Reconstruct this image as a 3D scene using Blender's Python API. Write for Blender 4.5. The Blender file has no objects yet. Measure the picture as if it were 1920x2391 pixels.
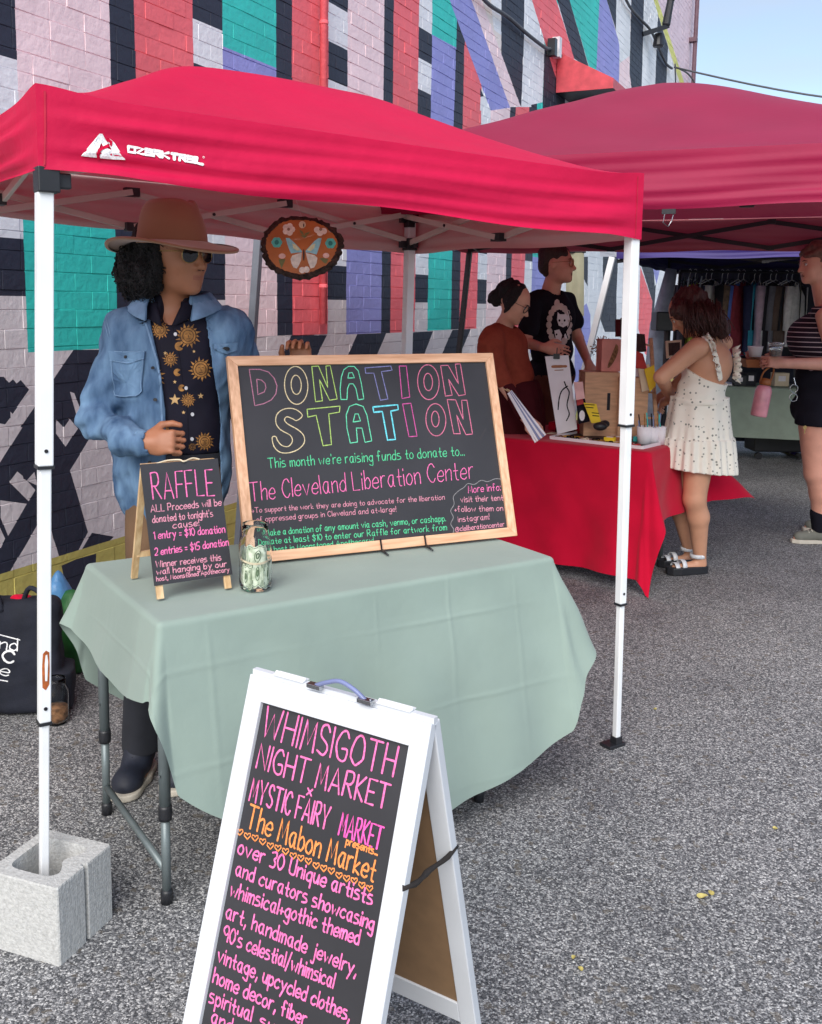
import bpy, math, random
import numpy as np
from mathutils import Vector
from mathutils.bvhtree import BVHTree

random.seed(7)
rng = np.random.default_rng(7)
SC = bpy.context.scene
COL = SC.collection

# ------------------------------------------------------------------ camera
FPX, PITCH, ROLL, CX, CY, CAMH = 2298.595, 0.131581, 0.012249, 929.78, 1011.35, 1.5
W_, H_ = 1920.0, 2391.0
_cp, _sp = math.cos(PITCH), math.sin(PITCH)
_f = np.array([0, _cp, -_sp]); _u = np.array([0, _sp, _cp]); _x = np.array([1.0, 0, 0])
_c, _s = math.cos(ROLL), math.sin(ROLL)
AX = _x * _c + _u * _s
AU = -_x * _s + _u * _c
cam_d = bpy.data.cameras.new('camera')
cam = bpy.data.objects.new('camera', cam_d)
COL.objects.link(cam)
from mathutils import Matrix
cam.matrix_world = Matrix(((AX[0], AU[0], -_f[0], 0), (AX[1], AU[1], -_f[1], 0), (AX[2], AU[2], -_f[2], CAMH), (0, 0, 0, 1)))
cam_d.sensor_fit = 'HORIZONTAL'
cam_d.sensor_width = 36.0
cam_d.lens = 36.0 * FPX / W_
cam_d.shift_x = (W_ / 2 - CX) / W_
cam_d.shift_y = (CY - H_ / 2) / W_
cam_d.clip_start = 0.05
cam_d.clip_end = 600
SC.camera = cam

# ------------------------------------------------------------------ light
SUN_EL, SUN_AZ = math.radians(40), math.radians(192)     # where the light comes from, clockwise from +Y
world = bpy.data.worlds.new('World')
SC.world = world
world.use_nodes = True
wn = world.node_tree
bg = wn.nodes['Background']
sky = wn.nodes.new('ShaderNodeTexSky')
sky.sky_type = 'NISHITA'
sky.sun_disc = False
sky.sun_elevation = SUN_EL
sky.sun_rotation = SUN_AZ
sky.air_density = 1.0
sky.dust_density = 0.5
sky.ozone_density = 1.2
tc = wn.nodes.new('ShaderNodeTexCoord')
mp = wn.nodes.new('ShaderNodeMapping')
mp.inputs['Scale'].default_value = (1.2, 1.2, 5.0)
cl = wn.nodes.new('ShaderNodeTexNoise')
cl.inputs['Scale'].default_value = 2.2
cl.inputs['Detail'].default_value = 7
cr = wn.nodes.new('ShaderNodeValToRGB')
cr.color_ramp.elements[0].position = 0.36
cr.color_ramp.elements[0].color = (0, 0, 0, 1)
cr.color_ramp.elements[1].position = 0.85
cr.color_ramp.elements[1].color = (0.9, 0.9, 0.9, 1)
cm = wn.nodes.new('ShaderNodeMix')
cm.data_type = 'RGBA'
cm.inputs[7].default_value = (3.2, 3.5, 4.0, 1)
wn.links.new(tc.outputs['Generated'], mp.inputs['Vector'])
wn.links.new(mp.outputs['Vector'], cl.inputs['Vector'])
wn.links.new(cl.outputs['Fac'], cr.inputs['Fac'])
wn.links.new(cr.outputs['Color'], cm.inputs[0])
wn.links.new(sky.outputs['Color'], cm.inputs[6])
wn.links.new(cm.outputs[2], bg.inputs['Color'])
bg.inputs['Strength'].default_value = 0.09
sun_d = bpy.data.lights.new('sun', 'SUN')
sun_d.energy = 2.0
sun_d.angle = math.radians(50)
sun_d.color = (1.0, 0.95, 0.88)
sun = bpy.data.objects.new('sun', sun_d)
COL.objects.link(sun)
_sd = Vector((math.sin(SUN_AZ) * math.cos(SUN_EL), math.cos(SUN_AZ) * math.cos(SUN_EL), math.sin(SUN_EL)))
sun.rotation_euler = _sd.to_track_quat('Z', 'Y').to_euler()
SC.view_settings.view_transform = 'Standard'
SC.view_settings.look = 'None'
SC.view_settings.gamma = 1
SC.view_settings.use_curve_mapping = False
SC.view_settings.exposure = 1.18

# ------------------------------------------------------------------ photo rays -> places in the world
def ray(x, y):
    return _f + AX * (x - CX) / FPX - AU * (y - CY) / FPX
def onz(x, y, z):
    d = ray(x, y); t = (z - CAMH) / d[2]
    return np.array([d[0] * t, d[1] * t, z])
def at(x, y, Y):
    d = ray(x, y); t = Y / d[1]
    return np.array([d[0] * t, Y, CAMH + d[2] * t])
def proj(P):
    d = np.asarray(P, float) - [0, 0, CAMH]; z = d @ _f
    return CX + FPX * (d @ AX) / z, CY - FPX * (d @ AU) / z
def onplane(x, y, p, n):
    d = ray(x, y); o = np.array([0, 0, CAMH]); t = ((np.asarray(p) - o) @ n) / (d @ n)
    return o + d * t

# ------------------------------------------------------------------ object helpers
WL = {}
def tag(o, label=None, cat=None, group=None, kind=None):
    if label: o['label'] = label
    if cat: o['category'] = cat
    if group: o['group'] = group
    if kind: o['kind'] = kind
    return o
def empty(name, loc, label=None, cat=None, group=None):
    o = bpy.data.objects.new(name, None)
    o.empty_display_size = 0.1
    COL.objects.link(o)
    o.location = Vector([float(a) for a in loc])
    WL[o.name] = np.array(loc, float)
    return tag(o, label, cat, group)
def link_mesh(name, V, F, mats, parent=None, smooth=False, idx=None, bevel=0, loc=None):
    V = np.asarray(V, float)
    if parent is not None:
        off = WL[parent.name]
    else:
        off = np.array(loc, float) if loc is not None else np.zeros(3)
    me = bpy.data.meshes.new(name)
    me.from_pydata((V - off).tolist(), [], F if isinstance(F, list) else F.tolist())
    if not isinstance(mats, (list, tuple)): mats = [mats]
    for m in mats: me.materials.append(m)
    if idx is not None: me.polygons.foreach_set('material_index', np.asarray(idx, dtype=np.int32))
    if smooth: me.polygons.foreach_set('use_smooth', [True] * len(me.polygons))
    me.update()
    o = bpy.data.objects.new(name, me)
    COL.objects.link(o)
    if parent is not None: o.parent = parent
    else: o.location = Vector(off.tolist())
    WL[o.name] = off
    if bevel:
        b = o.modifiers.new('bevel', 'BEVEL'); b.width = bevel; b.segments = 2; b.limit_method = 'ANGLE'; b.angle_limit = 0.7
    return o
def bvh_of(V, F):
    return BVHTree.FromPolygons([tuple(map(float, v)) for v in V], [tuple(map(int, f)) for f in F])
def nrm(v):
    v = np.asarray(v, float); return v / (np.linalg.norm(v) + 1e-12)

class MB:
    """collects shapes in world coordinates; build() links them as one mesh"""
    def __init__(s): s.V = []; s.F = []; s.I = []; s.sm = False
    def add(s, V, F, i=0):
        n = len(s.V); s.V += [tuple(map(float, v)) for v in V]; s.F += [tuple(int(a) + n for a in f) for f in F]; s.I += [i] * len(F); return s
    def frame(s, c, ax, ay, az, sx, sy, sz, i=0):
        c = np.asarray(c, float); ax = np.asarray(ax) * sx / 2; ay = np.asarray(ay) * sy / 2; az = np.asarray(az) * sz / 2
        V = [c + a * ax + b * ay + d * az for a in (-1, 1) for b in (-1, 1) for d in (-1, 1)]
        return s.add(V, [(0, 1, 3, 2), (4, 6, 7, 5), (0, 4, 5, 1), (2, 3, 7, 6), (0, 2, 6, 4), (1, 5, 7, 3)], i)
    def box(s, c, size, rz=0, i=0):
        ca, sa = math.cos(rz), math.sin(rz)
        return s.frame(c, (ca, sa, 0), (-sa, ca, 0), (0, 0, 1), *size, i=i)
    def bar(s, p0, p1, w, h, up=(0, 0, 1), i=0):
        p0 = np.asarray(p0, float); p1 = np.asarray(p1, float); d = nrm(p1 - p0)
        r = np.cross(d, up)
        if np.linalg.norm(r) < 1e-4: r = np.cross(d, (0.84, 0.54, 0))
        r = nrm(r); u = np.cross(r, d)
        return s.frame((p0 + p1) / 2, d, r, u, np.linalg.norm(p1 - p0), w, h, i)
    def tube(s, pts, r, n=10, cap=True, i=0, closed=False):
        P = [np.asarray(p, float) for p in pts]; m = len(P)
        rr = r if hasattr(r, '__len__') else [r] * m
        V = []; prev = None
        for k in range(m):
            if closed: d = nrm(P[(k + 1) % m] - P[k - 1])
            else: d = nrm(P[min(k + 1, m - 1)] - P[max(k - 1, 0)])
            if prev is None:
                a = np.cross(d, (0, 0, 1)); a = a if np.linalg.norm(a) > 1e-3 else np.cross(d, (1, 0, 0))
            else: a = prev - d * (prev @ d)
            a = nrm(a); prev = a; b = np.cross(d, a)
            for q in range(n):
                t = 2 * math.pi * q / n; V.append(P[k] + (a * math.cos(t) + b * math.sin(t)) * rr[k])
        F = []
        for k in range(m if closed else m - 1):
            k2 = (k + 1) % m
            for q in range(n): F.append((k * n + q, k * n + (q + 1) % n, k2 * n + (q + 1) % n, k2 * n + q))
        if cap and not closed: F += [tuple(range(n))[::-1], tuple((m - 1) * n + q for q in range(n))]
        return s.add(V, F, i)
    def lathe(s, c, prof, n=24, i=0, axis=(0, 0, 1), cap=True):
        az = nrm(axis); ax = np.cross(az, (0, 1, 0)); ax = nrm(ax if np.linalg.norm(ax) > 1e-3 else (1, 0, 0)); ay = np.cross(az, ax)
        V = []; c = np.asarray(c, float)
        for r, z in prof:
            for q in range(n):
                t = 2 * math.pi * q / n; V.append(c + ax * r * math.cos(t) + ay * r * math.sin(t) + az * z)
        F = []; m = len(prof)
        for k in range(m - 1):
            for q in range(n): F.append((k * n + q, k * n + (q + 1) % n, (k + 1) * n + (q + 1) % n, (k + 1) * n + q))
        if cap:
            if prof[0][0] > 1e-5: F.append(tuple(range(n))[::-1])
            if prof[-1][0] > 1e-5: F.append(tuple((m - 1) * n + q for q in range(n)))
        return s.add(V, F, i)
    def prism(s, poly, n, th, i=0):
        """polygon (world points, planar) extruded along -n by th"""
        n = nrm(n); P = [np.asarray(p, float) for p in poly]; m = len(P)
        V = P + [p - n * th for p in P]
        return s.add(V, [tuple(range(m)), tuple(range(2 * m - 1, m - 1, -1))] + [(k, k + m, (k + 1) % m + m, (k + 1) % m) for k in range(m)], i)
    def grid(s, G, i=0, closed_u=False):
        """G: (a,b,3) array"""
        a, b = len(G), len(G[0]); V = [p for row in G for p in row]; F = []
        for k in range(a if closed_u else a - 1):
            k2 = (k + 1) % a
            for q in range(b - 1): F.append((k * b + q, k2 * b + q, k2 * b + q + 1, k * b + q + 1))
        return s.add(V, F, i)
    def build(s, name, mat, parent=None, smooth=False, bevel=0, loc=None):
        return link_mesh(name, np.array(s.V), s.F, mat, parent, smooth, s.I if isinstance(mat, (list, tuple)) else None, bevel, loc)
    def bvh(s): return bvh_of(s.V, s.F)

def copy_tree(o, parent=None, first=True):
    c = o.copy(); COL.objects.link(c); WL[c.name] = WL[o.name]
    if not first: c.parent = parent
    for ch in list(o.children): copy_tree(ch, c, False)
    return c

# ------------------------------------------------------------------ materials
def srgb(r, g, b):
    f = lambda v: (v / 255 / 12.92) if v / 255 <= 0.04045 else ((v / 255 + 0.055) / 1.055) ** 2.4
    return (f(r), f(g), f(b), 1)
def mat(name, col, rough=0.7, var=0.12, scale=12, bump=0.0, bscale=60, metal=0, spec=0.5, transl=0, back=None, dark=None, sheen=0, stretch=None, bdist=0.01, trans=0, coat=0, detail=4):
    m = bpy.data.materials.new(name); m.use_nodes = True
    n = m.node_tree; P = n.nodes['Principled BSDF']; L = n.links.new
    if len(col) == 3: col = (*col, 1)
    P.inputs['Roughness'].default_value = rough
    P.inputs['Metallic'].default_value = metal
    P.inputs['Specular IOR Level'].default_value = spec
    P.inputs['Sheen Weight'].default_value = sheen
    P.inputs['Transmission Weight'].default_value = trans
    P.inputs['Coat Weight'].default_value = coat
    T = n.nodes.new('ShaderNodeTexCoord'); src = T.outputs['Object']
    if stretch:
        M = n.nodes.new('ShaderNodeMapping'); M.inputs['Scale'].default_value = stretch; L(src, M.inputs['Vector']); src = M.outputs['Vector']
    N = n.nodes.new('ShaderNodeTexNoise'); N.inputs['Scale'].default_value = scale; N.inputs['Detail'].default_value = detail; L(src, N.inputs['Vector'])
    R = n.nodes.new('ShaderNodeValToRGB')
    lo = dark if dark else tuple(c * (1 - var * 1.6) for c in col[:3])
    hi = tuple(min(1, c * (1 + var)) for c in col[:3])
    R.color_ramp.elements[0].position = 0.3; R.color_ramp.elements[0].color = (*lo[:3], 1)
    R.color_ramp.elements[1].position = 0.7; R.color_ramp.elements[1].color = (*hi, 1)
    L(N.outputs['Fac'], R.inputs['Fac'])
    out = R.outputs['Color']
    if back:
        G = n.nodes.new('ShaderNodeNewGeometry'); X = n.nodes.new('ShaderNodeMix'); X.data_type = 'RGBA'
        X.inputs[7].default_value = (*back[:3], 1); L(G.outputs['Backfacing'], X.inputs[0]); L(out, X.inputs[6]); out = X.outputs[2]
    L(out, P.inputs['Base Color'])
    if bump:
        B = n.nodes.new('ShaderNodeBump'); B.inputs['Strength'].default_value = bump; B.inputs['Distance'].default_value = bdist
        N2 = n.nodes.new('ShaderNodeTexNoise'); N2.inputs['Scale'].default_value = bscale; N2.inputs['Detail'].default_value = 5; L(src, N2.inputs['Vector'])
        L(N2.outputs['Fac'], B.inputs['Height']); L(B.outputs['Normal'], P.inputs['Normal'])
    if transl:
        Tn = n.nodes.new('ShaderNodeBsdfTranslucent'); Tn.inputs['Color'].default_value = (*[min(1, c * 1.0) for c in col[:3]], 1)
        A = n.nodes.new('ShaderNodeMixShader'); A.inputs[0].default_value = transl
        L(P.outputs[0], A.inputs[1]); L(Tn.outputs[0], A.inputs[2]); L(A.outputs[0], n.nodes['Material Output'].inputs['Surface'])
    return m
def S(*c, **k): return mat(c[0], srgb(*c[1]), **k)

M = {}
M['white_metal'] = S('white_metal', (232, 234, 236), rough=0.35, var=0.05, scale=6)
M['grey_metal'] = S('grey_metal', (120, 124, 134), rough=0.45, var=0.08)
M['table_steel'] = S('table_steel', (112, 122, 124), rough=0.4, metal=0.3, var=0.08)
M['beige_metal'] = S('beige_metal', (205, 192, 182), rough=0.45, var=0.06)
M['black_plastic'] = S('black_plastic', (34, 35, 40), rough=0.45, var=0.1)
M['black_metal'] = S('black_metal', (30, 30, 36), rough=0.4, var=0.1)
M['steel'] = S('steel', (180, 182, 186), rough=0.25, metal=1, var=0.05)
M['rust'] = S('rust', (176, 92, 40), rough=0.85, var=0.3, scale=60)
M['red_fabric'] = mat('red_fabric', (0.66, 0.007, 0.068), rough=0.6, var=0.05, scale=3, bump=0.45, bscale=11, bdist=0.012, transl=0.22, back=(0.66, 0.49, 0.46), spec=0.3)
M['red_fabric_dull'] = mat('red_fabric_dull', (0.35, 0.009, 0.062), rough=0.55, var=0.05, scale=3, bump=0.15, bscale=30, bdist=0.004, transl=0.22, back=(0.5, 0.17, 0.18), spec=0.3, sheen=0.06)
M['purple_fabric'] = mat('purple_fabric', (0.035, 0.02, 0.16), rough=0.6, var=0.1, scale=3, transl=0.03, back=(0.02, 0.018, 0.07))
M['interior_shade'] = mat('interior_shade', (0.03, 0.034, 0.06), rough=0.8, var=0.2, scale=4)
M['sage_cloth'] = mat('sage_cloth', srgb(143, 160, 151), rough=0.9, var=0.035, scale=5, bump=0.25, bscale=30, bdist=0.004, sheen=0.2, transl=0.08, spec=0.2)
M['pale_green_cloth'] = mat('pale_green_cloth', srgb(146, 160, 146), rough=0.9, var=0.05, spec=0.2)
M['red_cloth'] = mat('red_cloth', (0.56, 0.003, 0.032), rough=0.85, var=0.08, scale=4, sheen=0.1, spec=0.15, bump=0.1, bscale=500, bdist=0.001)
M['white_paint'] = S('white_paint', (208, 211, 216), rough=0.5, var=0.05, scale=4, bump=0.08, bscale=40, bdist=0.002)
M['hardboard'] = S('hardboard', (128, 100, 72), rough=0.75, var=0.06, scale=30)
M['chalkboard'] = S('chalkboard', (54, 53, 57), rough=0.5, var=0.2, scale=2.5, spec=0.4, detail=8)
M['chalk_smudge'] = S('chalk_smudge', (82, 80, 80), rough=0.8, var=0.1)
M['pale_wood'] = mat('pale_wood', srgb(222, 178, 140), rough=0.55, var=0.12, scale=9, stretch=(1, 1, 14), dark=srgb(196, 142, 104)[:3], bump=0.05, bscale=40)
M['pale_wood_rail'] = mat('pale_wood_rail', srgb(222, 178, 140), rough=0.55, var=0.12, scale=10, stretch=(2, 3, 26), dark=srgb(196, 142, 104)[:3], bump=0.05, bscale=40)
M['pine'] = mat('pine', srgb(218, 190, 148), rough=0.6, var=0.1, scale=12, stretch=(6, 6, 1), dark=srgb(190, 152, 108)[:3])
M['plywood'] = mat('plywood', srgb(208, 164, 128), rough=0.65, var=0.12, scale=10, stretch=(1, 1, 6))
M['concrete'] = mat('concrete', srgb(184, 184, 182), rough=0.95, var=0.12, scale=110, bump=0.6, bscale=170, bdist=0.004, spec=0.2, detail=6)
M['glass'] = mat('glass', (0.98, 1, 0.99), rough=0.02, var=0, trans=1)
M['glass'].node_tree.nodes['Principled BSDF'].inputs['IOR'].default_value = 1.18
M['clear_plastic'] = mat('clear_plastic', (0.8, 0.85, 0.88), rough=0.1, var=0, trans=0.85)
M['bark'] = S('bark', (66, 48, 42), rough=0.95, var=0.5, scale=60, bump=0.8, bscale=90)
M['slice_wood'] = S('slice_wood', (186, 108, 48), rough=0.35, var=0.22, scale=9, coat=0.3)
M['skin_tan'] = S('skin_tan', (172, 114, 84), rough=0.5, var=0.06, scale=18, bump=0.06, bscale=250, bdist=0.001)
M['skin_fair'] = S('skin_fair', (220, 168, 144), rough=0.5, var=0.07, scale=14)
M['skin_pink'] = S('skin_pink', (220, 158, 136), rough=0.5, var=0.07, scale=14)
M['skin_warm'] = S('skin_warm', (206, 152, 122), rough=0.5, var=0.06, scale=12)
M['lips'] = S('lips', (160, 98, 78), rough=0.4, var=0.05)
M['hair_black'] = S('hair_black', (17, 15, 19), rough=0.7, var=0.4, scale=80, bump=1.0, bscale=120, bdist=0.01)
M['hair_brown'] = S('hair_brown', (58, 38, 32), rough=0.55, var=0.4, scale=40, stretch=(4, 4, 1), bump=0.8, bscale=60, bdist=0.008)
M['hair_auburn'] = S('hair_auburn', (74, 40, 36), rough=0.55, var=0.45, scale=30, stretch=(5, 5, 1), bump=0.8, bscale=60, bdist=0.008)
M['hair_blond'] = S('hair_blond', (120, 84, 72), rough=0.55, var=0.3, scale=40, bump=0.6, bscale=60)
M['felt'] = S('felt', (150, 112, 88), rough=0.95, var=0.06, scale=8, sheen=0.4, spec=0.1, bump=0.08, bscale=500, bdist=0.001)
M['felt_band'] = S('felt_band', (168, 130, 104), rough=0.9, var=0.06, sheen=0.3, spec=0.1)
M['denim'] = mat('denim', srgb(104, 132, 160), rough=0.95, var=0.3, scale=8, bump=0.5, bscale=220, bdist=0.002, spec=0.1, dark=srgb(60, 84, 116)[:3], detail=10, stretch=(2.2, 2.2, 0.7))
M['denim_light'] = mat('denim_light', srgb(118, 146, 178), rough=0.9, var=0.15, scale=20, spec=0.15)
M['denim_inside'] = mat('denim_inside', srgb(96, 122, 152), rough=0.9, var=0.1, spec=0.15)
M['navy_shirt'] = S('navy_shirt', (24, 22, 38), rough=0.75, var=0.15, scale=12, spec=0.25)
M['gold_print'] = S('gold_print', (168, 118, 62), rough=0.8, var=0.35, scale=50)
M['gold_light'] = S('gold_light', (206, 168, 116), rough=0.8, var=0.2, scale=50)
M['button_white'] = S('button_white', (210, 210, 216), rough=0.3)
M['brown_trousers'] = S('brown_trousers', (104, 78, 56), rough=0.85, var=0.1)
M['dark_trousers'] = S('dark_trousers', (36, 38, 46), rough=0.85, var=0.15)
M['navy_shoe'] = S('navy_shoe', (34, 38, 52), rough=0.6, var=0.1)
M['cream_sole'] = S('cream_sole', (200, 192, 178), rough=0.7)
M['lens_dark'] = S('lens_dark', (22, 18, 26), rough=0.06, coat=0.6)
M['gold_wire'] = S('gold_wire', (190, 160, 110), rough=0.25, metal=1)
M['rust_sweater'] = S('rust_sweater', (150, 72, 56), rough=0.95, var=0.08, scale=30, bump=0.3, bscale=200, spec=0.1)
M['maroon_skirt'] = S('maroon_skirt', (74, 26, 32), rough=0.9, var=0.1, spec=0.1)
M['black_cotton'] = S('black_cotton', (26, 25, 34), rough=0.9, var=0.12, spec=0.15)
M['brown_shorts'] = S('brown_shorts', (92, 50, 36), rough=0.9, var=0.1)
M['cream_print'] = S('cream_print', (206, 190, 184), rough=0.85, var=0.08)
M['dress_cotton'] = None
M['stripe_white'] = S('stripe_white', (206, 196, 200), rough=0.9)
M['tan_banner'] = S('tan_banner', (178, 176, 148), rough=0.9, var=0.08, transl=0.3)
M['pink_box'] = S('pink_box', (214, 140, 128), rough=0.7)
M['pink_card'] = S('pink_card', (226, 180, 176), rough=0.7)
M['paper_white'] = S('paper_white', (232, 228, 232), rough=0.75, var=0.03)
M['paper_cream'] = S('paper_cream', (222, 206, 178), rough=0.75, var=0.06)
M['paper_yellow'] = S('paper_yellow', (232, 200, 40), rough=0.7, var=0.05)
M['paper_blue'] = S('paper_blue', (132, 140, 176), rough=0.75, var=0.05)
M['paper_red'] = S('paper_red', (190, 58, 58), rough=0.7)
M['pink_bottle'] = S('pink_bottle', (232, 156, 168), rough=0.35, coat=0.2)
M['bottle_brown'] = S('bottle_brown', (160, 96, 52), rough=0.5)
M['teal_plastic'] = S('teal_plastic', (60, 196, 190), rough=0.5)
M['tote_navy'] = S('tote_navy', (22, 26, 40), rough=0.85, var=0.15, bump=0.2, bscale=300)
M['bag_blue'] = S('bag_blue', (86, 140, 190), rough=0.35, var=0.2, scale=10, bump=0.4, bscale=20, bdist=0.02)
M['bag_green'] = S('bag_green', (40, 96, 48), rough=0.45, var=0.35, scale=12, bump=0.4, bscale=20, bdist=0.02)
M['leaf_yellow'] = S('leaf_yellow', (196, 182, 110), rough=0.7, var=0.2)
M['dried'] = S('dried', (128, 90, 62), rough=0.95, var=0.4, scale=60)
M['bill'] = S('bill', (226, 230, 214), rough=0.85, var=0.1, scale=60, dark=srgb(164, 176, 146)[:3])
M['bill_dark'] = S('bill_dark', (96, 116, 88), rough=0.85, var=0.1)
M['cord_black'] = S('cord_black', (44, 38, 36), rough=0.9, var=0.2, bump=0.5, bscale=400)
M['cable_grey'] = S('cable_grey', (84, 86, 92), rough=0.7)
M['white_plastic'] = S('white_plastic', (226, 228, 232), rough=0.4)
M['handle_clear'] = S('handle_clear', (140, 150, 196), rough=0.3, trans=0.3)
INK = {}
def ink_mat(name, rgb):
    if name not in INK: INK[name] = mat('marker_' + name, srgb(*rgb), rough=0.85, var=0.2, scale=220, spec=0.1)
    return INK[name]
for k, v in dict(pink=(238, 118, 176), palepink=(216, 146, 166), rose=(214, 120, 150), dustpink=(178, 122, 146), green=(92, 204, 150), cream=(220, 204, 164), lime=(176, 208, 116), mint=(110, 220, 176), lilac=(132, 134, 184), magenta=(206, 92, 160), cyan=(112, 214, 228), orange=(240, 146, 84), grey=(140, 138, 140), white=(240, 240, 244), hotpink=(236, 96, 176), inkblack=(30, 30, 36), red=(196, 20, 60), peach=(206, 160, 112)).items(): ink_mat(k, v)

# ------------------------------------------------------------------ handwriting: one-line glyphs drawn as flat ribbons
GL = {'A': '04 4e 84;27 67', 'B': '04 0e;0e 4e 6c 4a 0a;0a 5a 77 54 04', 'C': '7c 5e 2d 09 25 54 76', 'D': '04 0e;0e 4d 79 65 04', 'E': '6e 0e 04 64;09 59', 'F': '6e 0e 04;09 59', 'G': '7c 5e 2d 09 25 54 75 78 48', 'H': '0e 04;7e 74;09 79', 'I': '0e 04', 'K': '0e 04;6e 09 64', 'L': '0e 04 64', 'M': '04 1e 46 7e 84', 'N': '04 0e 74 7e', 'O': '4e 1c 07 25 44 65 87 7c 4e', 'P': '04 0e;0e 5e 6b 59 09', 'R': '04 0e;0e 5e 6b 49 09;29 74', 'S': '6c 4e 1d 1a 58 66 44 05', 'T': '0e 8e;4e 44', 'U': '0e 06 24 54 66 6e', 'V': '0e 44 8e', 'W': '0e 24 5c 84 ae', 'X': '0e 74;7e 04', 'Y': '0e 48 8e;48 44',
      'a': '5a 2a 07 24 45 59;5a 55 64', 'b': '0e 04;08 3a 58 56 34 05', 'c': '59 3a 08 05 34 55', 'd': '58 3a 08 05 34 56;5e 54', 'e': '07 57 59 3a 08 05 34 55', 'f': '5d 3e 2c 24;09 49', 'g': '58 3a 08 06 34 57;5a 51 30 01', 'h': '0e 04;08 3a 59 54', 'i': '0a 04;0c 0d', 'j': '3a 31 10 01;3c 3d', 'k': '0e 04;49 06 54', 'l': '0e 04', 'm': '0a 04;08 2a 39 34;38 5a 79 74', 'n': '0a 04;08 3a 59 54', 'o': '3a 08 05 34 56 58 3a', 'p': '0a 00;08 3a 58 56 34 05', 'q': '58 3a 08 05 34 56;5a 50', 'r': '0a 04;08 2a 4a', 's': '4a 1a 08 47 55 24 04', 't': '2d 25 44;09 49', 'u': '0a 06 24 46 5a;5a 54', 'v': '0a 34 6a', 'w': '0a 24 48 64 8a', 'x': '0a 54;5a 04', 'y': '0a 35;6a 10', 'z': '0a 5a 04 54',
      '0': '3e 0b 07 34 67 6b 3e', '1': '0c 2e 24', '2': '0c 3e 6c 58 04 64', '3': '0d 4e 5b 39 57 44 04', '5': '6e 1e 09 49 67 44 04', '9': '6a 38 0a 0c 3e 6c 64', '$': '6b 3d 0b 58 66 34 06;3f 32', '!': '0e 08;04 05', ':': '09 0a;04 05', '.': '04 05', ',': '15 02', "'": '0e 0c', '=': '09 49;06 46', '+': '07 47;29 25', '-': '07 37', '/': '02 4f', '@': '78 57 48 6a 78 75 96 a9 7c 3c 08 14 43 73', '>': '07 87;5a 87 54'}
TECH = {'O': '0e 7e 74 04 0e', 'Z': '0e 7e 04 74', 'a': '0e 7e 74 04 09 79', 'R': '04 09 79 7e 0e;39 74', 'K': '0e 04;7e 09 74', 'T': '0e 7e;3e 34', 'I': '0e 04', 'L': '0e 04 74', ' ': ''}
STRAIGHT = set("AEFHIKLMNTVWXYZvwxyzk=+-/1!:.,'>")
def catmull(P, m=4):
    P = np.asarray(P, float); closed = np.allclose(P[0], P[-1]); n = len(P)
    if n < 3: return P
    out = []
    for i in range(n - 1):
        p1, p2 = P[i], P[i + 1]
        p0 = P[i - 1] if i > 0 else (P[-2] if closed else p1)
        p3 = P[i + 2] if i + 2 < n else (P[1] if closed else p2)
        for k in range(m):
            t = k / m
            out.append(0.5 * ((2 * p1) + (-p0 + p2) * t + (2 * p0 - 5 * p1 + 4 * p2 - p3) * t * t + (-p0 + 3 * p1 - 3 * p2 + p3) * t ** 3))
    out.append(P[-1]); return np.array(out)
def layout(text, tech=False, jit=0.35):
    """strokes in em units (cap height 1), and the total advance"""
    x = 0; out = []
    for ch in text:
        if ch == ' ': x += 4.5; continue
        g = (TECH if tech else GL)[ch]; w = 0
        dy = random.uniform(-jit, jit) * 0.6; sl = random.uniform(-0.03, 0.06) if not tech else 0
        for st in g.split(';'):
            P = [(int(q[0], 16), int(q[1], 16) - 4) for q in st.split()]
            w = max(w, max(p[0] for p in P))
            if not tech and ch not in STRAIGHT and len(P) > 2: P = catmull(P)
            P = np.array([(x + p[0] + sl * p[1] + random.uniform(-jit, jit) * 0.25, p[1] + dy) for p in P]); out.append(P / 10)
        x += w + (2.6 if not tech else 2.2)
    return out, (x - 2.2) / 10
def ribbons(strokes_px, bvh, width, off=0.0008):
    """strokes (photo pixels) dropped on a surface as flat ribbons that follow it"""
    V = []; F = []; o = Vector((0, 0, CAMH)); k = 0
    for S_ in strokes_px:
        Q = []
        for x, y in S_:
            d = Vector(ray(x, y).tolist()).normalized(); h, n, _, _ = bvh.ray_cast(o, d)
            if h is None: continue
            if n.dot(d) > 0: n = -n
            Q.append((np.array(h), np.array(n)))
        if len(Q) < 2: continue
        b = len(V); dz = off + (k % 12) * 0.00004; k += 1
        pts = [q[0] for q in Q]
        t0 = nrm(pts[1] - pts[0]); t1 = nrm(pts[-1] - pts[-2])
        ext = [(pts[0] - t0 * width * 0.42, Q[0][1], 0.55)] + [(q[0], q[1], 1) for q in Q] + [(pts[-1] + t1 * width * 0.42, Q[-1][1], 0.55)]
        for i, (p, n, sw) in enumerate(ext):
            a = ext[max(i - 1, 0)][0]; c = ext[min(i + 1, len(ext) - 1)][0]
            t = nrm(c - a); s = nrm(np.cross(n, t)) * width / 2 * sw * random.uniform(0.85, 1.12)
            V += [p + n * dz + s, p + n * dz - s]
        for i in range(len(ext) - 1): F.append((b + 2 * i, b + 2 * i + 1, b + 2 * i + 3, b + 2 * i + 2))
    return V, F
def write(name, text, p0, p1, up, bvh, width, ink, parent, tech=False, jit=0.35, off=0.0008, label=None):
    p0 = np.array(p0, float); p1 = np.array(p1, float); up = np.array(up, float)
    st, adv = layout(text, tech, jit)
    ax = (p1 - p0) / adv
    px = [[p0 + ax * q[0] + up * q[1] for q in s] for s in st]
    V, F = ribbons(px, bvh, width, off)
    if V:
        o = link_mesh(name, V, F, INK[ink], parent)
        if label: o['label'] = label
        return o
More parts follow.
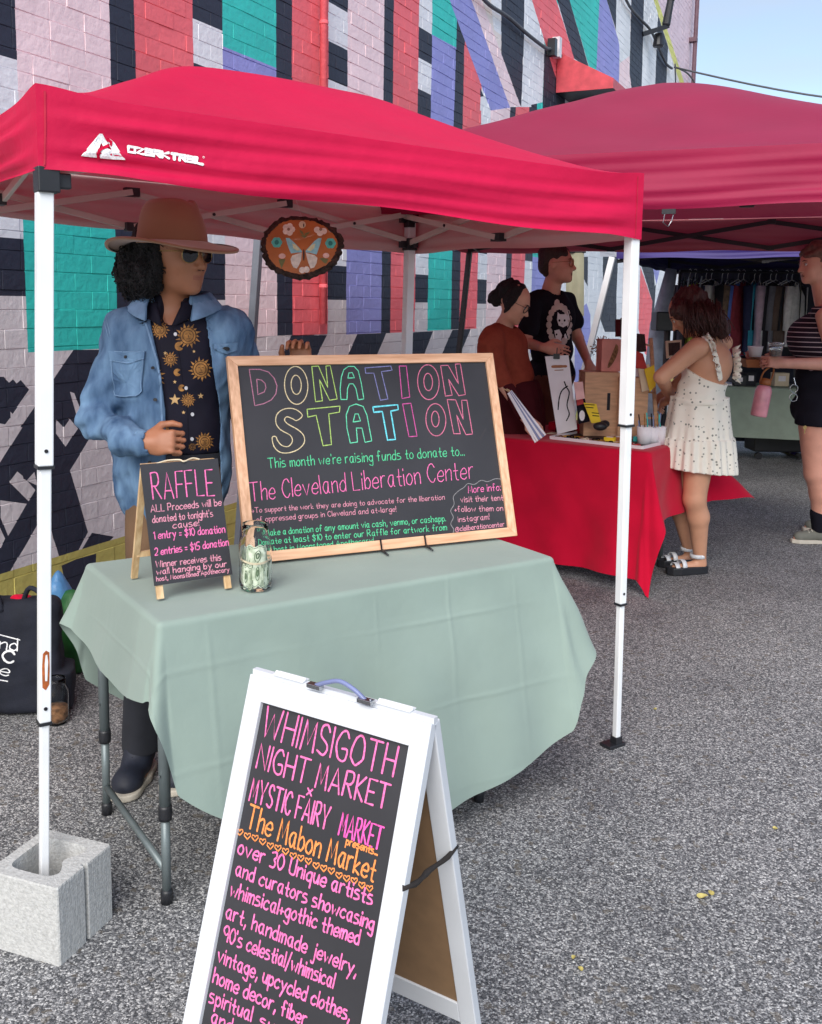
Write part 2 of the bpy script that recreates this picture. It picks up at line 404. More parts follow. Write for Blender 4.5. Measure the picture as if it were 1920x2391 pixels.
def draw(name, polys, bvh, width, m, parent, off=0.0008, dense=True):
    P = []
    for p in polys:
        p = np.array(p, float)
        if dense:
            q = [p[0]]
            for a, b in zip(p[:-1], p[1:]):
                n = max(1, int(np.linalg.norm(b - a) / 6)); q += [a + (b - a) * (i + 1) / n for i in range(n)]
            p = q
        P.append(p)
    V, F = ribbons(P, bvh, width, off)
    if V: return link_mesh(name, V, F, m, parent)
def patch(polys, bvh, off=0.001):
    """filled flat prints: each polygon becomes a fan that follows the surface"""
    V = []; F = []; o = Vector((0, 0, CAMH)); k = 0
    for poly in polys:
        poly = np.array(poly, float); c = poly.mean(0); n = len(poly); b = len(V); ok = True; ring = []
        for f in (0, 0.5, 1):
            for i in range(n if f else 1):
                q = c + (poly[i] - c) * f
                d = Vector(ray(*q).tolist()).normalized(); h, nn, _, _ = bvh.ray_cast(o, d)
                if h is None: ok = False; break
                if nn.dot(d) > 0: nn = -nn
                ring.append(np.array(h) + np.array(nn) * (off + (k % 10) * 0.00006))
            if not ok: break
        if not ok: continue
        k += 1; V += ring
        for i in range(n):
            j = (i + 1) % n
            F.append((b, b + 1 + i, b + 1 + j)); F.append((b + 1 + i, b + 1 + n + i, b + 1 + n + j, b + 1 + j))
    return V, F
def ellp(cx, cy, rx, ry, n=24, rot=0, close=True):
    c, s = math.cos(rot), math.sin(rot)
    P = [(cx + rx * math.cos(t) * c - ry * math.sin(t) * s, cy + rx * math.cos(t) * s + ry * math.sin(t) * c) for t in [2 * math.pi * i / n for i in range(n)]]
    return P + [P[0]] if close else P

# ------------------------------------------------------------------ smooth bodies: distance fields turned into one mesh
def smin(a, b, k):
    h = np.clip(0.5 + 0.5 * (b - a) / k, 0, 1); return b + (a - b) * h - k * h * (1 - h)
def rc(P, a, b, ra, rb):
    a = np.asarray(a, np.float32); b = np.asarray(b, np.float32); ba = b - a
    h = np.clip(((P - a) @ ba) / max(float(ba @ ba), 1e-9), 0, 1)
    return np.linalg.norm(P - a - h[..., None] * ba, axis=-1) - (ra + (rb - ra) * h)
def el(P, c, r, R=None):
    q = P - np.asarray(c, np.float32)
    if R is not None: q = q @ np.asarray(R, np.float32)      # columns of R = local axes
    r = np.asarray(r, np.float32); k0 = np.linalg.norm(q / r, axis=-1); k1 = np.linalg.norm(q / (r * r), axis=-1) + 1e-9
    return k0 * (k0 - 1) / k1
def wob(P, s, a, seed=0):
    r = np.random.default_rng(seed); o = 0
    for i in range(4):
        k = r.normal(size=3); k = k / np.linalg.norm(k) * s * (1 + 0.6 * i); o = o + np.sin(P @ k.astype(np.float32) + r.uniform(0, 6.28)) / (1 + 0.5 * i)
    return (o * a / 2).astype(np.float32)
_E = [(0, 1), (2, 3), (4, 5), (6, 7), (0, 2), (1, 3), (4, 6), (5, 7), (0, 4), (1, 5), (2, 6), (3, 7)]
def sdf_mesh(fn, lo, hi, h, B=8):
    lo = np.asarray(lo, float); hi = np.asarray(hi, float); nb = np.ceil((hi - lo) / (h * B)).astype(int)
    ci = np.stack(np.meshgrid(*[np.arange(n) for n in nb], indexing='ij'), -1).reshape(-1, 3)
    cc = (lo + (ci + 0.5) * B * h).astype(np.float32); dc = fn(cc)
    Fv = np.repeat(np.repeat(np.repeat(np.sign(dc).reshape(nb), B, 0), B, 1), B, 2).astype(np.float32)
    Fv = np.pad(Fv, ((0, 1),) * 3, mode='edge') * 1.0
    act = ci[np.abs(dc) < B * h * 0.9 * 1.7]
    loc = np.stack(np.meshgrid(*[np.arange(B + 1)] * 3, indexing='ij'), -1).reshape(-1, 3)
    for k in range(0, len(act), 400):
        id3 = act[k:k + 400][:, None, :] * B + loc[None]
        v = fn((lo + id3 * h).astype(np.float32))
        Fv[id3[..., 0], id3[..., 1], id3[..., 2]] = v
    Fv[0] = 1; Fv[-1] = 1; Fv[:, 0] = 1; Fv[:, -1] = 1; Fv[:, :, 0] = 1; Fv[:, :, -1] = 1
    s = Fv < 0; n = np.array(Fv.shape) - 1
    cnt = sum(s[a:a + n[0], b:b + n[1], c:c + n[2]].astype(np.int8) for a in (0, 1) for b in (0, 1) for c in (0, 1))
    cells = np.argwhere((cnt > 0) & (cnt < 8)); idx = -np.ones(tuple(n), np.int64); idx[tuple(cells.T)] = np.arange(len(cells))
    C8 = [(a, b, c) for a in (0, 1) for b in (0, 1) for c in (0, 1)]
    vals = np.stack([Fv[cells[:, 0] + a, cells[:, 1] + b, cells[:, 2] + c] for a, b, c in C8], 1)
    acc = np.zeros((len(cells), 3)); num = np.zeros(len(cells))
    for i, j in _E:
        va, vb = vals[:, i], vals[:, j]; m = (va < 0) != (vb < 0); t = np.where(m, va / np.where(m, va - vb, 1), 0)
        p = np.array(C8[i]) + t[:, None] * (np.array(C8[j]) - np.array(C8[i])); acc += p * m[:, None]; num += m
    V = lo + (cells + acc / num[:, None]) * h
    F = []
    for ax in range(3):
        b, c = (ax + 1) % 3, (ax + 2) % 3
        s0 = s.take(range(0, n[ax]), ax); s1 = s.take(range(1, n[ax] + 1), ax); e = np.argwhere(s0 != s1)
        ok = (e[:, b] > 0) & (e[:, c] > 0) & (e[:, b] < n[b]) & (e[:, c] < n[c]); e = e[ok]
        q = []
        for db, dc_ in ((-1, -1), (0, -1), (0, 0), (-1, 0)):
            k = e.copy(); k[:, b] += db; k[:, c] += dc_; q.append(idx[tuple(k.T)])
        q = np.stack(q, 1); flip = ~s[tuple(e.T)]; q[flip] = q[flip][:, ::-1]; F.append(q)
    F = np.concatenate(F); F = F[(F >= 0).all(1)]
    return V, F
def relax(V, F, it=2, lam=0.5):
    for _ in range(it):
        acc = np.zeros_like(V); n = np.zeros(len(V))
        for a, b in ((0, 1), (1, 2), (2, 3), (3, 0)):
            np.add.at(acc, F[:, a], V[F[:, b]]); np.add.at(n, F[:, a], 1); np.add.at(acc, F[:, b], V[F[:, a]]); np.add.at(n, F[:, b], 1)
        V = V + (acc / np.maximum(n, 1)[:, None] - V) * lam
    return V
def blob(name, fn, lo, hi, h, mats, parent, it=1, pick=None):
    V, F = sdf_mesh(fn, lo, hi, h); V = relax(V, F, it)
    idx = None
    if pick: idx = pick(V[F].mean(1))
    o = link_mesh(name, V, F, mats, parent, smooth=True, idx=idx)
    return o, V, F
def basis(yaw, pitch=0.0, roll=0.0):
    """yaw: 0 looks at the camera (-Y), positive turns towards +X. columns: forward, left side, up"""
    f = np.array([math.sin(yaw), -math.cos(yaw), 0]); s = np.array([math.cos(yaw), math.sin(yaw), 0]); u = np.array([0, 0, 1.0])
    f2 = f * math.cos(pitch) + u * math.sin(pitch); u2 = u * math.cos(pitch) - f * math.sin(pitch)
    s2 = s * math.cos(roll) + u2 * math.sin(roll); u3 = u2 * math.cos(roll) - s * math.sin(roll)
    return np.stack([f2, s2, u3], 1)
def head_sdf(P, C, R, k=1.0, ear=True):
    q = (P - np.asarray(C, np.float32)) @ R.astype(np.float32) / k
    a = el(q, (-0.012, 0, 0.035), (0.098, 0.077, 0.092))
    a = smin(a, el(q, (0.022, 0, -0.02), (0.072, 0.064, 0.085)), 0.03)
    a = smin(a, el(q, (0.034, 0, -0.07), (0.052, 0.047, 0.036)), 0.03)
    a = smin(a, el(q, (0.072, 0, -0.093), (0.018, 0.022, 0.016)), 0.02)
    for sd in (-1, 1):
        a = smin(a, el(q, (0.052, sd * 0.038, -0.022), (0.03, 0.024, 0.026)), 0.018)
        a = np.maximum(a, -el(q, (0.096, sd * 0.032, 0.014), (0.017, 0.019, 0.012)) + 0) if False else -smin(-a, el(q, (0.1, sd * 0.032, 0.012), (0.018, 0.018, 0.011)), 0.012)
        a = smin(a, el(q, (0.074, sd * 0.031, 0.012), (0.013, 0.013, 0.011)), 0.003)
        if ear:
            a = smin(a, el(q, (-0.012, sd * 0.078, 0.0), (0.018, 0.007, 0.03)), 0.008)
    a = smin(a, rc(q, (0.078, 0, 0.03), (0.078, 0, 0.03), 0.014, 0.014), 0.02)
    a = smin(a, rc(q, (0.087, 0, 0.014), (0.111, 0, -0.026), 0.007, 0.0105), 0.009)
    for sd in (-1, 1): a = smin(a, el(q, (0.095, sd * 0.013, -0.03), (0.012, 0.008, 0.007)), 0.008)
    a = smin(a, el(q, (0.079, 0, -0.053), (0.012, 0.022, 0.005)), 0.008)
    a = smin(a, el(q, (0.077, 0, -0.064), (0.012, 0.018, 0.0055)), 0.008)
    return a * k
def lip_pick(C, R, k=1.0):
    def f(c):
        q = (c - np.asarray(C)) @ R / k
        m = (np.abs(q[:, 1]) < 0.02) & (np.abs(q[:, 2] + 0.0585) < 0.0085 * np.sqrt(np.clip(1 - (q[:, 1] / 0.02) ** 2, 0, 1))) & (q[:, 0] > 0.075)
        return m.astype(int)
    return f
def hand_sdf(P, wrist, palm_dir, nrm_dir, curl=1.0, k=1.0, side=1, spread=0.02):
    """palm + four fingers + thumb. palm_dir: wrist to knuckles; nrm_dir: out of the back of the hand; side: +1 thumb on cross(palm, nrm)"""
    w = np.asarray(wrist, float); f = nrm(palm_dir); n = nrm(np.asarray(nrm_dir) - f * (np.asarray(nrm_dir) @ f)); s = np.cross(f, n) * side
    Rm = np.stack([f, s, n], 1)
    d = el(P, w + f * 0.045 * k, (0.05 * k, 0.042 * k, 0.017 * k), Rm)
    d = smin(d, rc(P, w - f * 0.02 * k, w + f * 0.02 * k, 0.026 * k, 0.027 * k), 0.02)
    L = (0.040, 0.045, 0.042, 0.033)
    for i in range(4):
        o = w + f * 0.085 * k + s * (0.03 - 0.02 * i) * k
        r = (0.0092 - 0.0004 * i) * k; p = o; ang = 0.15
        d = smin(d, rc(P, w + f * 0.05 * k + s * (0.022 - 0.015 * i) * k, o, r * 1.2, r * 1.08), 0.008 * k)
        for j, fr in enumerate((1.0, 0.68, 0.55)):
            ang += curl * (0.75 if j == 0 else 0.95)
            dr = f * math.cos(ang) - n * math.sin(ang) + s * spread * (1.5 - i)
            p2 = p + nrm(dr) * L[i] * fr * k; d = smin(d, rc(P, p, p2, r, r * 0.9), 0.003 * k); p = p2; r *= 0.93
    t0 = w + f * 0.02 * k + s * 0.028 * k; t1 = t0 + (f * 0.6 + s * 0.7 - n * 0.35) * 0.042 * k; t2 = t1 + (f * 0.9 + s * 0.15 - n * 0.3) * 0.034 * k; t3 = t2 + (f * 0.9 - s * 0.2 - n * 0.3) * 0.026 * k
    d = smin(d, rc(P, t0, t1, 0.015 * k, 0.012 * k), 0.012 * k); d = smin(d, rc(P, t1, t2, 0.0115 * k, 0.0105 * k), 0.004 * k); d = smin(d, rc(P, t2, t3, 0.0105 * k, 0.0085 * k), 0.004 * k)
    return d

# ------------------------------------------------------------------ ground
def asphalt():
    m = bpy.data.materials.new('asphalt'); m.use_nodes = True
    n = m.node_tree; P = n.nodes['Principled BSDF']; L = n.links.new
    T = n.nodes.new('ShaderNodeTexCoord')
    wp = n.nodes.new('ShaderNodeTexNoise'); wp.inputs['Scale'].default_value = 90; wp.inputs['Detail'].default_value = 2
    L(T.outputs['Object'], wp.inputs['Vector'])
    mx = n.nodes.new('ShaderNodeMix'); mx.data_type = 'RGBA'; mx.blend_type = 'LINEAR_LIGHT'; mx.inputs[0].default_value = 0.006
    L(T.outputs['Object'], mx.inputs[6]); L(wp.outputs['Color'], mx.inputs[7])
    cols = []
    def vor(scale, feat='F1'):
        v = n.nodes.new('ShaderNodeTexVoronoi'); v.feature = feat; v.inputs['Scale'].default_value = scale; L(mx.outputs[2], v.inputs['Vector']); return v
    v1 = vor(195); v2 = vor(320); v3 = vor(62)
    def ramp(stops, src):
        r = n.nodes.new('ShaderNodeValToRGB'); e = r.color_ramp.elements
        e[0].position = stops[0][0]; e[0].color = (*stops[0][1], 1); e[1].position = stops[1][0]; e[1].color = (*stops[1][1], 1)
        for p, c in stops[2:]:
            x = e.new(p); x.color = (*c, 1)
        L(src, r.inputs['Fac']); return r
    sep = n.nodes.new('ShaderNodeSeparateColor'); L(v1.outputs['Color'], sep.inputs[0])
    r1 = ramp([(0.0, (0.045, 0.047, 0.052)), (1.0, (0.85, 0.85, 0.83)), (0.38, (0.075, 0.078, 0.086)), (0.55, (0.24, 0.24, 0.25)), (0.75, (0.46, 0.46, 0.46)), (0.92, (0.66, 0.65, 0.63))], sep.outputs[0])
    edge = ramp([(0.0, (1, 1, 1)), (0.62, (0.35, 0.35, 0.36)), (0.4, (1, 1, 1))], v1.outputs['Distance'])
    sep2 = n.nodes.new('ShaderNodeSeparateColor'); L(v2.outputs['Color'], sep2.inputs[0])
    r2 = ramp([(0.0, (0.035, 0.036, 0.04)), (1.0, (0.5, 0.5, 0.5)), (0.6, (0.14, 0.142, 0.15))], sep2.outputs[1])
    m1 = n.nodes.new('ShaderNodeMix'); m1.data_type = 'RGBA'; m1.blend_type = 'MULTIPLY'; m1.inputs[0].default_value = 0.9
    L(r1.outputs[0], m1.inputs[6]); L(edge.outputs[0], m1.inputs[7])
    m2 = n.nodes.new('ShaderNodeMix'); m2.data_type = 'RGBA'; m2.inputs[0].default_value = 0.36
    L(m1.outputs[2], m2.inputs[6]); L(r2.outputs[0], m2.inputs[7])
    big = n.nodes.new('ShaderNodeTexNoise'); big.inputs['Scale'].default_value = 1.3; big.inputs['Detail'].default_value = 6; big.inputs['Roughness'].default_value = 0.6
    L(T.outputs['Object'], big.inputs['Vector'])
    r3 = ramp([(0.28, (0.66, 0.66, 0.69)), (0.72, (1.3, 1.29, 1.28)), (0.45, (1.0, 1.0, 1.0))], big.outputs['Fac'])
    m3 = n.nodes.new('ShaderNodeMix'); m3.data_type = 'RGBA'; m3.blend_type = 'MULTIPLY'; m3.inputs[0].default_value = 1
    L(m2.outputs[2], m3.inputs[6]); L(r3.outputs[0], m3.inputs[7])
    sep3 = n.nodes.new('ShaderNodeSeparateColor'); L(v3.outputs['Color'], sep3.inputs[0])
    r4 = ramp([(0.955, (0, 0, 0)), (0.965, (1, 1, 1))], sep3.outputs[0])
    m4 = n.nodes.new('ShaderNodeMix'); m4.data_type = 'RGBA'; m4.inputs[7].default_value = (0.12, 0.10, 0.075, 1)
    ml = n.nodes.new('ShaderNodeMath'); ml.operation = 'MULTIPLY'; ml.inputs[1].default_value = 0.55; L(r4.outputs[0], ml.inputs[0])
    L(ml.outputs[0], m4.inputs[0]); L(m3.outputs[2], m4.inputs[6]); L(m4.outputs[2], P.inputs['Base Color'])
    P.inputs['Roughness'].default_value = 0.82; P.inputs['Specular IOR Level'].default_value = 0.35
    B = n.nodes.new('ShaderNodeBump'); B.inputs['Strength'].default_value = 0.7; B.inputs['Distance'].default_value = 0.003; B.invert = True
    L(v1.outputs['Distance'], B.inputs['Height']); L(B.outputs['Normal'], P.inputs['Normal'])
    return m
M['asphalt'] = asphalt()
mb = MB(); mb.add([(-250, -60, 0), (250, -60, 0), (250, 400, 0), (-250, 400, 0)], [(0, 1, 2, 3)])
tag(mb.build('ground', M['asphalt']), kind='structure')

# ------------------------------------------------------------------ painted brick building
WA = 0.445278
WD = np.array([math.sin(WA), math.cos(WA), 0.0]); WN = np.array([math.cos(WA), -math.sin(WA), 0.0])
WO = np.array([-1.60, 4.10, 0.0])
def wpt(t, z, o=0.0): return WO + WD * t + WN * o + np.array([0, 0, z])
def wtz(x, y):
    p = onplane(x, y, WO, WN); return (float((p - WO) @ WD), float(p[2]))
TEND = wtz(1631, 60)[0]
PAINT = dict(black=(46, 50, 66), white=(234, 235, 238), teal=(56, 200, 188), coral=(242, 112, 120), pink=(246, 220, 223), purple=(150, 152, 214), stone=(222, 214, 216), yellow=(196, 184, 104), cream=(236, 224, 216), lightpink=(226, 202, 212), brightyellow=(214, 212, 120))
PNAME = list(PAINT)
def paint_mat(name, rgb):
    m = mat('painted_brick_' + name, srgb(*rgb), rough=0.6, var=0.07, scale=2.2, bump=0.7, bscale=30, bdist=0.006, detail=9, spec=0.35)
    return m
PM = [paint_mat(k, PAINT[k]) for k in PNAME]
REG = []        # (colour, convex polygon in wall coordinates), later ones on top
def reg(col, pts, scale=1, ox=0, oy=0):
    P = [wtz(ox + x * scale, oy + y * scale) for x, y in pts]
    REG.append((PNAME.index(col), P))
ZB = [0]
def zc(x, y): return wtz(x, y)[1]
def column(x0, x1, zs):
    """zs: list of (colour, z_top) going down, last z is the bottom"""
    t0, t1 = wtz(x0, 100)[0], wtz(x1, 100)[0]
    for (c, a), (_, b) in zip(zs[:-1], zs[1:]): REG.append((PNAME.index(c), [(t0, b), (t1, b), (t1, a), (t0, a)]))
TOP = 9.2
zb = lambda x, y: zc(x, y)
def lowz(x): return zc(x, 821 - (x - 100) * 0.062 if x < 700 else 783 - (x - 700) * 0.033)
cols_ = [(-700, 37, [('black', TOP), ('white', zb(18, 134)), ('black', zb(18, 276)), ('white', zb(28, 440)), ('black', zb(28, 556)), ('stone', zb(28, 691)), ('stone', 1.2)]),
         (37, 256, [('pink', TOP), ('teal', zb(150, 330)), ('x', zb(100, 821))]),
         (256, 314, [('black', TOP), ('x', zb(250, 812))]),
         (314, 450, [('coral', TOP), ('x', zb(380, 800))]),
         (450, 519, [('black', TOP), ('white', zb(484, 57)), ('black', zb(484, 158)), ('white', zb(484, 480)), ('black', zb(500, 590)), ('stone', zb(500, 700)), ('x', 1.2)]),
         (519, 644, [('teal', TOP), ('purple', zb(581, 133)), ('pink', zb(581, 330)), ('x', zb(590, 786))]),
         (644, 681, [('black', TOP), ('x', zb(660, 783))]),
         (681, 766, [('coral', TOP), ('x', zb(724, 782))]),
         (766, 811, [('black', TOP), ('white', zb(788, 16)), ('black', zb(788, 106)), ('white', zb(788, 194)), ('black', zb(786, 620)), ('stone', zb(786, 700)), ('x', 1.2)]),
         (811, 896, [('pink', TOP), ('purple', zb(850, 380)), ('x', zb(850, 779))]),
         (896, 918, [('black', TOP), ('x', zb(900, 778))]),
         (918, 977, [('coral', TOP), ('x', zb(935, 776))]),
         (977, 1008, [('white', TOP), ('black', zb(993, 71)), ('white', zb(993, 143)), ('black', zb(993, 215)), ('white', zb(990, 450)), ('black', zb(982, 641)), ('stone', zb(982, 706)), ('x', 1.2)]),
         (1008, 1065, [('teal', TOP), ('purple', zb(1036, 96)), ('teal', zb(1036, 400)), ('x', zb(1023, 771))]),
         (1065, 1085, [('black', TOP), ('x', zb(1060, 769))]),
         (1085, 1127, [('coral', TOP), ('x', zb(1090, 768))]),
         (1127, 1149, [('white', TOP), ('black', zb(1120, 500)), ('white', zb(1120, 591)), ('black', zb(1120, 652)), ('stone', zb(1120, 709)), ('x', 1.2)]),
         (1149, 1195, [('pink', TOP), ('x', zb(1150, 767))]),
         (1195, 1208, [('black', TOP), ('x', zb(1190, 766))]),
         (1208, 1240, [('coral', TOP), ('x', zb(1200, 765))]),
         (1240, 1258, [('black', TOP), ('white', zb(1225, 608)), ('x', zb(1225, 700))]),
         (1258, 1300, [('teal', TOP), ('purple', zb(1250, 600)), ('x', 1.0)]),
         (1300, 1420, [('white', TOP), ('x', 0.9)])]
for a, b, z in cols_: column(a, b, z)
C = (0.27729, 880, 0)
def rC(c, p): reg(c, p, *C)
rC('white', [(1055, -900), (1300, -900), (1300, 900), (1055, 900)])
rC('cream', [(735, -200), (1055, -200), (1055, 450), (1000, 450)])
rC('white', [(860, -900), (1055, -900), (1050, 300), (985, 250)])
rC('pink', [(795, 0), (880, 0), (1045, 450), (1115, 900)])
rC('pink', [(1045, 450), (1215, 890), (1115, 900)])
rC('teal', [(465, -900), (668, -900), (668, 400), (465, 290)])
rC('purple', [(465, 290), (665, 400), (655, 990), (455, 950)])
rC('black', [(672, 180), (740, 375), (722, 1200), (640, 1200)])
rC('coral', [(735, 375), (870, 735), (868, 1200), (718, 1200)])
rC('black', [(868, 735), (900, 810), (870, 815)])
rC('white', [(872, 815), (900, 810), (955, 930), (868, 930)])
rC('purple', [(536, -200), (725, -200), (1120, 905), (958, 930)])
rC('black', [(1055, -900), (1250, -900), (1235, 600), (1215, 900), (1200, 870), (1045, 450)])
rC('white', [(1250, -900), (1305, -900), (1305, 0), (1250, 0)])
rC('white', [(1250, 0), (1305, 0), (1412, 350), (1395, 860), (1215, 900)])
rC('black', [(1410, 400), (1560, 500), (1600, 1100), (1390, 1100)])
rC('coral', [(1160, -400), (1385, -400), (1510, 0), (1305, 0)])
rC('coral', [(1305, 0), (1510, 0), (1660, 480), (1640, 700), (1540, 760), (1412, 350)])
D = (0.23108, 1300, 0)
def rD(c, p): reg(c, p, *D)
rD('black', [(-165, -600), (-40, -600), (130, 0), (5, 0)])
rD('black', [(5, 0), (130, 0), (330, 700), (175, 590)])
rD('teal', [(-10, -500), (430, -500), (430, 0), (130, 0)])
rD('teal', [(130, 0), (430, 0), (402, 780), (390, 800), (330, 690)])
rD('purple', [(400, -500), (430, -500), (505, 0), (430, 0)])
rD('purple', [(430, 0), (505, 0), (635, 450), (625, 1000), (440, 1000), (395, 790)])
rD('black', [(370, -500), (610, -500), (610, 0), (505, 0)])
rD('black', [(505, 0), (610, 0), (597, 300)])
rD('white', [(610, -500), (765, -500), (742, 300), (597, 300)])
rD('white', [(597, 300), (742, 300), (742, 450), (632, 450)])
rD('white', [(632, 450), (742, 450), (742, 560), (632, 650)])
rD('pink', [(632, 640), (742, 560), (735, 740), (735, 1000), (628, 1000)])
rD('pink', [(735, 740), (770, 890), (770, 1000), (735, 1000)])
rD('black', [(765, -500), (895, -500), (855, 1000), (770, 1000), (735, 740)])
rD('white', [(895, -500), (990, -500), (1022, 150), (990, 1000), (855, 1000)])
rD('white', [(1120, 470), (1240, 900), (1240, 1000), (1100, 1000)])
rD('black', [(1022, 140), (1125, 470), (1115, 680), (1100, 1000), (990, 1000)])
rD('lightpink', [(860, -500), (1700, -500), (1700, 1000), (1340, 1000)])
rD('brightyellow', [(822, -500), (862, -500), (1342, 1000), (1295, 1000)])
E8 = (0.23108, 1240, 560)
def rE(c, p): reg(c, p, *E8)
rE('white', [(520, 170), (2400, 170), (2400, 2400), (520, 2400)])
rE('black', [(520, 170), (575, 170), (572, 470), (525, 380)])
rE('purple', [(440, 760), (560, 640), (640, 880), (600, 1150), (600, 2400), (440, 2400)])
rE('black', [(725, 170), (880, 170), (862, 560), (725, 560)])
rE('black', [(725, 560), (862, 560), (862, 930), (745, 930), (700, 800), (705, 640)])
rE('coral', [(1105, 270), (1225, 620), (1225, 900), (1200, 1200), (1150, 1150), (1085, 900)])
rE('black', [(1115, 260), (1240, 260), (1250, 480), (1225, 620)])
rE('purple', [(1225, 260), (1310, 260), (1270, 450)])
rE('black', [(1230, 500), (1262, 450), (1215, 1150), (1190, 1500)])
Z5 = (0.32468, 0, 460); Z7 = (0.23183, 0, 1000); Z6 = (0.34662, 560, 520)
for p in ([(345, 757), (585, 757), (470, 990), (220, 1040)], [(790, 750), (985, 742), (880, 990), (670, 1020)], [(1165, 738), (1300, 730), (1200, 990), (1070, 1010)], [(1430, 722), (1555, 715), (1450, 960), (1310, 1000)]): reg('black', p, *Z6)
reg('black', [(-600, 1300), (20, 1292), (62, 1335), (70, 1590), (-600, 1590)], *Z5)
for p in ([(0, 1300), (25, 1295), (60, 1335), (85, 1560), (0, 1470)], [(60, 1335), (90, 1310), (115, 1340), (85, 1560)], [(115, 1340), (145, 1315), (205, 1385), (85, 1560)], [(-40, 1480), (65, 1590), (-40, 1730)]): reg('black', p, *Z5)
reg('stone', [(-600, 1700), (0, 1690), (65, 1590), (85, 1565), (0, 1860), (-600, 2200)], *Z5)
reg('black', [(525, 1098), (760, 1098), (760, 1500), (200, 2500), (-300, 3000), (-300, 2300)], *Z5)
reg('black', [(545, 60), (925, 60), (705, 425), (420, 600)], *Z7)
reg('black', [(420, 600), (705, 425), (880, 1045), (640, 1510), (540, 1160)], *Z7)
reg('stone', [(930, 50), (1500, 50), (1500, 300), (1120, 740), (918, 1050), (885, 1045), (702, 425)], *Z7)
reg('black', [(880, 1045), (920, 1052), (1100, 750), (1500, 640), (1500, 1090), (960, 1262), (700, 1500), (600, 1400)], *Z7)
reg('black', [(-300, 0), (230, 0), (410, 0), (410, 910), (10, 1580), (-300, 2000)], *Z7)
reg('stone', [(-300, -100), (220, -10), (0, 335), (-300, 760)], *Z7)
for p in ([(90, 540), (170, 435), (225, 480), (285, 735)], [(225, 480), (265, 525), (375, 580), (285, 735)], [(265, 525), (340, 440), (375, 580)]): reg('stone', p, *Z7)
for p in ([(400, 1600), (455, 1655), (470, 1795), (400, 1700)], [(455, 1655), (495, 1595), (555, 1665), (470, 1795)], [(500, 1400), (530, 1410), (600, 1590), (565, 1640)]): reg('stone', p, *Z5)
reg('stone', [(0, 725), (265, 760), (75, 1085), (0, 900)], *Z7)
reg('stone', [(-60, 900), (45, 1110), (0, 1205), (-60, 1205)], *Z7)
reg('stone', [(410, 905), (440, 860), (560, 1190), (640, 1490), (410, 1470), (10, 1590)], *Z7)
tz0 = [wtz(*p) for p in ((-300, 1404), (0, 1371), (95, 1338), (290, 1270), (420, 1235))]
yz = [0.40, 0.38]
REG.append((PNAME.index('yellow'), [(-8, -0.1), (TEND, -0.1), (TEND, 0.36), (-8, 0.36)]))
reg('black', [(600, 1390), (760, 1320), (962, 1262), (955, 1500), (700, 1800), (640, 1510)], *Z7)

def clip(poly, a, b):
    """part of the convex polygon left of a->b, and right of it"""
    L_, R_ = [], []; n = len(poly)
    sd = [(b[0] - a[0]) * (p[1] - a[1]) - (b[1] - a[1]) * (p[0] - a[0]) for p in poly]
    for i in range(n):
        p, q, s, t = poly[i], poly[(i + 1) % n], sd[i], sd[(i + 1) % n]
        if s >= 0: L_.append(p)
        if s <= 0: R_.append(p)
        if s * t < 0:
            k = s / (s - t); m = (p[0] + (q[0] - p[0]) * k, p[1] + (q[1] - p[1]) * k); L_.append(m); R_.append(m)
    return L_, R_
def area(p): return 0.5 * sum(p[i][0] * p[(i + 1) % len(p)][1] - p[(i + 1) % len(p)][0] * p[i][1] for i in range(len(p)))
RR = []
for c, p in REG:
    if area(p) < 0: p = p[::-1]
    RR.append((c, p, min(q[0] for q in p), max(q[0] for q in p), min(q[1] for q in p), max(q[1] for q in p)))
def split_colours(rect):
    x0 = min(p[0] for p in rect); x1 = max(p[0] for p in rect); y0 = min(p[1] for p in rect); y1 = max(p[1] for p in rect)
    todo = [rect]; out = []
    for c, p, a0, a1, b0, b1 in reversed(RR):
        if a0 >= x1 or a1 <= x0 or b0 >= y1 or b1 <= y0: continue
        nxt = []
        for q in todo:
            rest = q; outs = []
            for i in range(len(p)):
                l, r = clip(rest, p[i], p[(i + 1) % len(p)])
                if len(r) > 2 and abs(area(r)) > 1e-7: outs.append(r)
                rest = l
                if len(rest) < 3: break
            if len(rest) > 2 and abs(area(rest)) > 1e-7: out.append((c, rest)); nxt += outs
            else: nxt.append(q)
        todo = nxt
        if not todo: break
    base = PNAME.index('stone')
    out += [(base, q) for q in todo]
    return out
BW_, BH_, GAP = 0.205, 0.0805, 0.0055
def brick_geo(mb, t0, t1, z0, z1, proud, r):
    rect = [(t0, z0), (t1, z0), (t1, z1), (t0, z1)]
    tilt = r.uniform(-0.0012, 0.0012); tz = r.uniform(-0.0012, 0.0012); tc_, zc_ = (t0 + t1) / 2, (z0 + z1) / 2
    def off(p): return proud + (p[0] - tc_) * tilt / 0.1 + (p[1] - zc_) * tz / 0.04
    for c, q in split_colours(rect):
        n = len(q); mb.add([wpt(p[0], p[1], off(p)) for p in q], [tuple(range(n))], c)
        for i in range(n):
            a, b = q[i], q[(i + 1) % n]
            for (ax, v, sg) in ((0, t0, -1), (0, t1, 1), (1, z0, -1), (1, z1, 1)):
                if abs(a[ax] - v) < 1e-6 and abs(b[ax] - v) < 1e-6:
                    e = 0.003 * sg
                    a2 = (a[0] + e, a[1]) if ax == 0 else (a[0], a[1] + e); b2 = (b[0] + e, b[1]) if ax == 0 else (b[0], b[1] + e)
                    mb.add([wpt(a[0], a[1], off(a)), wpt(b[0], b[1], off(b)), wpt(b2[0], b2[1], -0.003), wpt(a2[0], a2[1], -0.003)], [(0, 3, 2, 1)], c)
bld = empty('mural_building', wpt(2, 0), 'long brick building painted with teal, coral, pink, purple and black stripes', 'building')
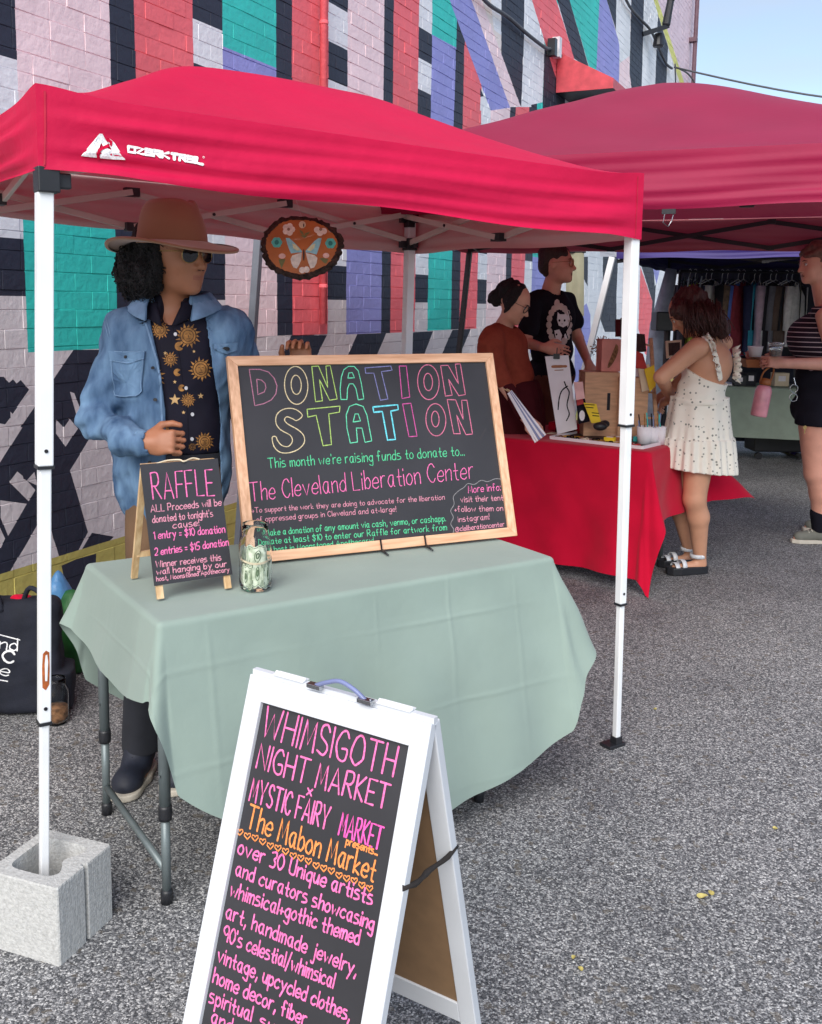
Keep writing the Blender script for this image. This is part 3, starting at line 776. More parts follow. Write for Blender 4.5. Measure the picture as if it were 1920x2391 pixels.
TL = -6.0
mb = MB()      # mortar face, painted like the bricks
step = 1.5; t = TL
while t < TEND:
    for c, q in split_colours([(t, 0), (min(t + step, TEND), 0), (min(t + step, TEND), TOP), (t, TOP)]):
        mb.add([wpt(p[0], p[1], 0) for p in q], [tuple(range(len(q)))], c)
    t += step
mb.build('mortar', PM, bld)
mb = MB()      # the rest of the building: end wall, roof, parapet cap
a, b = wpt(TL, 0, -0.004), wpt(TEND, 0, -0.004); a2, b2 = wpt(TL, 0, -9), wpt(TEND, 0, -9); z = np.array([0, 0, TOP])
mb.add([a, b, b2, a2, a + z, b + z, b2 + z, a2 + z], [(4, 5, 6, 7), (1, 2, 6, 5), (2, 3, 7, 6), (3, 0, 4, 7), (0, 1, 5, 4)], 0)
mb.bar(wpt(TL, TOP + 0.05, -0.1), wpt(TEND + 0.05, TOP + 0.05, -0.1), 0.34, 0.1)
mb.build('back_walls', PM[PNAME.index('lightpink')], bld)
allb = []
rb = random.Random(3)
row = 0; z = 0.004
while z < 8.3:
    t = TEND - 0.002 - (0.1 if row % 2 else 0.0)
    t1s = [TEND - 0.002] if row % 2 else []
    t1 = TEND - 0.002
    first = True
    while t1 > -2.2:
        w = BW_ * (0.5 if (first and row % 2) else rb.choice((1, 1, 1, 1, 1, 0.5) if z < 2.6 else (1,)))
        t0 = t1 - w; first = False
        px, py = proj(wpt((t0 + t1) / 2, z + BH_ / 2))
        if (wpt(t0, z)[1] > 1.5) and -170 < px < 2050 and -160 < py < 2300:
            jz = rb.uniform(-0.0012, 0.0012)
            allb.append(((px, py), t0 + GAP / 2 + rb.uniform(-.001, .001), t1 - GAP / 2 + rb.uniform(-.001, .001), z + GAP / 2 + jz, z + BH_ - GAP / 2 + jz, rb.uniform(0.0018, 0.0048)))
        t1 = t0
    z += BH_; row += 1
# the bricks that show largest and are really in view become parts
def shown(px, py):
    if not (4 < px < 1916 and 4 < py < 1520): return False
    if px < 1500 and py > 420 - 0 and False: return False
    cov = py > (205 if px < 330 else 165) + 0.0 and py < 485 + 0.075 * px and px < 1000
    if cov: return False
    if 262 < px < 560 and py > 590: return False
    if py > 825 and px > 260: return False
    if 560 < py and 90 < px < 132: return False
    if px > 1180 and py > 210: return False
    return True
cand = sorted([b for b in allb if shown(*b[0])], key=lambda b: b[1])
ind = set(id(b) for b in cand[:300])
rest = MB()
for b in allb:
    if id(b) in ind:
        m1 = MB(); brick_geo(m1, *b[1:5], b[5], rb)
        used = sorted(set(m1.I)); m1.I = [used.index(i) for i in m1.I]
        m1.build('brick', [PM[i] for i in used], bld)
    else: brick_geo(rest, *b[1:5], b[5], rb)
tag(rest.build('brick_courses', PM, bld), kind='stuff')

# pipes, hood, lamp and cables on the wall: things of their own
tp = wtz(740, 100)[0]
mb = MB(); mb.tube([wpt(tp, 1.36, 0.05), wpt(tp, TOP, 0.05)], 0.024, 14)
pp = mb.build('drain_pipe', PM[PNAME.index('coral')], loc=wpt(tp, 1.36, 0.05), smooth=True)
tag(pp, 'coral painted round pipe running up a coral stripe of the mural', 'pipe')
for zz in (1.6, 2.4, 3.2, 4.2):
    mb = MB(); mb.lathe(wpt(tp, zz, 0.05), [(0.025, -0.012), (0.029, -0.008), (0.029, 0.008), (0.025, 0.012)], 14); mb.build('pipe_clip', PM[PNAME.index('coral')], pp)
tp2 = wtz(1612, 60)[0]
mb = MB(); mb.tube([wpt(tp2, 0.1, 0.1), wpt(tp2, TOP, 0.1)], 0.035, 10)
for zz in (1.5, 3.4, 6.1): mb.box(wpt(tp2, zz, 0.06), (0.14, 0.14, 0.07), -WA)
tag(mb.build('downpipe', S('pipe_mauve', (104, 76, 86), rough=0.6)), 'thin dark mauve pipe standing at the far pale pink corner of the building', 'pipe')
# red hood over a doorway
hd = empty('door_hood', wpt(wtz(1330, 200)[0], wtz(1330, 200)[1]), 'red sheet metal hood with dark underside on the wall above the second tent', 'hood')
z0, z1 = 3.4, 4.0
tl, tr = wtz(1296, 230)[0], wtz(1400, 213)[0]
ptl = wtz(1302, 150); ptr = wtz(1350, 138)
zt = wtz(1330, 145)[1]; zo = wtz(1300, 172)[1]
zo = zt - 0.32
q = dict(a=wpt(tl, zt, 0.01), b=wpt(tr, zt, 0.01), c=wpt(tr - 0.0, zo, 0.62), d=wpt(tl + 0.0, zo, 0.62), e=wpt(tl, zo - 0.1, 0.62), f=wpt(tr, zo - 0.1, 0.62), g=wpt(tl, zo - 0.1, 0.01), h=wpt(tr, zo - 0.1, 0.01))
mb = MB(); mb.add([q['a'], q['b'], q['c'], q['d'], q['e'], q['f'], q['g'], q['h']], [(0, 3, 2, 1), (3, 4, 5, 2), (0, 6, 4, 3), (1, 2, 5, 7)])
mb.build('hood_shell', S('hood_red', (206, 74, 84), rough=0.5), hd)
dz = np.array([0, 0, -0.004])
mb = MB(); mb.add([q['g'] + dz, q['h'] + dz, q['f'] + dz, q['e'] + dz], [(0, 1, 2, 3)]); mb.build('underside', M['black_metal'], hd)
mb = MB(); mb.box((q['g'] + q['h']) / 2 + WN * 0.3 + np.array([0, 0, -0.09]), (0.5, 0.5, 0.16), -WA); mb.build('lamp_box', M['black_metal'], hd)
# cable along the wall
def wcab(name, pts, r, m, label, o=0.05):
    P = [wpt(*wtz(x, y), o) for x, y in pts]; P = catmull(P, 5)
    mb = MB(); mb.tube(P, r, 6); ob = mb.build(name, m, smooth=True); tag(ob, label, 'cable'); return ob
wcab('cable', [(1090, -30), (1130, 12), (1176, 42), (1222, 82), (1262, 112), (1275, 116), (1300, 132), (1316, 146)], 0.018, M['cable_grey'], 'grey cable sloping down the mural to the red hood')
br = empty('cable_bracket', wpt(*wtz(1276, 112), 0.05), 'small black bracket that holds the sloping cable beside the red hood', 'bracket')
mb = MB(); mb.box(wpt(*wtz(1277, 112), 0.06), (0.08, 0.08, 0.17), -WA); mb.build('clamp', M['black_metal'], br)
mb = MB(); mb.box(wpt(*wtz(1290, 112), 0.05), (0.08, 0.08, 0.2), -WA); mb.build('junction_box', M['white_plastic'], br)
wcab('cable', [(1440, -30), (1462, 16), (1490, 48), (1512, 72), (1530, 110), (1548, 148), (1562, 160)], 0.02, M['cable_grey'], 'dark cable swinging past the black wall lamp towards the far corner')
lp = empty('wall_lamp', wpt(*wtz(1505, 60), 0.1), 'black cylindrical floodlight fixed to the mural wall near the far end', 'lamp')
p = wpt(*wtz(1512, 32), 0.3)
mb = MB(); mb.lathe(p, [(0.0, -0.2), (0.05, -0.2), (0.06, -0.18), (0.05, 0.14), (0.06, 0.17), (0, 0.17)], 14, axis=(0.15, 0, 1)); mb.build('lamp_head', M['black_metal'], lp)
mb = MB(); mb.lathe(p + np.array([-0.1, 0.1, -0.36]), [(0, -0.1), (0.07, -0.1), (0.08, -0.08), (0.06, 0.08), (0, 0.08)], 12); mb.bar(p + np.array([0, 0, -0.2]), wpt(*wtz(1500, 80), 0), 0.06, 0.06); mb.build('lamp_bracket', M['black_metal'], lp)
a = wpt(*wtz(1560, 158), 0.1)
b = np.array([9.5, a[1] - 4.0, 0]); b[2] = 1.5 + (b[1]) * (716 - 226) / FPX * 1.0
pts = [a + (b - a) * k / 16 + np.array([0, 0, -0.35 * math.sin(math.pi * k / 16)]) for k in range(17)]
mb = MB(); mb.tube(pts, 0.016, 6)
tag(mb.build('overhead_wire', M['cable_grey'], smooth=True), 'thin overhead wire running from the building corner across the sky', 'wire')
wcab('cable', [(1562, 160), (1585, 172), (1600, 190), (1611, 215)], 0.014, M['cable_grey'], 'dark cable looping down from the overhead wire to the downpipe', 0.14)
wcab('cable', [(1556, 150), (1557, 190), (1560, 240)], 0.012, M['cable_grey'], 'dark cable hanging straight down the white patch below the overhead wire', 0.14)

# ------------------------------------------------------------------ canopies
def canopy(NL, u, L, v, W, zt, zr, zh, half, fab, frame_m, root, sag=0.0, bump=0.025, nx=64, ny=44, seed=0, corner=0.0, tilt=(0, 0), tilt_h=None, wav=1.0):
    tilt_h = tilt_h or tilt
    """NL: front left corner; u along the front, v to the back; zt top of valance, zh its hem, zr ridge"""
    u = np.array([*u, 0.0]); v = np.array([*v, 0.0]); NL = np.array([*NL, 0.0])
    r = np.random.default_rng(seed); mb = MB()
    def topz(a, b):
        da = min(a, L - a) / (L / 2 - half); db = min(b, W - b) / (W / 2)
        k = 0.22; h = max(k - abs(da - db), 0) / k; g = min(da, db) - h * h * k / 4
        g = min(g, 1.15)
        g = max(0.0, 1 - math.sqrt((1 - min(g, 1)) ** 2 + 0.006) + 0.003)
        rise = g ** 1.08 - sag * math.sin(math.pi * min(g, 1)) 
        e = math.exp(-((min(a, L - a)) ** 2 + (min(b, W - b)) ** 2) / 0.012) * bump
        wr = 0.004 * math.sin(a * 9 + b * 5) * math.sin(b * 7 + 1) * min(1, min(a, b, L - a, W - b) * 8)
        return zt + (zr - zt) * rise + e + wr + tilt[0] * a + tilt[1] * b
    G = [[NL + u * (L * i / nx) + v * (W * j / ny) + np.array([0, 0, topz(L * i / nx, W * j / ny)]) for j in range(ny + 1)] for i in range(nx + 1)]
    mb.grid(G)
    ph = r.uniform(0, 6, 8)
    def valance(p0, d, ln, n, out):
        G2 = []
        for i in range(n + 1):
            s = ln * i / n; base = p0 + d * s
            a = (base - NL) @ u; b = (base - NL) @ v; row = []
            z_top = topz(a, b); zhh = zh + tilt_h[0] * a + tilt_h[1] * b + 0.006 * math.sin(s * 7 + ph[0]) * min(1, min(s, ln - s) * 6)
            for j in range(19):
                f = j / 18; en = math.exp(-min(s, ln - s) / 0.28); 
                w = wav * (0.008 * math.sin(f * 8 + s * 2.2 + ph[1]) * math.sin(s * 3.1 + ph[2]) + (0.25 + en) * 0.007 * math.sin(f * 19 + s * 4 + ph[3]) + 0.003 * math.sin(f * 31 + s * 3 + ph[4])) * min(1, 5 * min(s, ln - s)) * (0.35 + f)
                row.append(base + out * ((0.004 + 0.01 * f) * min(1, 6 * min(s, ln - s)) + w) + np.array([0, 0, z_top + (zhh - z_top) * f]))
            G2.append(row[::-1])
        mb.grid(G2)
    valance(NL, u, L, 90, -v); valance(NL + u * L, v, W, 60, u); valance(NL + u * L + v * W, -u, L, 60, v); valance(NL + v * W, -v, W, 60, -u)
    o = mb.build('fabric_roof', fab, root, smooth=True)
    return mb, o
def scissors(p0, d, ln, n, zb0, zt0, m, root, w=0.022, h=0.012, inward=None):
    """n crossed pairs of bars between z levels along a side"""
    for k in range(n):
        a = p0 + d * (ln * k / n); b = p0 + d * (ln * (k + 1) / n)
        for s, (z1, z2) in enumerate(((zb0, zt0), (zt0, zb0))):
            o = inward * (0.012 * (1 if s else -1))
            mb = MB(); mb.bar(a + o + np.array([0, 0, z1]), b + o + np.array([0, 0, z2]), h, w); mb.build('truss_bar', m, root, bevel=0.002)
        c = (a + b) / 2 + np.array([0, 0, (zb0 + zt0) / 2])
        mb = MB(); mb.tube([c - inward * 0.022, c + inward * 0.022], 0.006, 8); mb.build('pivot_bolt', M['black_metal'], root)
        if k < n - 1:
            for zz in (zb0, zt0):
                mb = MB(); mb.box(b + np.array([0, 0, zz]), (0.05, 0.035, 0.03), math.atan2(d[1], d[0])); mb.build('truss_joint', M['black_plastic'], root)

u1 = np.array([0.8323, 0.5543]); v1 = np.array([-0.5543, 0.8323])
c1 = np.array([-0.770, 2.190]); L1, W1 = 1.81, 1.26
tent = empty('canopy_tent', (*c1, 0), 'bright red pop-up canopy on white legs with a white mountain logo', 'canopy')
fab_mb, fab_o = canopy(c1 - u1 * 0.022 - v1 * 0.022, u1, L1 + 0.044, v1, W1 + 0.044, 1.936, 2.235, 1.775, 0.34, M['red_fabric'], None, tent, seed=2, bump=0.016, tilt=(-0.02, 0.0), tilt_h=(-0.036, 0.0), sag=0.06)
U1 = np.array([*u1, 0]); V1 = np.array([*v1, 0])
def tlabel(o, l):
    if l: o['label'] = l
def leg(top, foot, zs, ws, m, root, yaw, foot_plate=True, collar=True, base_z=0.0):
    """telescoping square leg; zs: joint heights from the top down"""
    top = np.asarray(top, float); foot = np.asarray(foot, float)
    P = lambda z: foot + (top - foot) * ((z - foot[2]) / (top[2] - foot[2]))
    zz = [top[2]] + list(zs) + [foot[2] + 0.006]
    ax = np.array([math.cos(yaw), math.sin(yaw), 0])
    lg = None
    for i in range(len(zz) - 1):
        a = P(zz[i]); b = P(zz[i + 1] - (0 if i == len(zz) - 2 else 0)); d = nrm(a - b)
        s = nrm(ax - d * (ax @ d)); t = np.cross(d, s)
        mb = MB(); mb.frame((a + b) / 2, s, t, d, ws[i], ws[i], np.linalg.norm(a - b))
        o = mb.build('leg' if i == 0 else 'leg_stage', m, root if i == 0 else lg, bevel=0.003)
        if i == 0: lg = o
        if i < len(zz) - 2 and collar:
            mb = MB(); mb.frame(P(zz[i + 1]) - d * 0.003, s, t, d, ws[i] + 0.003, ws[i] + 0.003, 0.007); mb.build('collar', M['black_plastic'], lg)
            mb = MB(); q = P(zz[i + 1] + 0.035)
            nn = -t if t[1] > 0 else t
            mb.tube([q + nn * (ws[i] / 2 - 0.004), q + nn * (ws[i] / 2 + 0.002)], 0.0045, 8); mb.build('snap_button', M['black_metal'], lg)
    if foot_plate:
        mb = MB(); mb.box(foot + np.array([-0.012, 0.0, 0.006]), (0.075, 0.05, 0.012), yaw); mb.box(foot + np.array([0, 0, 0.02]), (0.03, 0.03, 0.03), yaw); mb.build('foot_plate', M['black_plastic'], lg, bevel=0.002)
    return lg
yaw1 = math.atan2(u1[1], u1[0])
FLf = onz(103, 2165, 0); FLt = at(104, 400, FLf[1] + 0.01)
FRf = onz(1439, 1741, 0); FRt = at(1476, 556, FRf[1])
FLt = np.array([c1[0], c1[1], 0]); FRt = np.array([*(c1 + u1 * L1), 0])
zj = lambda x, y, Y: at(x, y, Y)[2]
l0 = leg((FLt[0], FLt[1], 1.90), FLf + np.array([0, 0, 0.0]), [zj(104, 1085, 2.2), zj(104, 1680, 2.2)], [0.034, 0.0265, 0.0205], M['white_metal'], tent, yaw1)
l1 = leg((FRt[0], FRt[1], 1.87), FRf, [zj(1470, 990, 3.22), zj(1450, 1406, 3.22)], [0.036, 0.028, 0.021], M['white_metal'], tent, yaw1)
BRc = c1 + u1 * (L1 - 0.03) + v1 * W1; BRt = at(957, 577, BRc[1]); BRf = at(950, 840, BRc[1])
k = (BRt[2]) / (BRt[2] - BRf[2]); BR0 = BRt + (BRf - BRt) * k
l2 = leg((BRt[0] - (BRf[0] - BRt[0]) * 0.2, BRt[1], 1.86), BR0, [1.15, 0.55], [0.036, 0.028, 0.021], M['white_metal'], tent, yaw1)
BLc = c1 + v1 * W1
l3 = leg((*BLc, 1.9), (BLc[0] - 0.03, BLc[1], 0), [1.15, 0.55], [0.036, 0.028, 0.021], M['white_metal'], tent, yaw1)
# rust stain on the front left leg: a worn patch of the middle stage
ymid = 2.193
ds = []
for ww, mm, nm in ((1.0, M['rust'], 'rust_stain'),):
    fr = np.array([-0.35, -0.94, 0])
LS = [o for o in l0.children if o.name.startswith('leg_stage')]
dg = bpy.context.evaluated_depsgraph_get()
def obj_bvh(o):
    off = WL[o.name]; return bvh_of([np.array(v.co) + off for v in o.data.vertices], [tuple(p.vertices) for p in o.data.polygons])
bst = obj_bvh(LS[0])
V, F = patch([[(100, 1527), (107, 1519), (115, 1523), (116, 1560), (115, 1598), (107, 1612), (99, 1606), (98, 1560)]], bst, 0.0006)
if V: link_mesh('rust_stain', V, F, M['rust'], tent, smooth=False)
V, F = patch([[(106, 1530), (110, 1528), (112, 1545), (110, 1590), (105, 1590), (104, 1550)]], bst, 0.0016)
if V: link_mesh('worn_paint', V, F, M['white_metal'], tent)
# corner brackets
for (c, n_) in ((FLt, 0), (FRt, 1), (BRt, 2), (np.array([*BLc, 0]), 3)):
    for zc_, hh, nm in ((1.86 - (0.02 if n_ == 1 else 0), 0.09, 'corner_bracket'), (1.745 + (0.02 if n_ == 1 else 0), 0.05, 'slide_bracket')):
        if n_ == 0 and nm == 'slide_bracket':
            zc_ = 1.755; hh = 0.055
        cc = np.array([c[0], c[1], zc_])
        vis = nm == 'slide_bracket' and n_ != 1; iw = 0.047 if vis else 0.036; mb = MB(); mb.box(cc + (0 if vis else 1) * (U1 * (0.01 if n_ in (0, 3) else -0.01) + V1 * (0.01 if n_ in (0, 1) else -0.01)), (iw, iw, hh), yaw1)
        sgn = 1 if n_ in (0, 3) else -1; sv = 1 if n_ in (0, 1) else -1
        mb.box(cc + U1 * 0.036 * sgn, (0.03, 0.02, hh * 0.6), yaw1); mb.box(cc + V1 * 0.036 * sv, (0.02, 0.03, hh * 0.6), yaw1)
        mb.build(nm, M['black_plastic'], tent, bevel=0.003)
P0 = np.array([*c1, 0.0]); tl1 = np.array([0, 0, 0])
scissors(P0 + V1 * 0.03, U1, L1, 3, 1.775, 1.885, M['beige_metal'], tent, inward=V1)
scissors(P0 + V1 * (W1 - 0.03), U1, L1, 3, 1.755, 1.875, M['beige_metal'], tent, inward=V1)
scissors(P0 + U1 * 0.03, V1, W1, 2, 1.765, 1.885, M['beige_metal'], tent, inward=U1)
scissors(P0 + U1 * (L1 - 0.03), V1, W1, 2, 1.745, 1.865, M['beige_metal'], tent, inward=U1)
R0 = P0 + U1 * (L1 / 2 - 0.3) + V1 * W1 / 2; R1 = P0 + U1 * (L1 / 2 + 0.3) + V1 * W1 / 2
for c, rdg in ((P0, R0), (P0 + V1 * W1, R0), (P0 + U1 * L1, R1), (P0 + U1 * L1 + V1 * W1, R1)):
    mb = MB(); mb.bar(c + np.array([0, 0, 1.865]), rdg + np.array([0, 0, 2.135]), 0.018, 0.018); mb.build('roof_arm', M['beige_metal'], tent, bevel=0.002)
mb = MB(); mb.bar(R0 + np.array([0, 0, 2.14]), R1 + np.array([0, 0, 2.14]), 0.02, 0.02); mb.build('ridge_bar', M['beige_metal'], tent)
for rdg in (R0, R1):
    mb = MB(); mb.bar(rdg + np.array([0, 0, 2.12]), (R0 + R1) / 2 + np.array([0, 0, 1.95]), 0.012, 0.012); mb.build('centre_strut', M['beige_metal'], tent)
HUB = (R0 + R1) / 2 + np.array([0, 0, 1.95])
mb = MB(); mb.lathe(HUB, [(0, -0.03), (0.022, -0.03), (0.022, 0.03), (0, 0.03)], 12); mb.build('hub', M['black_plastic'], tent)
# logo on the valance
fb = fab_mb.bvh()
ls = 0.55460
lg = lambda pts: [(x * ls, y * ls) for x, y in pts]
V, F = patch([lg([(340, 655), (378, 612), (418, 562), (424, 600), (412, 640), (408, 662)]), lg([(418, 562), (430, 563), (444, 590), (455, 603), (436, 622), (424, 600)]), lg([(455, 600), (452, 583), (462, 584), (480, 600), (527, 670), (470, 668), (470, 636)]), lg([(424, 628), (440, 622), (470, 634), (472, 668), (418, 664)])], fb, 0.0025)
link_mesh('mountain_logo', V, F, INK['white'], tent)
draw('logo_river', [lg([(452, 586), (466, 598), (464, 612), (440, 622), (418, 632), (410, 645), (414, 664)])], fb, 0.007, INK['red'], tent, off=0.004)
write('logo_lettering', 'OZaRK', (540 * ls, 641 * ls), (708 * ls, 668 * ls), (0, -25 * ls), fb, 0.0072, 'white', tent, tech=True, jit=0, off=0.0025)
write('logo_lettering', 'TRaIL', (722 * ls, 671 * ls), (852 * ls, 692 * ls), (0, -25 * ls), fb, 0.0072, 'white', tent, tech=True, jit=0, off=0.0025)
draw('logo_dot', [ellp(856 * ls, 662 * ls, 2, 2, 8)], fb, 0.001, INK['white'], tent, off=0.0025)
# seam stitching near the corners
draw('seam', [[(104, 214), (105, 300), (103, 396)]], fb, 0.004, mat('seam_red', (0.5, 0.008, 0.04), rough=0.7), tent, off=0.002)
draw('seam', [[(1489, 412), (1487, 480), (1483, 552)]], fb, 0.004, bpy.data.materials['seam_red'], tent, off=0.002)

# second tent, dark frame
u2 = np.array([0.927, -0.375]); v2 = np.array([0.375, 0.927]); c2 = np.array([-0.63, 4.42]); L2 = 3.05
tent2 = empty('canopy_tent', (*c2, 0), 'dusky red pop-up canopy with a dark frame standing behind the bright red one', 'canopy')
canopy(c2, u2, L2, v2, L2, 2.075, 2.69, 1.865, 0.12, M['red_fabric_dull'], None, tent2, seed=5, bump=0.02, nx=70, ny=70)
U2 = np.array([*u2, 0]); V2 = np.array([*v2, 0]); Q0 = np.array([*c2, 0.0]); yaw2 = math.atan2(u2[1], u2[0])
def plumb(c, x0, y0, x1, y1):
    a = at(x0, y0, c[1]); b = at(x1, y1, c[1]); k = a[2] / (a[2] - b[2]); f = a + (b - a) * k; tp_ = a + (b - a) * ((a[2] - 2.03) / (a[2] - b[2])); return tp_, f
a, b = plumb(c2, 605, 545, 586, 825); leg(a, b, [1.2], [0.034, 0.028], M['grey_metal'], tent2, yaw2)
cb = c2 + v2 * 3.0; a, b = plumb(cb, 1097, 585, 1078, 766); leg(a, b, [0.95], [0.036, 0.03], M['black_metal'], tent2, yaw2)
for cc in (c2 + u2 * 3.0, c2 + u2 * 3.0 + v2 * 3.0): leg((*cc, 2.03), (*(cc + 0.0), 0), [1.2], [0.036, 0.03], M['black_metal'], tent2, yaw2)
for c in (Q0, Q0 + U2 * L2, Q0 + V2 * L2, Q0 + U2 * L2 + V2 * L2):
    mb = MB(); mb.box(c + np.array([0, 0, 2.0]), (0.07, 0.07, 0.09), yaw2); mb.build('corner_bracket', M['black_plastic'], tent2, bevel=0.004)
for p, d, i_ in ((Q0 + V2 * 0.05, U2, V2), (Q0 + V2 * 3.0, U2, V2), (Q0 + U2 * 0.05, V2, U2), (Q0 + U2 * 3.0, V2, U2)):
    scissors(p, d, L2, 3, 1.88, 2.045, M['black_metal'], tent2, w=0.028, h=0.014, inward=i_)
cc = Q0 + (U2 + V2) * L2 / 2
for c in (Q0, Q0 + U2 * L2, Q0 + V2 * L2, Q0 + U2 * L2 + V2 * L2):
    mb = MB(); mb.bar(c + np.array([0, 0, 2.03]), cc + np.array([0, 0, 2.58]), 0.025, 0.025); mb.build('roof_arm', M['black_metal'], tent2)
mb = MB(); mb.lathe(cc + np.array([0, 0, 2.5]), [(0, -0.3), (0.02, -0.3), (0.02, 0), (0.04, 0.02), (0.04, 0.1), (0, 0.1)], 12); mb.build('hub', M['black_plastic'], tent2)
# clip under the hem
pc = at(1562, 500, 3.76)
ck = empty('binder_clip', pc, 'small black binder clip with wire loops hanging from the hem of the second canopy', 'clip')
mb = MB(); mb.box(pc + np.array([0, 0, 0.01]), (0.05, 0.012, 0.018), yaw2); mb.build('clip_body', M['black_metal'], ck)
mb = MB(); mb.tube([pc + np.array([-0.015, 0, 0]), pc + np.array([-0.02, 0, -0.03]), pc + np.array([0.0, 0, -0.045]), pc + np.array([0.012, 0, -0.025]), pc + np.array([0.018, 0, 0.0])], 0.0018, 6); mb.build('wire_loop', M['steel'], ck)

# third tent (purple) with slanted white leg, dark sheets added for its shaded inside
c3 = np.array([1.67, 7.72]); 
tent3 = empty('canopy_tent', (*c3, 0), 'dark purple canopy on a slanting white leg at the far end above the clothes rails', 'canopy')
canopy(c3, u2, 3.3, v2, 3.2, 2.03, 2.5, 1.86, 0.1, M['purple_fabric'], None, tent3, seed=9, nx=30, ny=30)
tp_ = at(1427, 614, 7.72); bt_ = at(1372, 835, 7.72); k = tp_[2] / (tp_[2] - bt_[2])
leg(tp_ + (tp_ - bt_) * 0.06, tp_ + (bt_ - tp_) * k, [0.9], [0.045, 0.036], M['white_metal'], tent3, yaw2)
for cc_ in (c3 + u2 * 3.25, c3 + u2 * 3.25 + v2 * 3.2, c3 + v2 * 3.2): leg((*cc_, 2.0), (*cc_, 0), [0.9], [0.045, 0.036], M['black_metal'], tent3, yaw2)
Q3 = np.array([*c3, 0.0])
for p, d, i_ in ((Q3 + V2 * 0.05, U2, V2), (Q3 + V2 * 3.15, U2, V2)): scissors(p, d, 3.25, 3, 1.84, 1.98, M['black_metal'], tent3, w=0.028, h=0.014, inward=i_)
mb = MB(); G = []
for i in range(60):
    s = 0.12 + 3.18 * i / 59; G.append([Q3 + U2 * s + V2 * (3.12 + 0.03 * math.sin(s * 14)) + np.array([0, 0, z]) for z in (1.9, 1.3, 0.7, 0.1)])
mb.grid(G); mb.build('dark_interior_sheet', M['interior_shade'], tent3, smooth=True)  # dark sheet added behind the rail, stands for the shaded tent interior
mb = MB(); G = []
for i in range(40):
    s = 3.2 * i / 39; G.append([Q3 + U2 * (3.27 + 0.03 * math.sin(s * 14)) + V2 * s + np.array([0, 0, z]) for z in (1.9, 1.3, 0.7, 0.1)])
mb.grid(G); mb.build('dark_interior_sheet', M['interior_shade'], tent3, smooth=True)  # matching dark sheet added at the right end for the interior shade

U1 = np.array([0.8426, 0.5390, 0.0]); V1 = np.array([-0.5390, 0.8426, 0.0])      # the table's own axes

# ------------------------------------------------------------------ cinder block
def cinder_block():
    s = 0.197; h = 0.19
    N = onz(140, 2258, 0)[:2]; Rr = onz(266, 2140, 0)[:2]
    a = nrm(Rr - N); b = np.array([-a[1], a[0]])
    root = empty('cinder_block', (*N, 0), 'rough grey hollow concrete block holding the foot of the front left tent leg', 'concrete block')
    A = np.array([*a, 0]); B = np.array([*b, 0]); O = np.array([*N, 0.0])
    P = lambda x, y, z: O + A * x + B * y + np.array([0, 0, z])
    # outline with a groove in the right face, hole inside
    out = [(0.004, 0), (0.094, 0), (0.094, 0.012), (0.106, 0.012), (0.106, 0), (s - .004, 0), (s, .004), (s, s - .004), (s - .004, s), (0.004, s), (0, s - .004), (0, .004)]
    # resample both loops to the same count
    def resample(poly, n):
        poly = np.array(poly + [poly[0]], float); seg = np.linalg.norm(np.diff(poly, axis=0), axis=1); cum = np.concatenate([[0], np.cumsum(seg)]); t = np.linspace(0, cum[-1], n, endpoint=False)
        return np.stack([np.interp(t, cum, poly[:, k]) for k in (0, 1)], 1)
    n = 200
    o2 = resample(out, n)
    hole = []
    for ang in np.linspace(0, 2 * math.pi, 400, endpoint=False):
        c_, s_ = math.cos(ang), math.sin(ang); e = 5.0
        rr_ = (abs(c_) ** e + abs(s_) ** e) ** (-1 / e)
        x = 0.0985 + 0.068 * rr_ * c_; y = 0.102 + 0.066 * rr_ * s_
        y = max(y, 0.036 + 0.026 * math.exp(-((x - 0.1) / 0.028) ** 2))
        hole.append((x, y))
    hole = np.array(hole)
    # order hole to match the outline by angle
    cen = np.array([s / 2, s / 2 + 0.003]); ang_o = np.arctan2(*(o2 - cen).T[::-1]); ang_h = np.arctan2(*(hole - cen).T[::-1])
    h2 = np.array([hole[np.argmin(np.abs(np.angle(np.exp(1j * (ang_h - a_)))))] for a_ in ang_o])
    rz = np.random.default_rng(4); V = []; F = []
    lev = [(o2, 0, 0), (o2, 0.05, 0), (o2, 0.1, 0), (o2, 0.15, 0), (o2, h - 0.004, 0), (o2 * 0.985 + cen * 0.015, h, 0), (h2 * 0.985 + o2 * 0.015, h, 0), (h2, h - 0.006, 0), (h2, 0.1, 0), (h2 * 0.97 + cen * 0.03, 0.0, 0)]
    for L_, z, _ in lev:
        for p in L_:
            j = rz.normal(0, 0.00012, 3); V.append(P(p[0], p[1], z) + j)
    for k in range(len(lev) - 1):
        for q in range(n): F.append((k * n + q, k * n + (q + 1) % n, (k + 1) * n + (q + 1) % n, (k + 1) * n + q))
    link_mesh('block_shell', V, F, M['concrete'], root, smooth=False)
cinder_block()

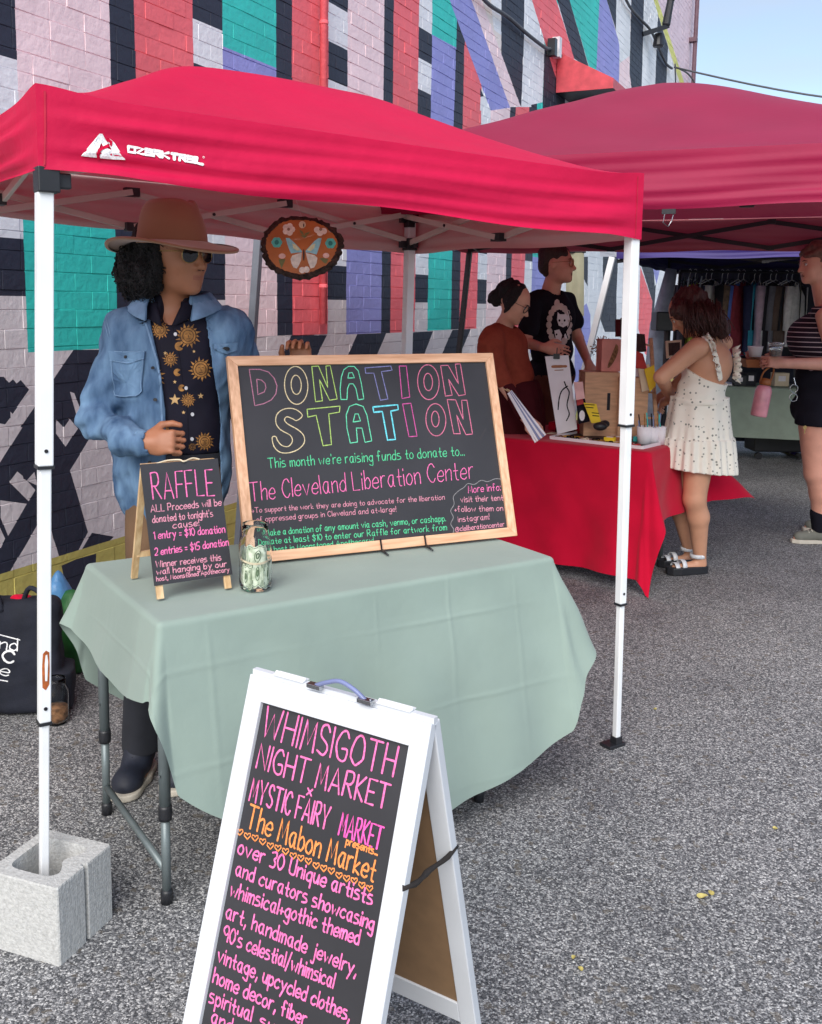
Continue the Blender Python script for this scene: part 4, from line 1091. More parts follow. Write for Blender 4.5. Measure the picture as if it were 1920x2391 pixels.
# ------------------------------------------------------------------ folding table and sage cloth
TH = 0.735
TO = np.array([*onz(377, 1452, TH)[:2], 0.0]); TL_, TW_ = 1.22, 0.61
t_ = empty('folding_table', TO + U1 * 0.61 + V1 * 0.3, 'grey legged folding table under the sage green cloth', 'table')
mb = MB(); mb.frame(TO + U1 * TL_ / 2 + V1 * TW_ / 2 + np.array([0, 0, TH - 0.022]), U1, V1, (0, 0, 1), TL_ - 0.006, TW_ - 0.006, 0.036); mb.build('table_top', M['white_plastic'], t_, bevel=0.01)
fF, fB = onz(390, 2107, 0), onz(250, 1900, 0)
def tleg(foot, topz, side, zcol):
    mb = MB(); mb.tube([foot + np.array([0, 0, 0.02]), foot + np.array([0, 0, zcol])], 0.0115, 14); o = mb.build('leg', M['table_steel'], t_, smooth=True)
    mb = MB(); mb.tube([foot + np.array([0, 0, zcol]), foot + np.array([0, 0, topz])], 0.0145, 14); mb.build('upper_tube', M['table_steel'], o, smooth=True)
    mb = MB(); mb.lathe(foot + np.array([0, 0, zcol]), [(0.0, -0.018), (0.0165, -0.018), (0.0175, -0.01), (0.0175, 0.014), (0.016, 0.02), (0, 0.02)], 14); mb.build('collar', M['black_plastic'], o, smooth=True)
    mb = MB(); mb.lathe(foot, [(0.0, 0), (0.0155, 0), (0.0155, 0.03), (0.013, 0.036), (0, 0.036)], 14); mb.build('foot_cap', M['black_plastic'], o, smooth=True)
    mb = MB(); q = foot + np.array([0, 0, zcol + 0.1]); mb.tube([q - U1 * 0.014 - V1 * 0.006, q - U1 * 0.0165 - V1 * 0.007], 0.004, 8); mb.build('rivet', M['steel'], o)
tleg(fF, 0.70, 0, 0.24); tleg(fB, 0.70, 0, 0.24)
off = U1 * 0.98
tleg(fF + off, 0.70, 0, 0.24); tleg(fB + off, 0.70, 0, 0.24)
for o_ in (0, off):
    mb = MB(); mb.tube([fB + o_ + np.array([0, 0, 0.085]), fF + o_ + np.array([0, 0, 0.085])], 0.0095, 10); mb.build('cross_brace', M['table_steel'], t_, smooth=True)

def drape(O, ex, ey, LX, LY, R, TZ, corners, m, name, label, seed=0, n=620, rings=230, ell=None, floor=0.012, crease=0.24, shift=(0, 0), endflare=0.02, square=None, res=None):
    """round or rectangular cloth hung over a table. corners: outward lean (radians) at the four corners (0,0),(LX,0),(LX,LY),(0,LY)"""
    r = np.random.default_rng(seed); ph = r.uniform(0, 6.28, 12); cx, cy = LX / 2 + shift[0], LY / 2 + shift[1]
    rad = 0.016
    def pos(x, y):
        qx, qy = min(max(x, 0), LX), min(max(y, 0), LY); dx, dy = x - qx, y - qy; d = math.hypot(dx, dy)
        z = TZ + 0.0015 + 0.0006 * math.sin(x * 13 + ph[0]) * math.sin(y * 11 + ph[1])
        if d < 1e-9: return O + ex * x + ey * y + np.array([0, 0, z])
        if dx != 0 and dy != 0:
            k = (0 if dx < 0 else 1) if dy < 0 else (3 if dx < 0 else 2)
            a = math.atan2(abs(dy), abs(dx)); w = math.sin(2 * a); lean = corners[k] * (w ** 1.3)
            L0 = 0.04 + endflare + 0.22 * corners[k]
            fold = 0.10 * w * math.sin(4 * a + ph[2 + k]) * min(1, d * 5)
            lean = max(L0 + (corners[k] - L0) * (w ** 1.3) + fold, 0.0)
        else:
            s = x if dx == 0 else y; Ln = LX if dx == 0 else LY
            e = math.exp(-min(s, Ln - s) / 0.14); kk = 0 if dy < 0 else 2
            cn = corners[(0 if s < Ln / 2 else 1)] if dy < 0 else (corners[(3 if s < Ln / 2 else 2)] if dy > 0 else (corners[(0 if s < Ln / 2 else 3)] if dx < 0 else corners[(1 if s < Ln / 2 else 2)]))
            lean = 0.04 + endflare + 0.22 * e * cn + (1 - e) * (0.045 * math.sin(s * 8.5 + ph[6]) + 0.03 * math.sin(s * 19 + ph[7])) * min(1, d * 3)
        ux, uy = dx / d, dy / d
        # rounded edge then hang
        arc = rad * math.pi / 2
        if d < arc: t = d / rad; h = rad * math.sin(t); v = rad * (1 - math.cos(t))
        else:
            q = d - arc; h = rad + q * math.sin(lean); v = rad + q * math.cos(lean)
        h += (0.002 * math.sin(x * 31 + y * 23 + ph[8]) + 0.0035 * math.sin(y * 17 + 6 * math.sin(x * 2.3)) * math.sin(x * 5 + ph[9])) * min(1, d * 10)
        zz = z - v
        if zz < floor: h += (floor - zz) * 0.7; zz = floor + 0.004 * math.sin(x * 30)
        # ironed fold lines stand out a little
        for c_, g in ((x, 0.0), (y, 0.0)):
            u = (c_ - 0.11) / crease; f = abs(u - round(u)) * crease
            h += (0.0019 if crease < 1 else 0) * (0.55 + 0.45 * math.sin(x * 7.3 + y * 5.1 + ph[10])) * math.exp(-(f / 0.005) ** 2) * min(1, d * 12)
        zz += 0
        return O + ex * (qx + ux * h) + ey * (qy + uy * h) + np.array([0, 0, zz])
    mb = MB()
    if square:
        (ax, bx), (ay, by) = square; st = res or 0.02
        nx = int((bx - ax) / st); ny = int((by - ay) / st)
        G = [[pos(ax + (bx - ax) * i / nx, ay + (by - ay) * j / ny) for j in range(ny + 1)][::-1] for i in range(nx + 1)]
        mb.grid(G)
    else:
        G = []
        for i in range(n):
            t = 2 * math.pi * i / n; rr_ = (R if not ell else (abs(math.cos(t) / ell[0]) ** ell[2] + abs(math.sin(t) / ell[1]) ** ell[2]) ** (-1 / ell[2])) * (1 + 0.006 * math.sin(9 * t + ph[9])); row = []
            for j in range(rings + 1):
                f = j / rings; row.append(pos(cx + rr_ * f * math.cos(t), cy + rr_ * f * math.sin(t)))
            G.append(row[::-1])
        mb.grid(G, closed_u=True)
    o = mb.build(name, m, smooth=True, loc=O)
    tag(o, label, 'tablecloth')
    return o, mb
cl1, cl1mb = drape(TO, U1, V1, TL_, TW_, 0.925, TH, (0.24, 0.44, 0.5, 0.4), M['sage_cloth'], 'tablecloth', 'round sage green cloth with fold creases draped over the near table', seed=11, shift=(0.07, 0.0), ell=(0.92, 0.965, 2.3), endflare=0.10)

# ------------------------------------------------------------------ donation board
CH = TH + 0.006
az, tilt = 0.4411, 0.3054
E = np.array([math.cos(az), math.sin(az), 0]); Nn = np.array([-math.sin(az), math.cos(az), 0])     # Nn points away from the camera
UP = np.array([0, 0, 1]) * math.cos(tilt) + Nn * math.sin(tilt); OUT = -(Nn * math.cos(tilt) - np.array([0, 0, 1]) * math.sin(tilt))
BO = np.array([-0.4358, 2.7735, CH + 0.004]); BWd, BHt = 0.9166, 0.6182
db = empty('donation_board', BO + E * BWd / 2, 'large chalkboard in a pale wood frame announcing a donation station, standing on the table', 'chalkboard')
fw = 0.03
q = lambda a, b, c=0.0: BO + E * a + UP * b + OUT * c
mb = MB(); mb.frame(q(BWd / 2, BHt / 2, -0.004), E, UP, OUT, BWd - 0.02, BHt - 0.02, 0.006); mb.build('board_panel', M['chalkboard'], db)
bbv = mb.bvh()
def rail(pts, nm, m):
    mb = MB(); mb.prism([q(a, b, 0.008) for a, b in pts], OUT, 0.02); o = mb.build(nm, m, db, bevel=0.0015); return o
rail([(0, 0), (BWd, 0), (BWd - fw, fw), (fw, fw)], 'frame_rail', mat('wood_rail_h', srgb(228, 184, 150), rough=0.5, var=0.1, scale=3, stretch=(2, 2, 26), dark=srgb(200, 150, 114)[:3]))
rail([(BWd, BHt), (0, BHt), (fw, BHt - fw), (BWd - fw, BHt - fw)], 'frame_rail', bpy.data.materials['wood_rail_h'])
rail([(0, BHt), (0, 0), (fw, fw), (fw, BHt - fw)], 'frame_stile', mat('wood_rail_v', srgb(228, 184, 150), rough=0.5, var=0.1, scale=3, stretch=(30, 30, 2), dark=srgb(200, 150, 114)[:3]))
rail([(BWd, 0), (BWd, BHt), (BWd - fw, BHt - fw), (BWd - fw, fw)], 'frame_stile', bpy.data.materials['wood_rail_v'])
mb = MB(); mb.bar(q(BWd / 2, BHt * 0.9, -0.02), onz(0, 0, 0) * 0 + np.array([*(BO + E * BWd / 2 + Nn * 0.40)[:2], CH + 0.004]), 0.03, 0.012); mb.build('back_strut', M['pale_wood'], db)
mb = MB(); mb.bar(BO + E * 0.02 - Nn * 0.0 + np.array([0, 0, 0.0]) + Nn * 0.03, BO + E * 0.17 + Nn * 0.03 + np.array([0, 0, 0.0]), 0.02, 0.012); mb.build('foot_block', M['pale_wood'], db)
# wire easels under the lower rail
for px in (886, 990):
    k = onplane(px, 1270, BO, OUT); s = (k - BO) @ E
    ea = empty('wire_easel', BO + E * s, 'black wire easel hooked on the lower edge of the donation board, %s one' % ('left' if px < 900 else 'right'), 'easel', 'wire easels under the donation board')
    base = BO + E * s; z0 = CH + 0.003
    g = lambda n_, z: np.array([*(base - Nn * n_)[:2], z0 + z])
    mb = MB(); mb.tube([base + OUT * 0.012 + UP * 0.034, base + OUT * 0.014 + UP * 0.0, g(0.018, 0.006), g(0.06, 0.0)], 0.0028, 8); mb.build('hook', M['black_metal'], ea, smooth=True)
    mb = MB(); mb.tube([g(0.06, 0.0), g(0.02, 0.001), g(-0.1, 0.0), g(-0.16, 0.25)], 0.0025, 8); mb.build('back_wire', M['black_metal'], ea, smooth=True)
Z4 = lambda P: [(480 + x * 0.43905, 780 + y * 0.43905) for x, y in P]
def outl(col, *polys, w=0.0030):
    draw('outlined_letter', [Z4(list(p) + [p[0]]) for p in polys], bbv, w, INK[col], db)
el4 = lambda cx, cy, rx, ry, rot=0.0: [(x, y) for x, y in ellp(cx, cy, rx, ry, 30, rot, False)]
outl('dustpink', [(232, 188), (290, 188), (335, 202), (365, 235), (380, 275), (374, 318), (350, 350), (310, 370), (262, 381)], [(272, 240), (298, 245), (316, 262), (321, 285), (312, 308), (278, 322)])
outl('cream', el4(482, 273, 62, 101, -0.06), el4(482, 270, 27, 51, -0.05))
outl('lime', [(565, 172), (600, 170), (650, 285), (640, 170), (663, 168), (700, 345), (660, 352), (605, 240), (622, 355), (585, 360)])
outl('mint', [(720, 348), (716, 290), (722, 230), (735, 190), (760, 172), (790, 172), (812, 195), (828, 260), (842, 345), (812, 350), (800, 290), (785, 265), (765, 265), (755, 290), (752, 348)], [(757, 235), (762, 207), (780, 205), (792, 232)])
outl('lilac', [(848, 180), (985, 170), (992, 192), (935, 200), (970, 345), (930, 352), (895, 208), (852, 208)])
outl('magenta', [(1030, 170), (1068, 170), (1086, 335), (1045, 343)])
outl('rose', el4(1185, 256, 57, 93, -0.06), el4(1184, 255, 23, 46, -0.05))
outl('rose', [(1250, 168), (1290, 166), (1345, 265), (1328, 160), (1355, 158), (1382, 322), (1347, 328), (1292, 240), (1312, 325), (1276, 330)])
outl('cream', catmull([(515, 435), (492, 408), (455, 395), (410, 402), (378, 430), (375, 475), (400, 510), (450, 538), (462, 570), (440, 598), (405, 592), (382, 565), (374, 546), (354, 550), (364, 598), (395, 628), (440, 632), (490, 615), (524, 580), (522, 540), (490, 508), (440, 480), (420, 458), (432, 440), (462, 450), (485, 460), (515, 435)], 3)[:-1].tolist())
outl('lime', [(540, 400), (715, 383), (712, 415), (655, 425), (670, 588), (625, 594), (588, 432), (544, 442)])
outl('mint', [(770, 580), (752, 500), (748, 430), (765, 385), (800, 372), (838, 385), (858, 430), (884, 568), (848, 576), (832, 500), (802, 500), (808, 574)], [(785, 468), (795, 425), (812, 425), (824, 462)])
outl('cyan', [(890, 388), (1022, 376), (1025, 402), (985, 410), (1010, 560), (968, 564), (940, 412), (895, 416)], w=0.005)
outl('magenta', [(1048, 372), (1092, 368), (1125, 543), (1082, 546)], w=0.003)
outl('rose', el4(1225, 456, 53, 86, -0.06), el4(1222, 452, 20, 42, -0.05))
outl('rose', [(1285, 348), (1330, 350), (1370, 455), (1362, 352), (1390, 352), (1420, 532), (1385, 535), (1335, 430), (1355, 530), (1320, 530)])
def bl(text, p0, p1, h, ink, w, nm='chalk_line'):
    a, b = Z4([p0, p1]); write(nm, text, a, b, (-0.11 * h * 0.439, -h * 0.439), bbv, w, ink, db)
bl("This month we're raising funds to donate to...", (335, 712), (1378, 645), 52, 'green', 0.0026)
bl("The Cleveland Liberation Center", (240, 888), (1428, 765), 98, 'pink', 0.0028)
bl(">To support the work they are doing to advocate for the liberation", (240, 952), (1272, 880), 27, 'palepink', 0.0018)
bl("of oppressed groups in Cleveland and at-large!", (272, 1000), (1015, 943), 28, 'palepink', 0.0018)
bl("Make a donation of any amount via cash, venmo, or cashapp.", (320, 1073), (1278, 995), 33, 'green', 0.0021)
bl("Donate at least $10 to enter our Raffle for artwork from", (285, 1122), (1284, 1042), 33, 'green', 0.0021)
bl("our host in Moonstoned Apothecary!", (300, 1162), (895, 1108), 26, 'green', 0.0020)
bl("More info:", (1398, 845), (1570, 830), 38, 'pink', 0.0023)
bl("visit their tent", (1358, 895), (1583, 884), 30, 'palepink', 0.0021)
bl("+follow them on", (1325, 946), (1583, 940), 30, 'palepink', 0.0021)
bl("instagram!", (1345, 1000), (1510, 985), 30, 'palepink', 0.0020)
bl("@cleliberationcenter", (1330, 1050), (1590, 1022), 26, 'palepink', 0.0020)
draw('wavy_line', [Z4(catmull([(1312, 1070), (1320, 1040), (1304, 1010), (1318, 975), (1304, 940), (1322, 905), (1318, 865), (1345, 835), (1375, 815), (1395, 795), (1430, 800), (1465, 778), (1500, 785), (1540, 770), (1575, 772)]))], bbv, 0.0022, INK['grey'], db)
for pts, w_ in (([(1455, 560), (1470, 545), (1480, 520), (1490, 505)], 0.006), ([(930, 700), (960, 690), (1010, 700)], 0.003)):
    draw('chalk_smudge', [Z4(pts)], bbv, w_, mat('smudge', srgb(56, 54, 58), rough=0.8), db, off=0.0004)

# ------------------------------------------------------------------ raffle board
az2, tl2 = 0.5721, 0.30
E2 = np.array([math.cos(az2), math.sin(az2), 0]); N2 = np.array([-math.sin(az2), math.cos(az2), 0])
U_2 = np.array([0, 0, 1]) * math.cos(tl2) + N2 * math.sin(tl2); OU2 = -(N2 * math.cos(tl2) - np.array([0, 0, 1]) * math.sin(tl2))
RO = np.array([*onz(367, 1401, CH)[:2], CH + 0.001]); rw = 0.203; rh = 0.349
rf = empty('raffle_board', RO + E2 * rw / 2, 'small chalkboard easel with pine legs advertising the raffle in pink, left of the jar', 'chalkboard')
q2 = lambda a, b, c=0.0: RO + E2 * a + U_2 * b + OU2 * c
for a in (0.009, rw - 0.009):
    mb = MB(); mb.frame(q2(a, rh / 2), E2, U_2, OU2, 0.018, rh, 0.009); mb.build('front_leg', M['pine'], rf, bevel=0.001)
mb = MB(); mb.frame(q2(rw / 2, 0.035 + (rh - 0.035) / 2, 0.0065), E2, U_2, OU2, rw + 0.010, rh - 0.035, 0.004); mb.build('board_panel', M['chalkboard'], rf); rbv = mb.bvh()
TPt = q2(0, rh - 0.004, -0.006)
B0 = onz(306, 1351, CH); 
for a in (0.009, rw - 0.009):
    p1 = TPt + E2 * a; p0 = np.array([*(B0 + E2 * a)[:2], CH + 0.001]); mb = MB(); mb.bar(p0, p1, 0.010, 0.018, up=E2); mb.build('rear_leg', M['pine'], rf, bevel=0.001)
p0 = B0 + (TPt - B0) * 0.22; mb = MB(); mb.bar(p0 + E2 * 0.009, p0 + E2 * (rw - 0.009), 0.009, 0.016); mb.build('rear_rail', M['pine'], rf, bevel=0.001)
mb = MB(); mb.bar(TPt + E2 * 0.0 + np.array([0, 0, 0.004]), TPt + E2 * rw + np.array([0, 0, 0.004]), 0.014, 0.006); mb.build('top_rail', M['pine'], rf, bevel=0.001)
mb = MB(); t0 = q2(rw * 0.2, rh, 0.0); mb.tube(catmull([t0, t0 + E2 * 0.03 + U_2 * 0.006, t0 + E2 * 0.06 + U_2 * 0.004 + OU2 * 0.01, t0 + E2 * 0.07 - U_2 * 0.002 + OU2 * 0.014, t0 + E2 * 0.10 + U_2 * 0.007, t0 + E2 * 0.12 + U_2 * 0.002]), 0.0022, 6); mb.build('twine', M['paper_cream'], rf, smooth=True)
R4 = lambda p: (p[0] * 0.40439, 1050 + p[1] * 0.40439)
def rl(text, p0, p1, h, w, ink='pink'): write('chalk_line', text, R4(p0), R4(p1), (-0.10 * h * 0.404, -h * 0.404), rbv, w, ink, rf)
rl('RAFFLE', (885, 286), (1240, 262), 150, 0.0036)
rl('ALL Proceeds will be', (872, 360), (1278, 322), 40, 0.0024, 'palepink')
rl("donated to tonight's", (882, 422), (1230, 385), 40, 0.0024, 'palepink')
rl('cause!', (1000, 455), (1150, 438), 38, 0.0024, 'palepink')
rl('1 entry = $10 donation', (890, 516), (1300, 478), 44, 0.0026)
rl('2 entries = $15 donation', (895, 611), (1320, 552), 42, 0.0026)
rl('Winner receives this', (902, 680), (1278, 638), 36, 0.0024, 'palepink')
rl('wall hanging by our', (905, 722), (1310, 674), 34, 0.0024, 'palepink')
rl('host, Moonstoned Apothecary', (905, 760), (1325, 704), 26, 0.0020, 'palepink')

# ------------------------------------------------------------------ jar with bills
jb = np.array([*onz(597, 1374, CH)[:2], CH + 0.001])
jar = empty('donation_jar', jb, 'clear glass screw top jar stuffed with dollar bills, right of the raffle board', 'jar')
s = 1.0; H = 0.178
prof = [(0, 0.001), (0.036, 0.0), (0.042, 0.006), (0.0435, 0.03), (0.0435, 0.118), (0.040, 0.134), (0.033, 0.144), (0.0325, 0.149), (0.0345, 0.152), (0.0325, 0.156), (0.0345, 0.160), (0.0325, 0.164), (0.0345, 0.168), (0.0325, 0.172), (0.033, H)]
inn = [(0.0305, H), (0.030, 0.15), (0.031, 0.143), (0.038, 0.133), (0.0412, 0.118), (0.0412, 0.03), (0.039, 0.009), (0, 0.006)]
mb = MB(); mb.lathe(jb, prof + inn, 40, cap=False); mb.build('glass', M['glass'], jar, smooth=True)
rj = random.Random(5)
for k in range(7):
    r0 = 0.0385 - 0.0012 * (k % 4); t0 = [-2.6, -1.75, -0.9, 0.2, 1.2, 2.0, -2.1][k]; z0 = [0.008, 0.012, 0.008, 0.02, 0.01, 0.05, 0.068][k]; hh = [0.062, 0.07, 0.064, 0.066, 0.09, 0.06, 0.055][k]; ww = [0.9, 0.95, 1.3, 1.5, 1.4, 1.2, 1.7][k]
    G = []
    for i in range(14):
        t = t0 + ww * i / 13; rr_ = r0 - 0.002 * math.sin(i * 0.9 + k) ** 2
        G.append([jb + np.array([math.cos(t) * (rr_ - 0.004 * (f > 0.8)), math.sin(t) * rr_, z0 + hh * f + 0.003 * math.sin(i + k)]) for f in (0, .25, .5, .75, 1)])
    mb = MB(); mb.grid(G); bo = mb.build('dollar_bill', M['bill'], jar, smooth=True)
    # printed border, portrait oval and numerals
    bv = mb.bvh()
    def gp(a, b):
        i = a * 13; i0 = min(int(i), 12); f = i - i0; j = b * 4; j0 = min(int(j), 3); g = j - j0
        return (G[i0][j0] * (1 - f) + G[i0 + 1][j0] * f) * (1 - g) + (G[i0][j0 + 1] * (1 - f) + G[i0 + 1][j0 + 1] * f) * g
    cen = jb + np.array([0, 0, 0])
    def band(pts, w):
        V = []; F = []
        for i, (a, b) in enumerate(pts):
            p = gp(a, b); n_ = nrm(np.array([p[0] - jb[0], p[1] - jb[1], 0])); a2, b2 = pts[min(i + 1, len(pts) - 1)]; a1, b1 = pts[max(i - 1, 0)]
            t = nrm(gp(a2, b2) - gp(a1, b1)); sd = np.cross(n_, t) * w / 2; V += [p + n_ * 0.0004 + sd, p + n_ * 0.0004 - sd]
        for i in range(len(pts) - 1): F.append((2 * i, 2 * i + 1, 2 * i + 3, 2 * i + 2))
        return V, F
    mb = MB()
    ln = lambda a, b: [(a[0] + (b[0] - a[0]) * i / 12, a[1] + (b[1] - a[1]) * i / 12) for i in range(13)]
    for a, b in (((.06, .07), (.94, .07)), ((.94, .07), (.94, .93)), ((.94, .93), (.06, .93)), ((.06, .93), (.06, .07))): mb.add(*band(ln(a, b), 0.0016))
    mb.add(*band([(0.5 + 0.14 * math.cos(t), 0.5 + 0.26 * math.sin(t)) for t in np.linspace(0, 6.29, 20)], 0.0022))
    mb.add(*band([(0.5 + 0.06 * math.cos(t), 0.52 + 0.12 * math.sin(t)) for t in np.linspace(0, 6.29, 12)], 0.004))
    for a in (0.14, 0.86): mb.add(*band(ln((a, .74), (a, .88)), 0.002)); mb.add(*band(ln((a, .14), (a, .28)), 0.002))
    mb.build('bill_print', M['bill_dark'], bo)
mb = MB(); 
G = []
for i in range(30):
    t = 2 * math.pi * i / 29; G.append([jb + np.array([math.cos(t) * 0.0392, math.sin(t) * 0.0392, 0.077 + 0.004 * math.sin(t * 2 + 1) + dz_]) for dz_ in (0, 0.006)])
mb.grid(G); mb.build('bill_band', M['paper_cream'], jar, smooth=True)

# ------------------------------------------------------------------ A-frame sign
zt_ = 0.80
Lp = onz(584, 1573, zt_); Rp = onz(1008, 1691, zt_); e3 = nrm(Rp - Lp); n3 = np.array([e3[1], -e3[0], 0.0]); n3 = n3 if n3[1] < 0 else -n3
sw = np.linalg.norm(Rp - Lp); tl3 = 0.31
sg = empty('sandwich_board', (*((Lp + Rp) / 2)[:2], 0), 'white framed sandwich board with pink and orange marker lettering standing in front of the table', 'sandwich board')
def panel(front):
    tl3 = 0.31 if front else 0.262
    n = n3 if front else -n3; o = Lp if front else Lp - n3 * 0.028
    dn = np.array([0, 0, -1]) * math.cos(tl3) + n * math.sin(tl3); ou = n * math.cos(tl3) + np.array([0, 0, 1]) * math.sin(tl3)
    hl = (zt_ - 0.002) / math.cos(tl3)
    pt = lambda a, b, c=0.0: o + e3 * a + dn * b + ou * c
    th = 0.02; fw = 0.037; bt = 0.055
    par = empty('x', (0, 0, 0)) if False else None
    for a in (fw / 2, sw - fw / 2):
        mb = MB(); mb.frame(pt(a, hl / 2, -th / 2), e3, dn, ou, fw, hl, th); mb.build('frame_stile', M['white_paint'], sg, bevel=0.002)
    for b in (0.0225, hl - 0.11 if front else hl - 0.14):
        mb = MB(); mb.frame(pt(sw / 2, b, -th / 2 - 0.0003), e3, dn, ou, sw - 2 * fw, 0.045 if b < 0.1 else 0.05, th); mb.build('frame_rail', M['white_paint'], sg, bevel=0.0015)
    hb = hl - 0.14
    mb = MB(); mb.frame(pt(sw / 2, 0.04 + (hb - 0.04) / 2, -0.0115), e3, dn, ou, sw - 2 * fw + 0.012, hb - 0.04 + 0.01, 0.004); mb.build('chalk_panel' if front else 'rear_panel', [M['chalkboard']] if front else [M['hardboard']], sg)
    mb2 = MB(); mb2.frame(pt(sw / 2, 0.04 + (hb - 0.04) / 2, -0.0145 if front else -0.0155), e3, dn, ou, sw - 2 * fw + 0.012, hb - 0.04 + 0.01, 0.0015); mb2.build('panel_backing', M['hardboard'], sg)
    return mb.bvh(), pt
sbv, pf = panel(True); _, pr = panel(False)
mb = MB(); mb.bar(Lp - n3 * 0.014 + np.array([0, 0, 0.002]), Rp - n3 * 0.014 + np.array([0, 0, 0.002]), 0.012, 0.01); mb.build('hinge_gap', M['white_paint'], sg)
for a in (0.22, 0.80):
    c = Lp + e3 * sw * a - n3 * 0.014 + np.array([0, 0, 0.009]); mb = MB(); mb.bar(c - e3 * 0.035, c + e3 * 0.035, 0.02, 0.002); mb.tube([c - e3 * 0.035 + np.array([0, 0, 0.002]), c + e3 * 0.035 + np.array([0, 0, 0.002])], 0.003, 8); mb.build('hinge', M['white_metal'], sg)
Zs = lambda P: [(400 + x * 0.43905, 1540 + y * 0.43905) for x, y in P]
a, b = [onplane(*p, Lp + np.array([0, 0, .012]), np.array([0, 0, 1.0])) for p in Zs([(765, 140), (1035, 220)])]
mb = MB(); mb.tube(catmull([a, a + (b - a) * 0.22 + np.array([0, 0, .012]), a + (b - a) * .5 + np.array([0, 0, .022]), a + (b - a) * 0.78 + np.array([0, 0, .014]), b]), 0.0042, 8); mb.build('carry_handle', M['handle_clear'], sg, smooth=True)
for p in (a, b):
    mb = MB(); mb.box(p, (0.03, 0.014, 0.008), math.atan2(e3[1], e3[0])); mb.tube([p + e3 * .01, p + e3 * .01 + np.array([0, 0, .006])], 0.003, 8); mb.build('handle_clip', M['steel'], sg, bevel=0.001)
# black cord from front stile to the rear stile
ca = pf(sw - 0.002, 0, 0); 
fa = lambda x, y: Zs([(x, y)])[0]
Pf = onplane(*fa(1218, 1212), Lp, n3 * math.cos(tl3) + np.array([0, 0, math.sin(tl3)]))
Pb = onplane(*fa(1495, 985), Lp - n3 * 0.028, -n3 * math.cos(0.262) + np.array([0, 0, math.sin(0.262)]))
Pf = Pf + e3 * 0.004; Pb = Pb + e3 * 0.006
mid = [Pf + (Pb - Pf) * k + np.array([0, 0, -0.012 * math.sin(math.pi * k)]) + e3 * 0.004 * math.sin(9 * k) for k in np.linspace(0, 1, 12)]
mb = MB(); mb.tube(mid, [0.0055, 0.004, 0.0055, 0.0045, 0.004, 0.006, 0.005, 0.004, 0.0045, 0.005, 0.004, 0.005], 8); mb.build('cord', M['cord_black'], sg, smooth=True)
def sl(text, p0, p1, h, w, ink='pink', k=0.2): 
    a, b = Zs([p0, p1]); write('marker_line', text, a, b, (k * h * 0.439, -h * 0.439), sbv, w, ink, sg)
sl('WHIMSIGOTH', (482, 410), (1182, 624), 158, 0.0038)
sl('NIGHT MARKET', (452, 575), (1148, 798), 128, 0.0038)
sl('X', (722, 718), (748, 726), 34, 0.0033)
sl('MYSTIC FAIRY', (415, 748), (830, 905), 118, 0.0038, 'pink')
sl('MARKET', (890, 930), (1112, 1010), 118, 0.0036, 'hotpink')
sl('The Mabon Market', (398, 890), (1078, 1180), 120, 0.0038, 'orange')
sl('presents...', (930, 982), (1098, 1042), 40, 0.0026, 'orange')
for i in range(18):
    f = i / 17; x = 366 + (1056 - 366) * f; y = 918 + (1216 - 918) * f + 4 * math.sin(i * 2); s = 17
    draw('marker_heart', [Zs([(x, y + s), (x - s, y - 4), (x - s * .8, y - s), (x - s * .2, y - s * .8), (x, y - s * .3), (x + s * .3, y - s * .8), (x + s * .9, y - s * .8), (x + s, y - 2), (x, y + s)])], sbv, 0.0024, INK['orange'], sg)
sl('over 30 Unique artists', (355, 1032), (1068, 1305), 80, 0.0036)
sl('and curators showcasing', (342, 1145), (1075, 1440), 76, 0.0034)
sl('whimsical+gothic themed', (312, 1255), (998, 1518), 78, 0.0034)
sl('art, handmade jewelry,', (290, 1372), (984, 1682), 78, 0.0034)
sl("90's celestial/whimsical", (275, 1492), (862, 1748), 78, 0.0034)
sl('vintage, upcycled clothes,', (245, 1605), (948, 1922), 78, 0.0034)
sl('home decor, fiber', (222, 1715), (715, 1950), 78, 0.0034)
sl('spiritual', (202, 1822), (425, 1925), 78, 0.0034)
sl('su', (470, 1950), (545, 1985), 70, 0.0034)
sl('and', (212, 1930), (318, 1985), 76, 0.0034)

# ------------------------------------------------------------------ painted wood slice hanging under the canopy
sc = at(704, 577, 3.10)
sp = empty('wood_slice', sc, 'oval bark edged wood slice painted with a butterfly and flowers, hanging under the canopy', 'wall hanging')
X3 = AX; Y3 = AU; Z3 = -_f
kx = 3.10 / FPX * (2.0)     # metres per photo pixel are halved below
mpp = 3.12 / FPX
G1 = []; rs = random.Random(8); n = 90
def rim(t, k): 
    a = 1 + 0.02 * math.sin(3 * t + 1) + 0.012 * math.sin(7 * t)
    rough = k * (0.02 * math.sin(13 * t) * math.sin(9 * t + 2) + 0.015 * math.sin(31 * t + 1) + 0.012 * math.sin(19 * t * t))
    return np.array([math.cos(t) * 92 * mpp * (a + rough), math.sin(t) * 70 * mpp * (a + rough)])
prof = [(0.86, 0.014, 0), (0.90, 0.015, 0.2), (0.97, 0.011, 1), (1.02, 0.004, 1.3), (1.03, -0.006, 1.3), (0.98, -0.014, 1), (0.85, -0.016, 0), (0.0, -0.016, 0)]
for i in range(n):
    t = 2 * math.pi * i / n; row = []
    for s_, z_, k_ in prof:
        r_ = rim(t, k_); row.append(sc + (X3 * r_[0] + Y3 * r_[1]) * s_ + Z3 * (z_ + (rs.uniform(-.003, .003) if k_ else 0)))
    G1.append(row)
mb = MB(); mb.grid(G1, closed_u=True); mb.build('bark', M['bark'], sp)
mb = MB(); ring = [sc + (X3 * rim(2 * math.pi * i / n, 0)[0] + Y3 * rim(2 * math.pi * i / n, 0)[1]) * 0.885 + Z3 * 0.0145 for i in range(n)]
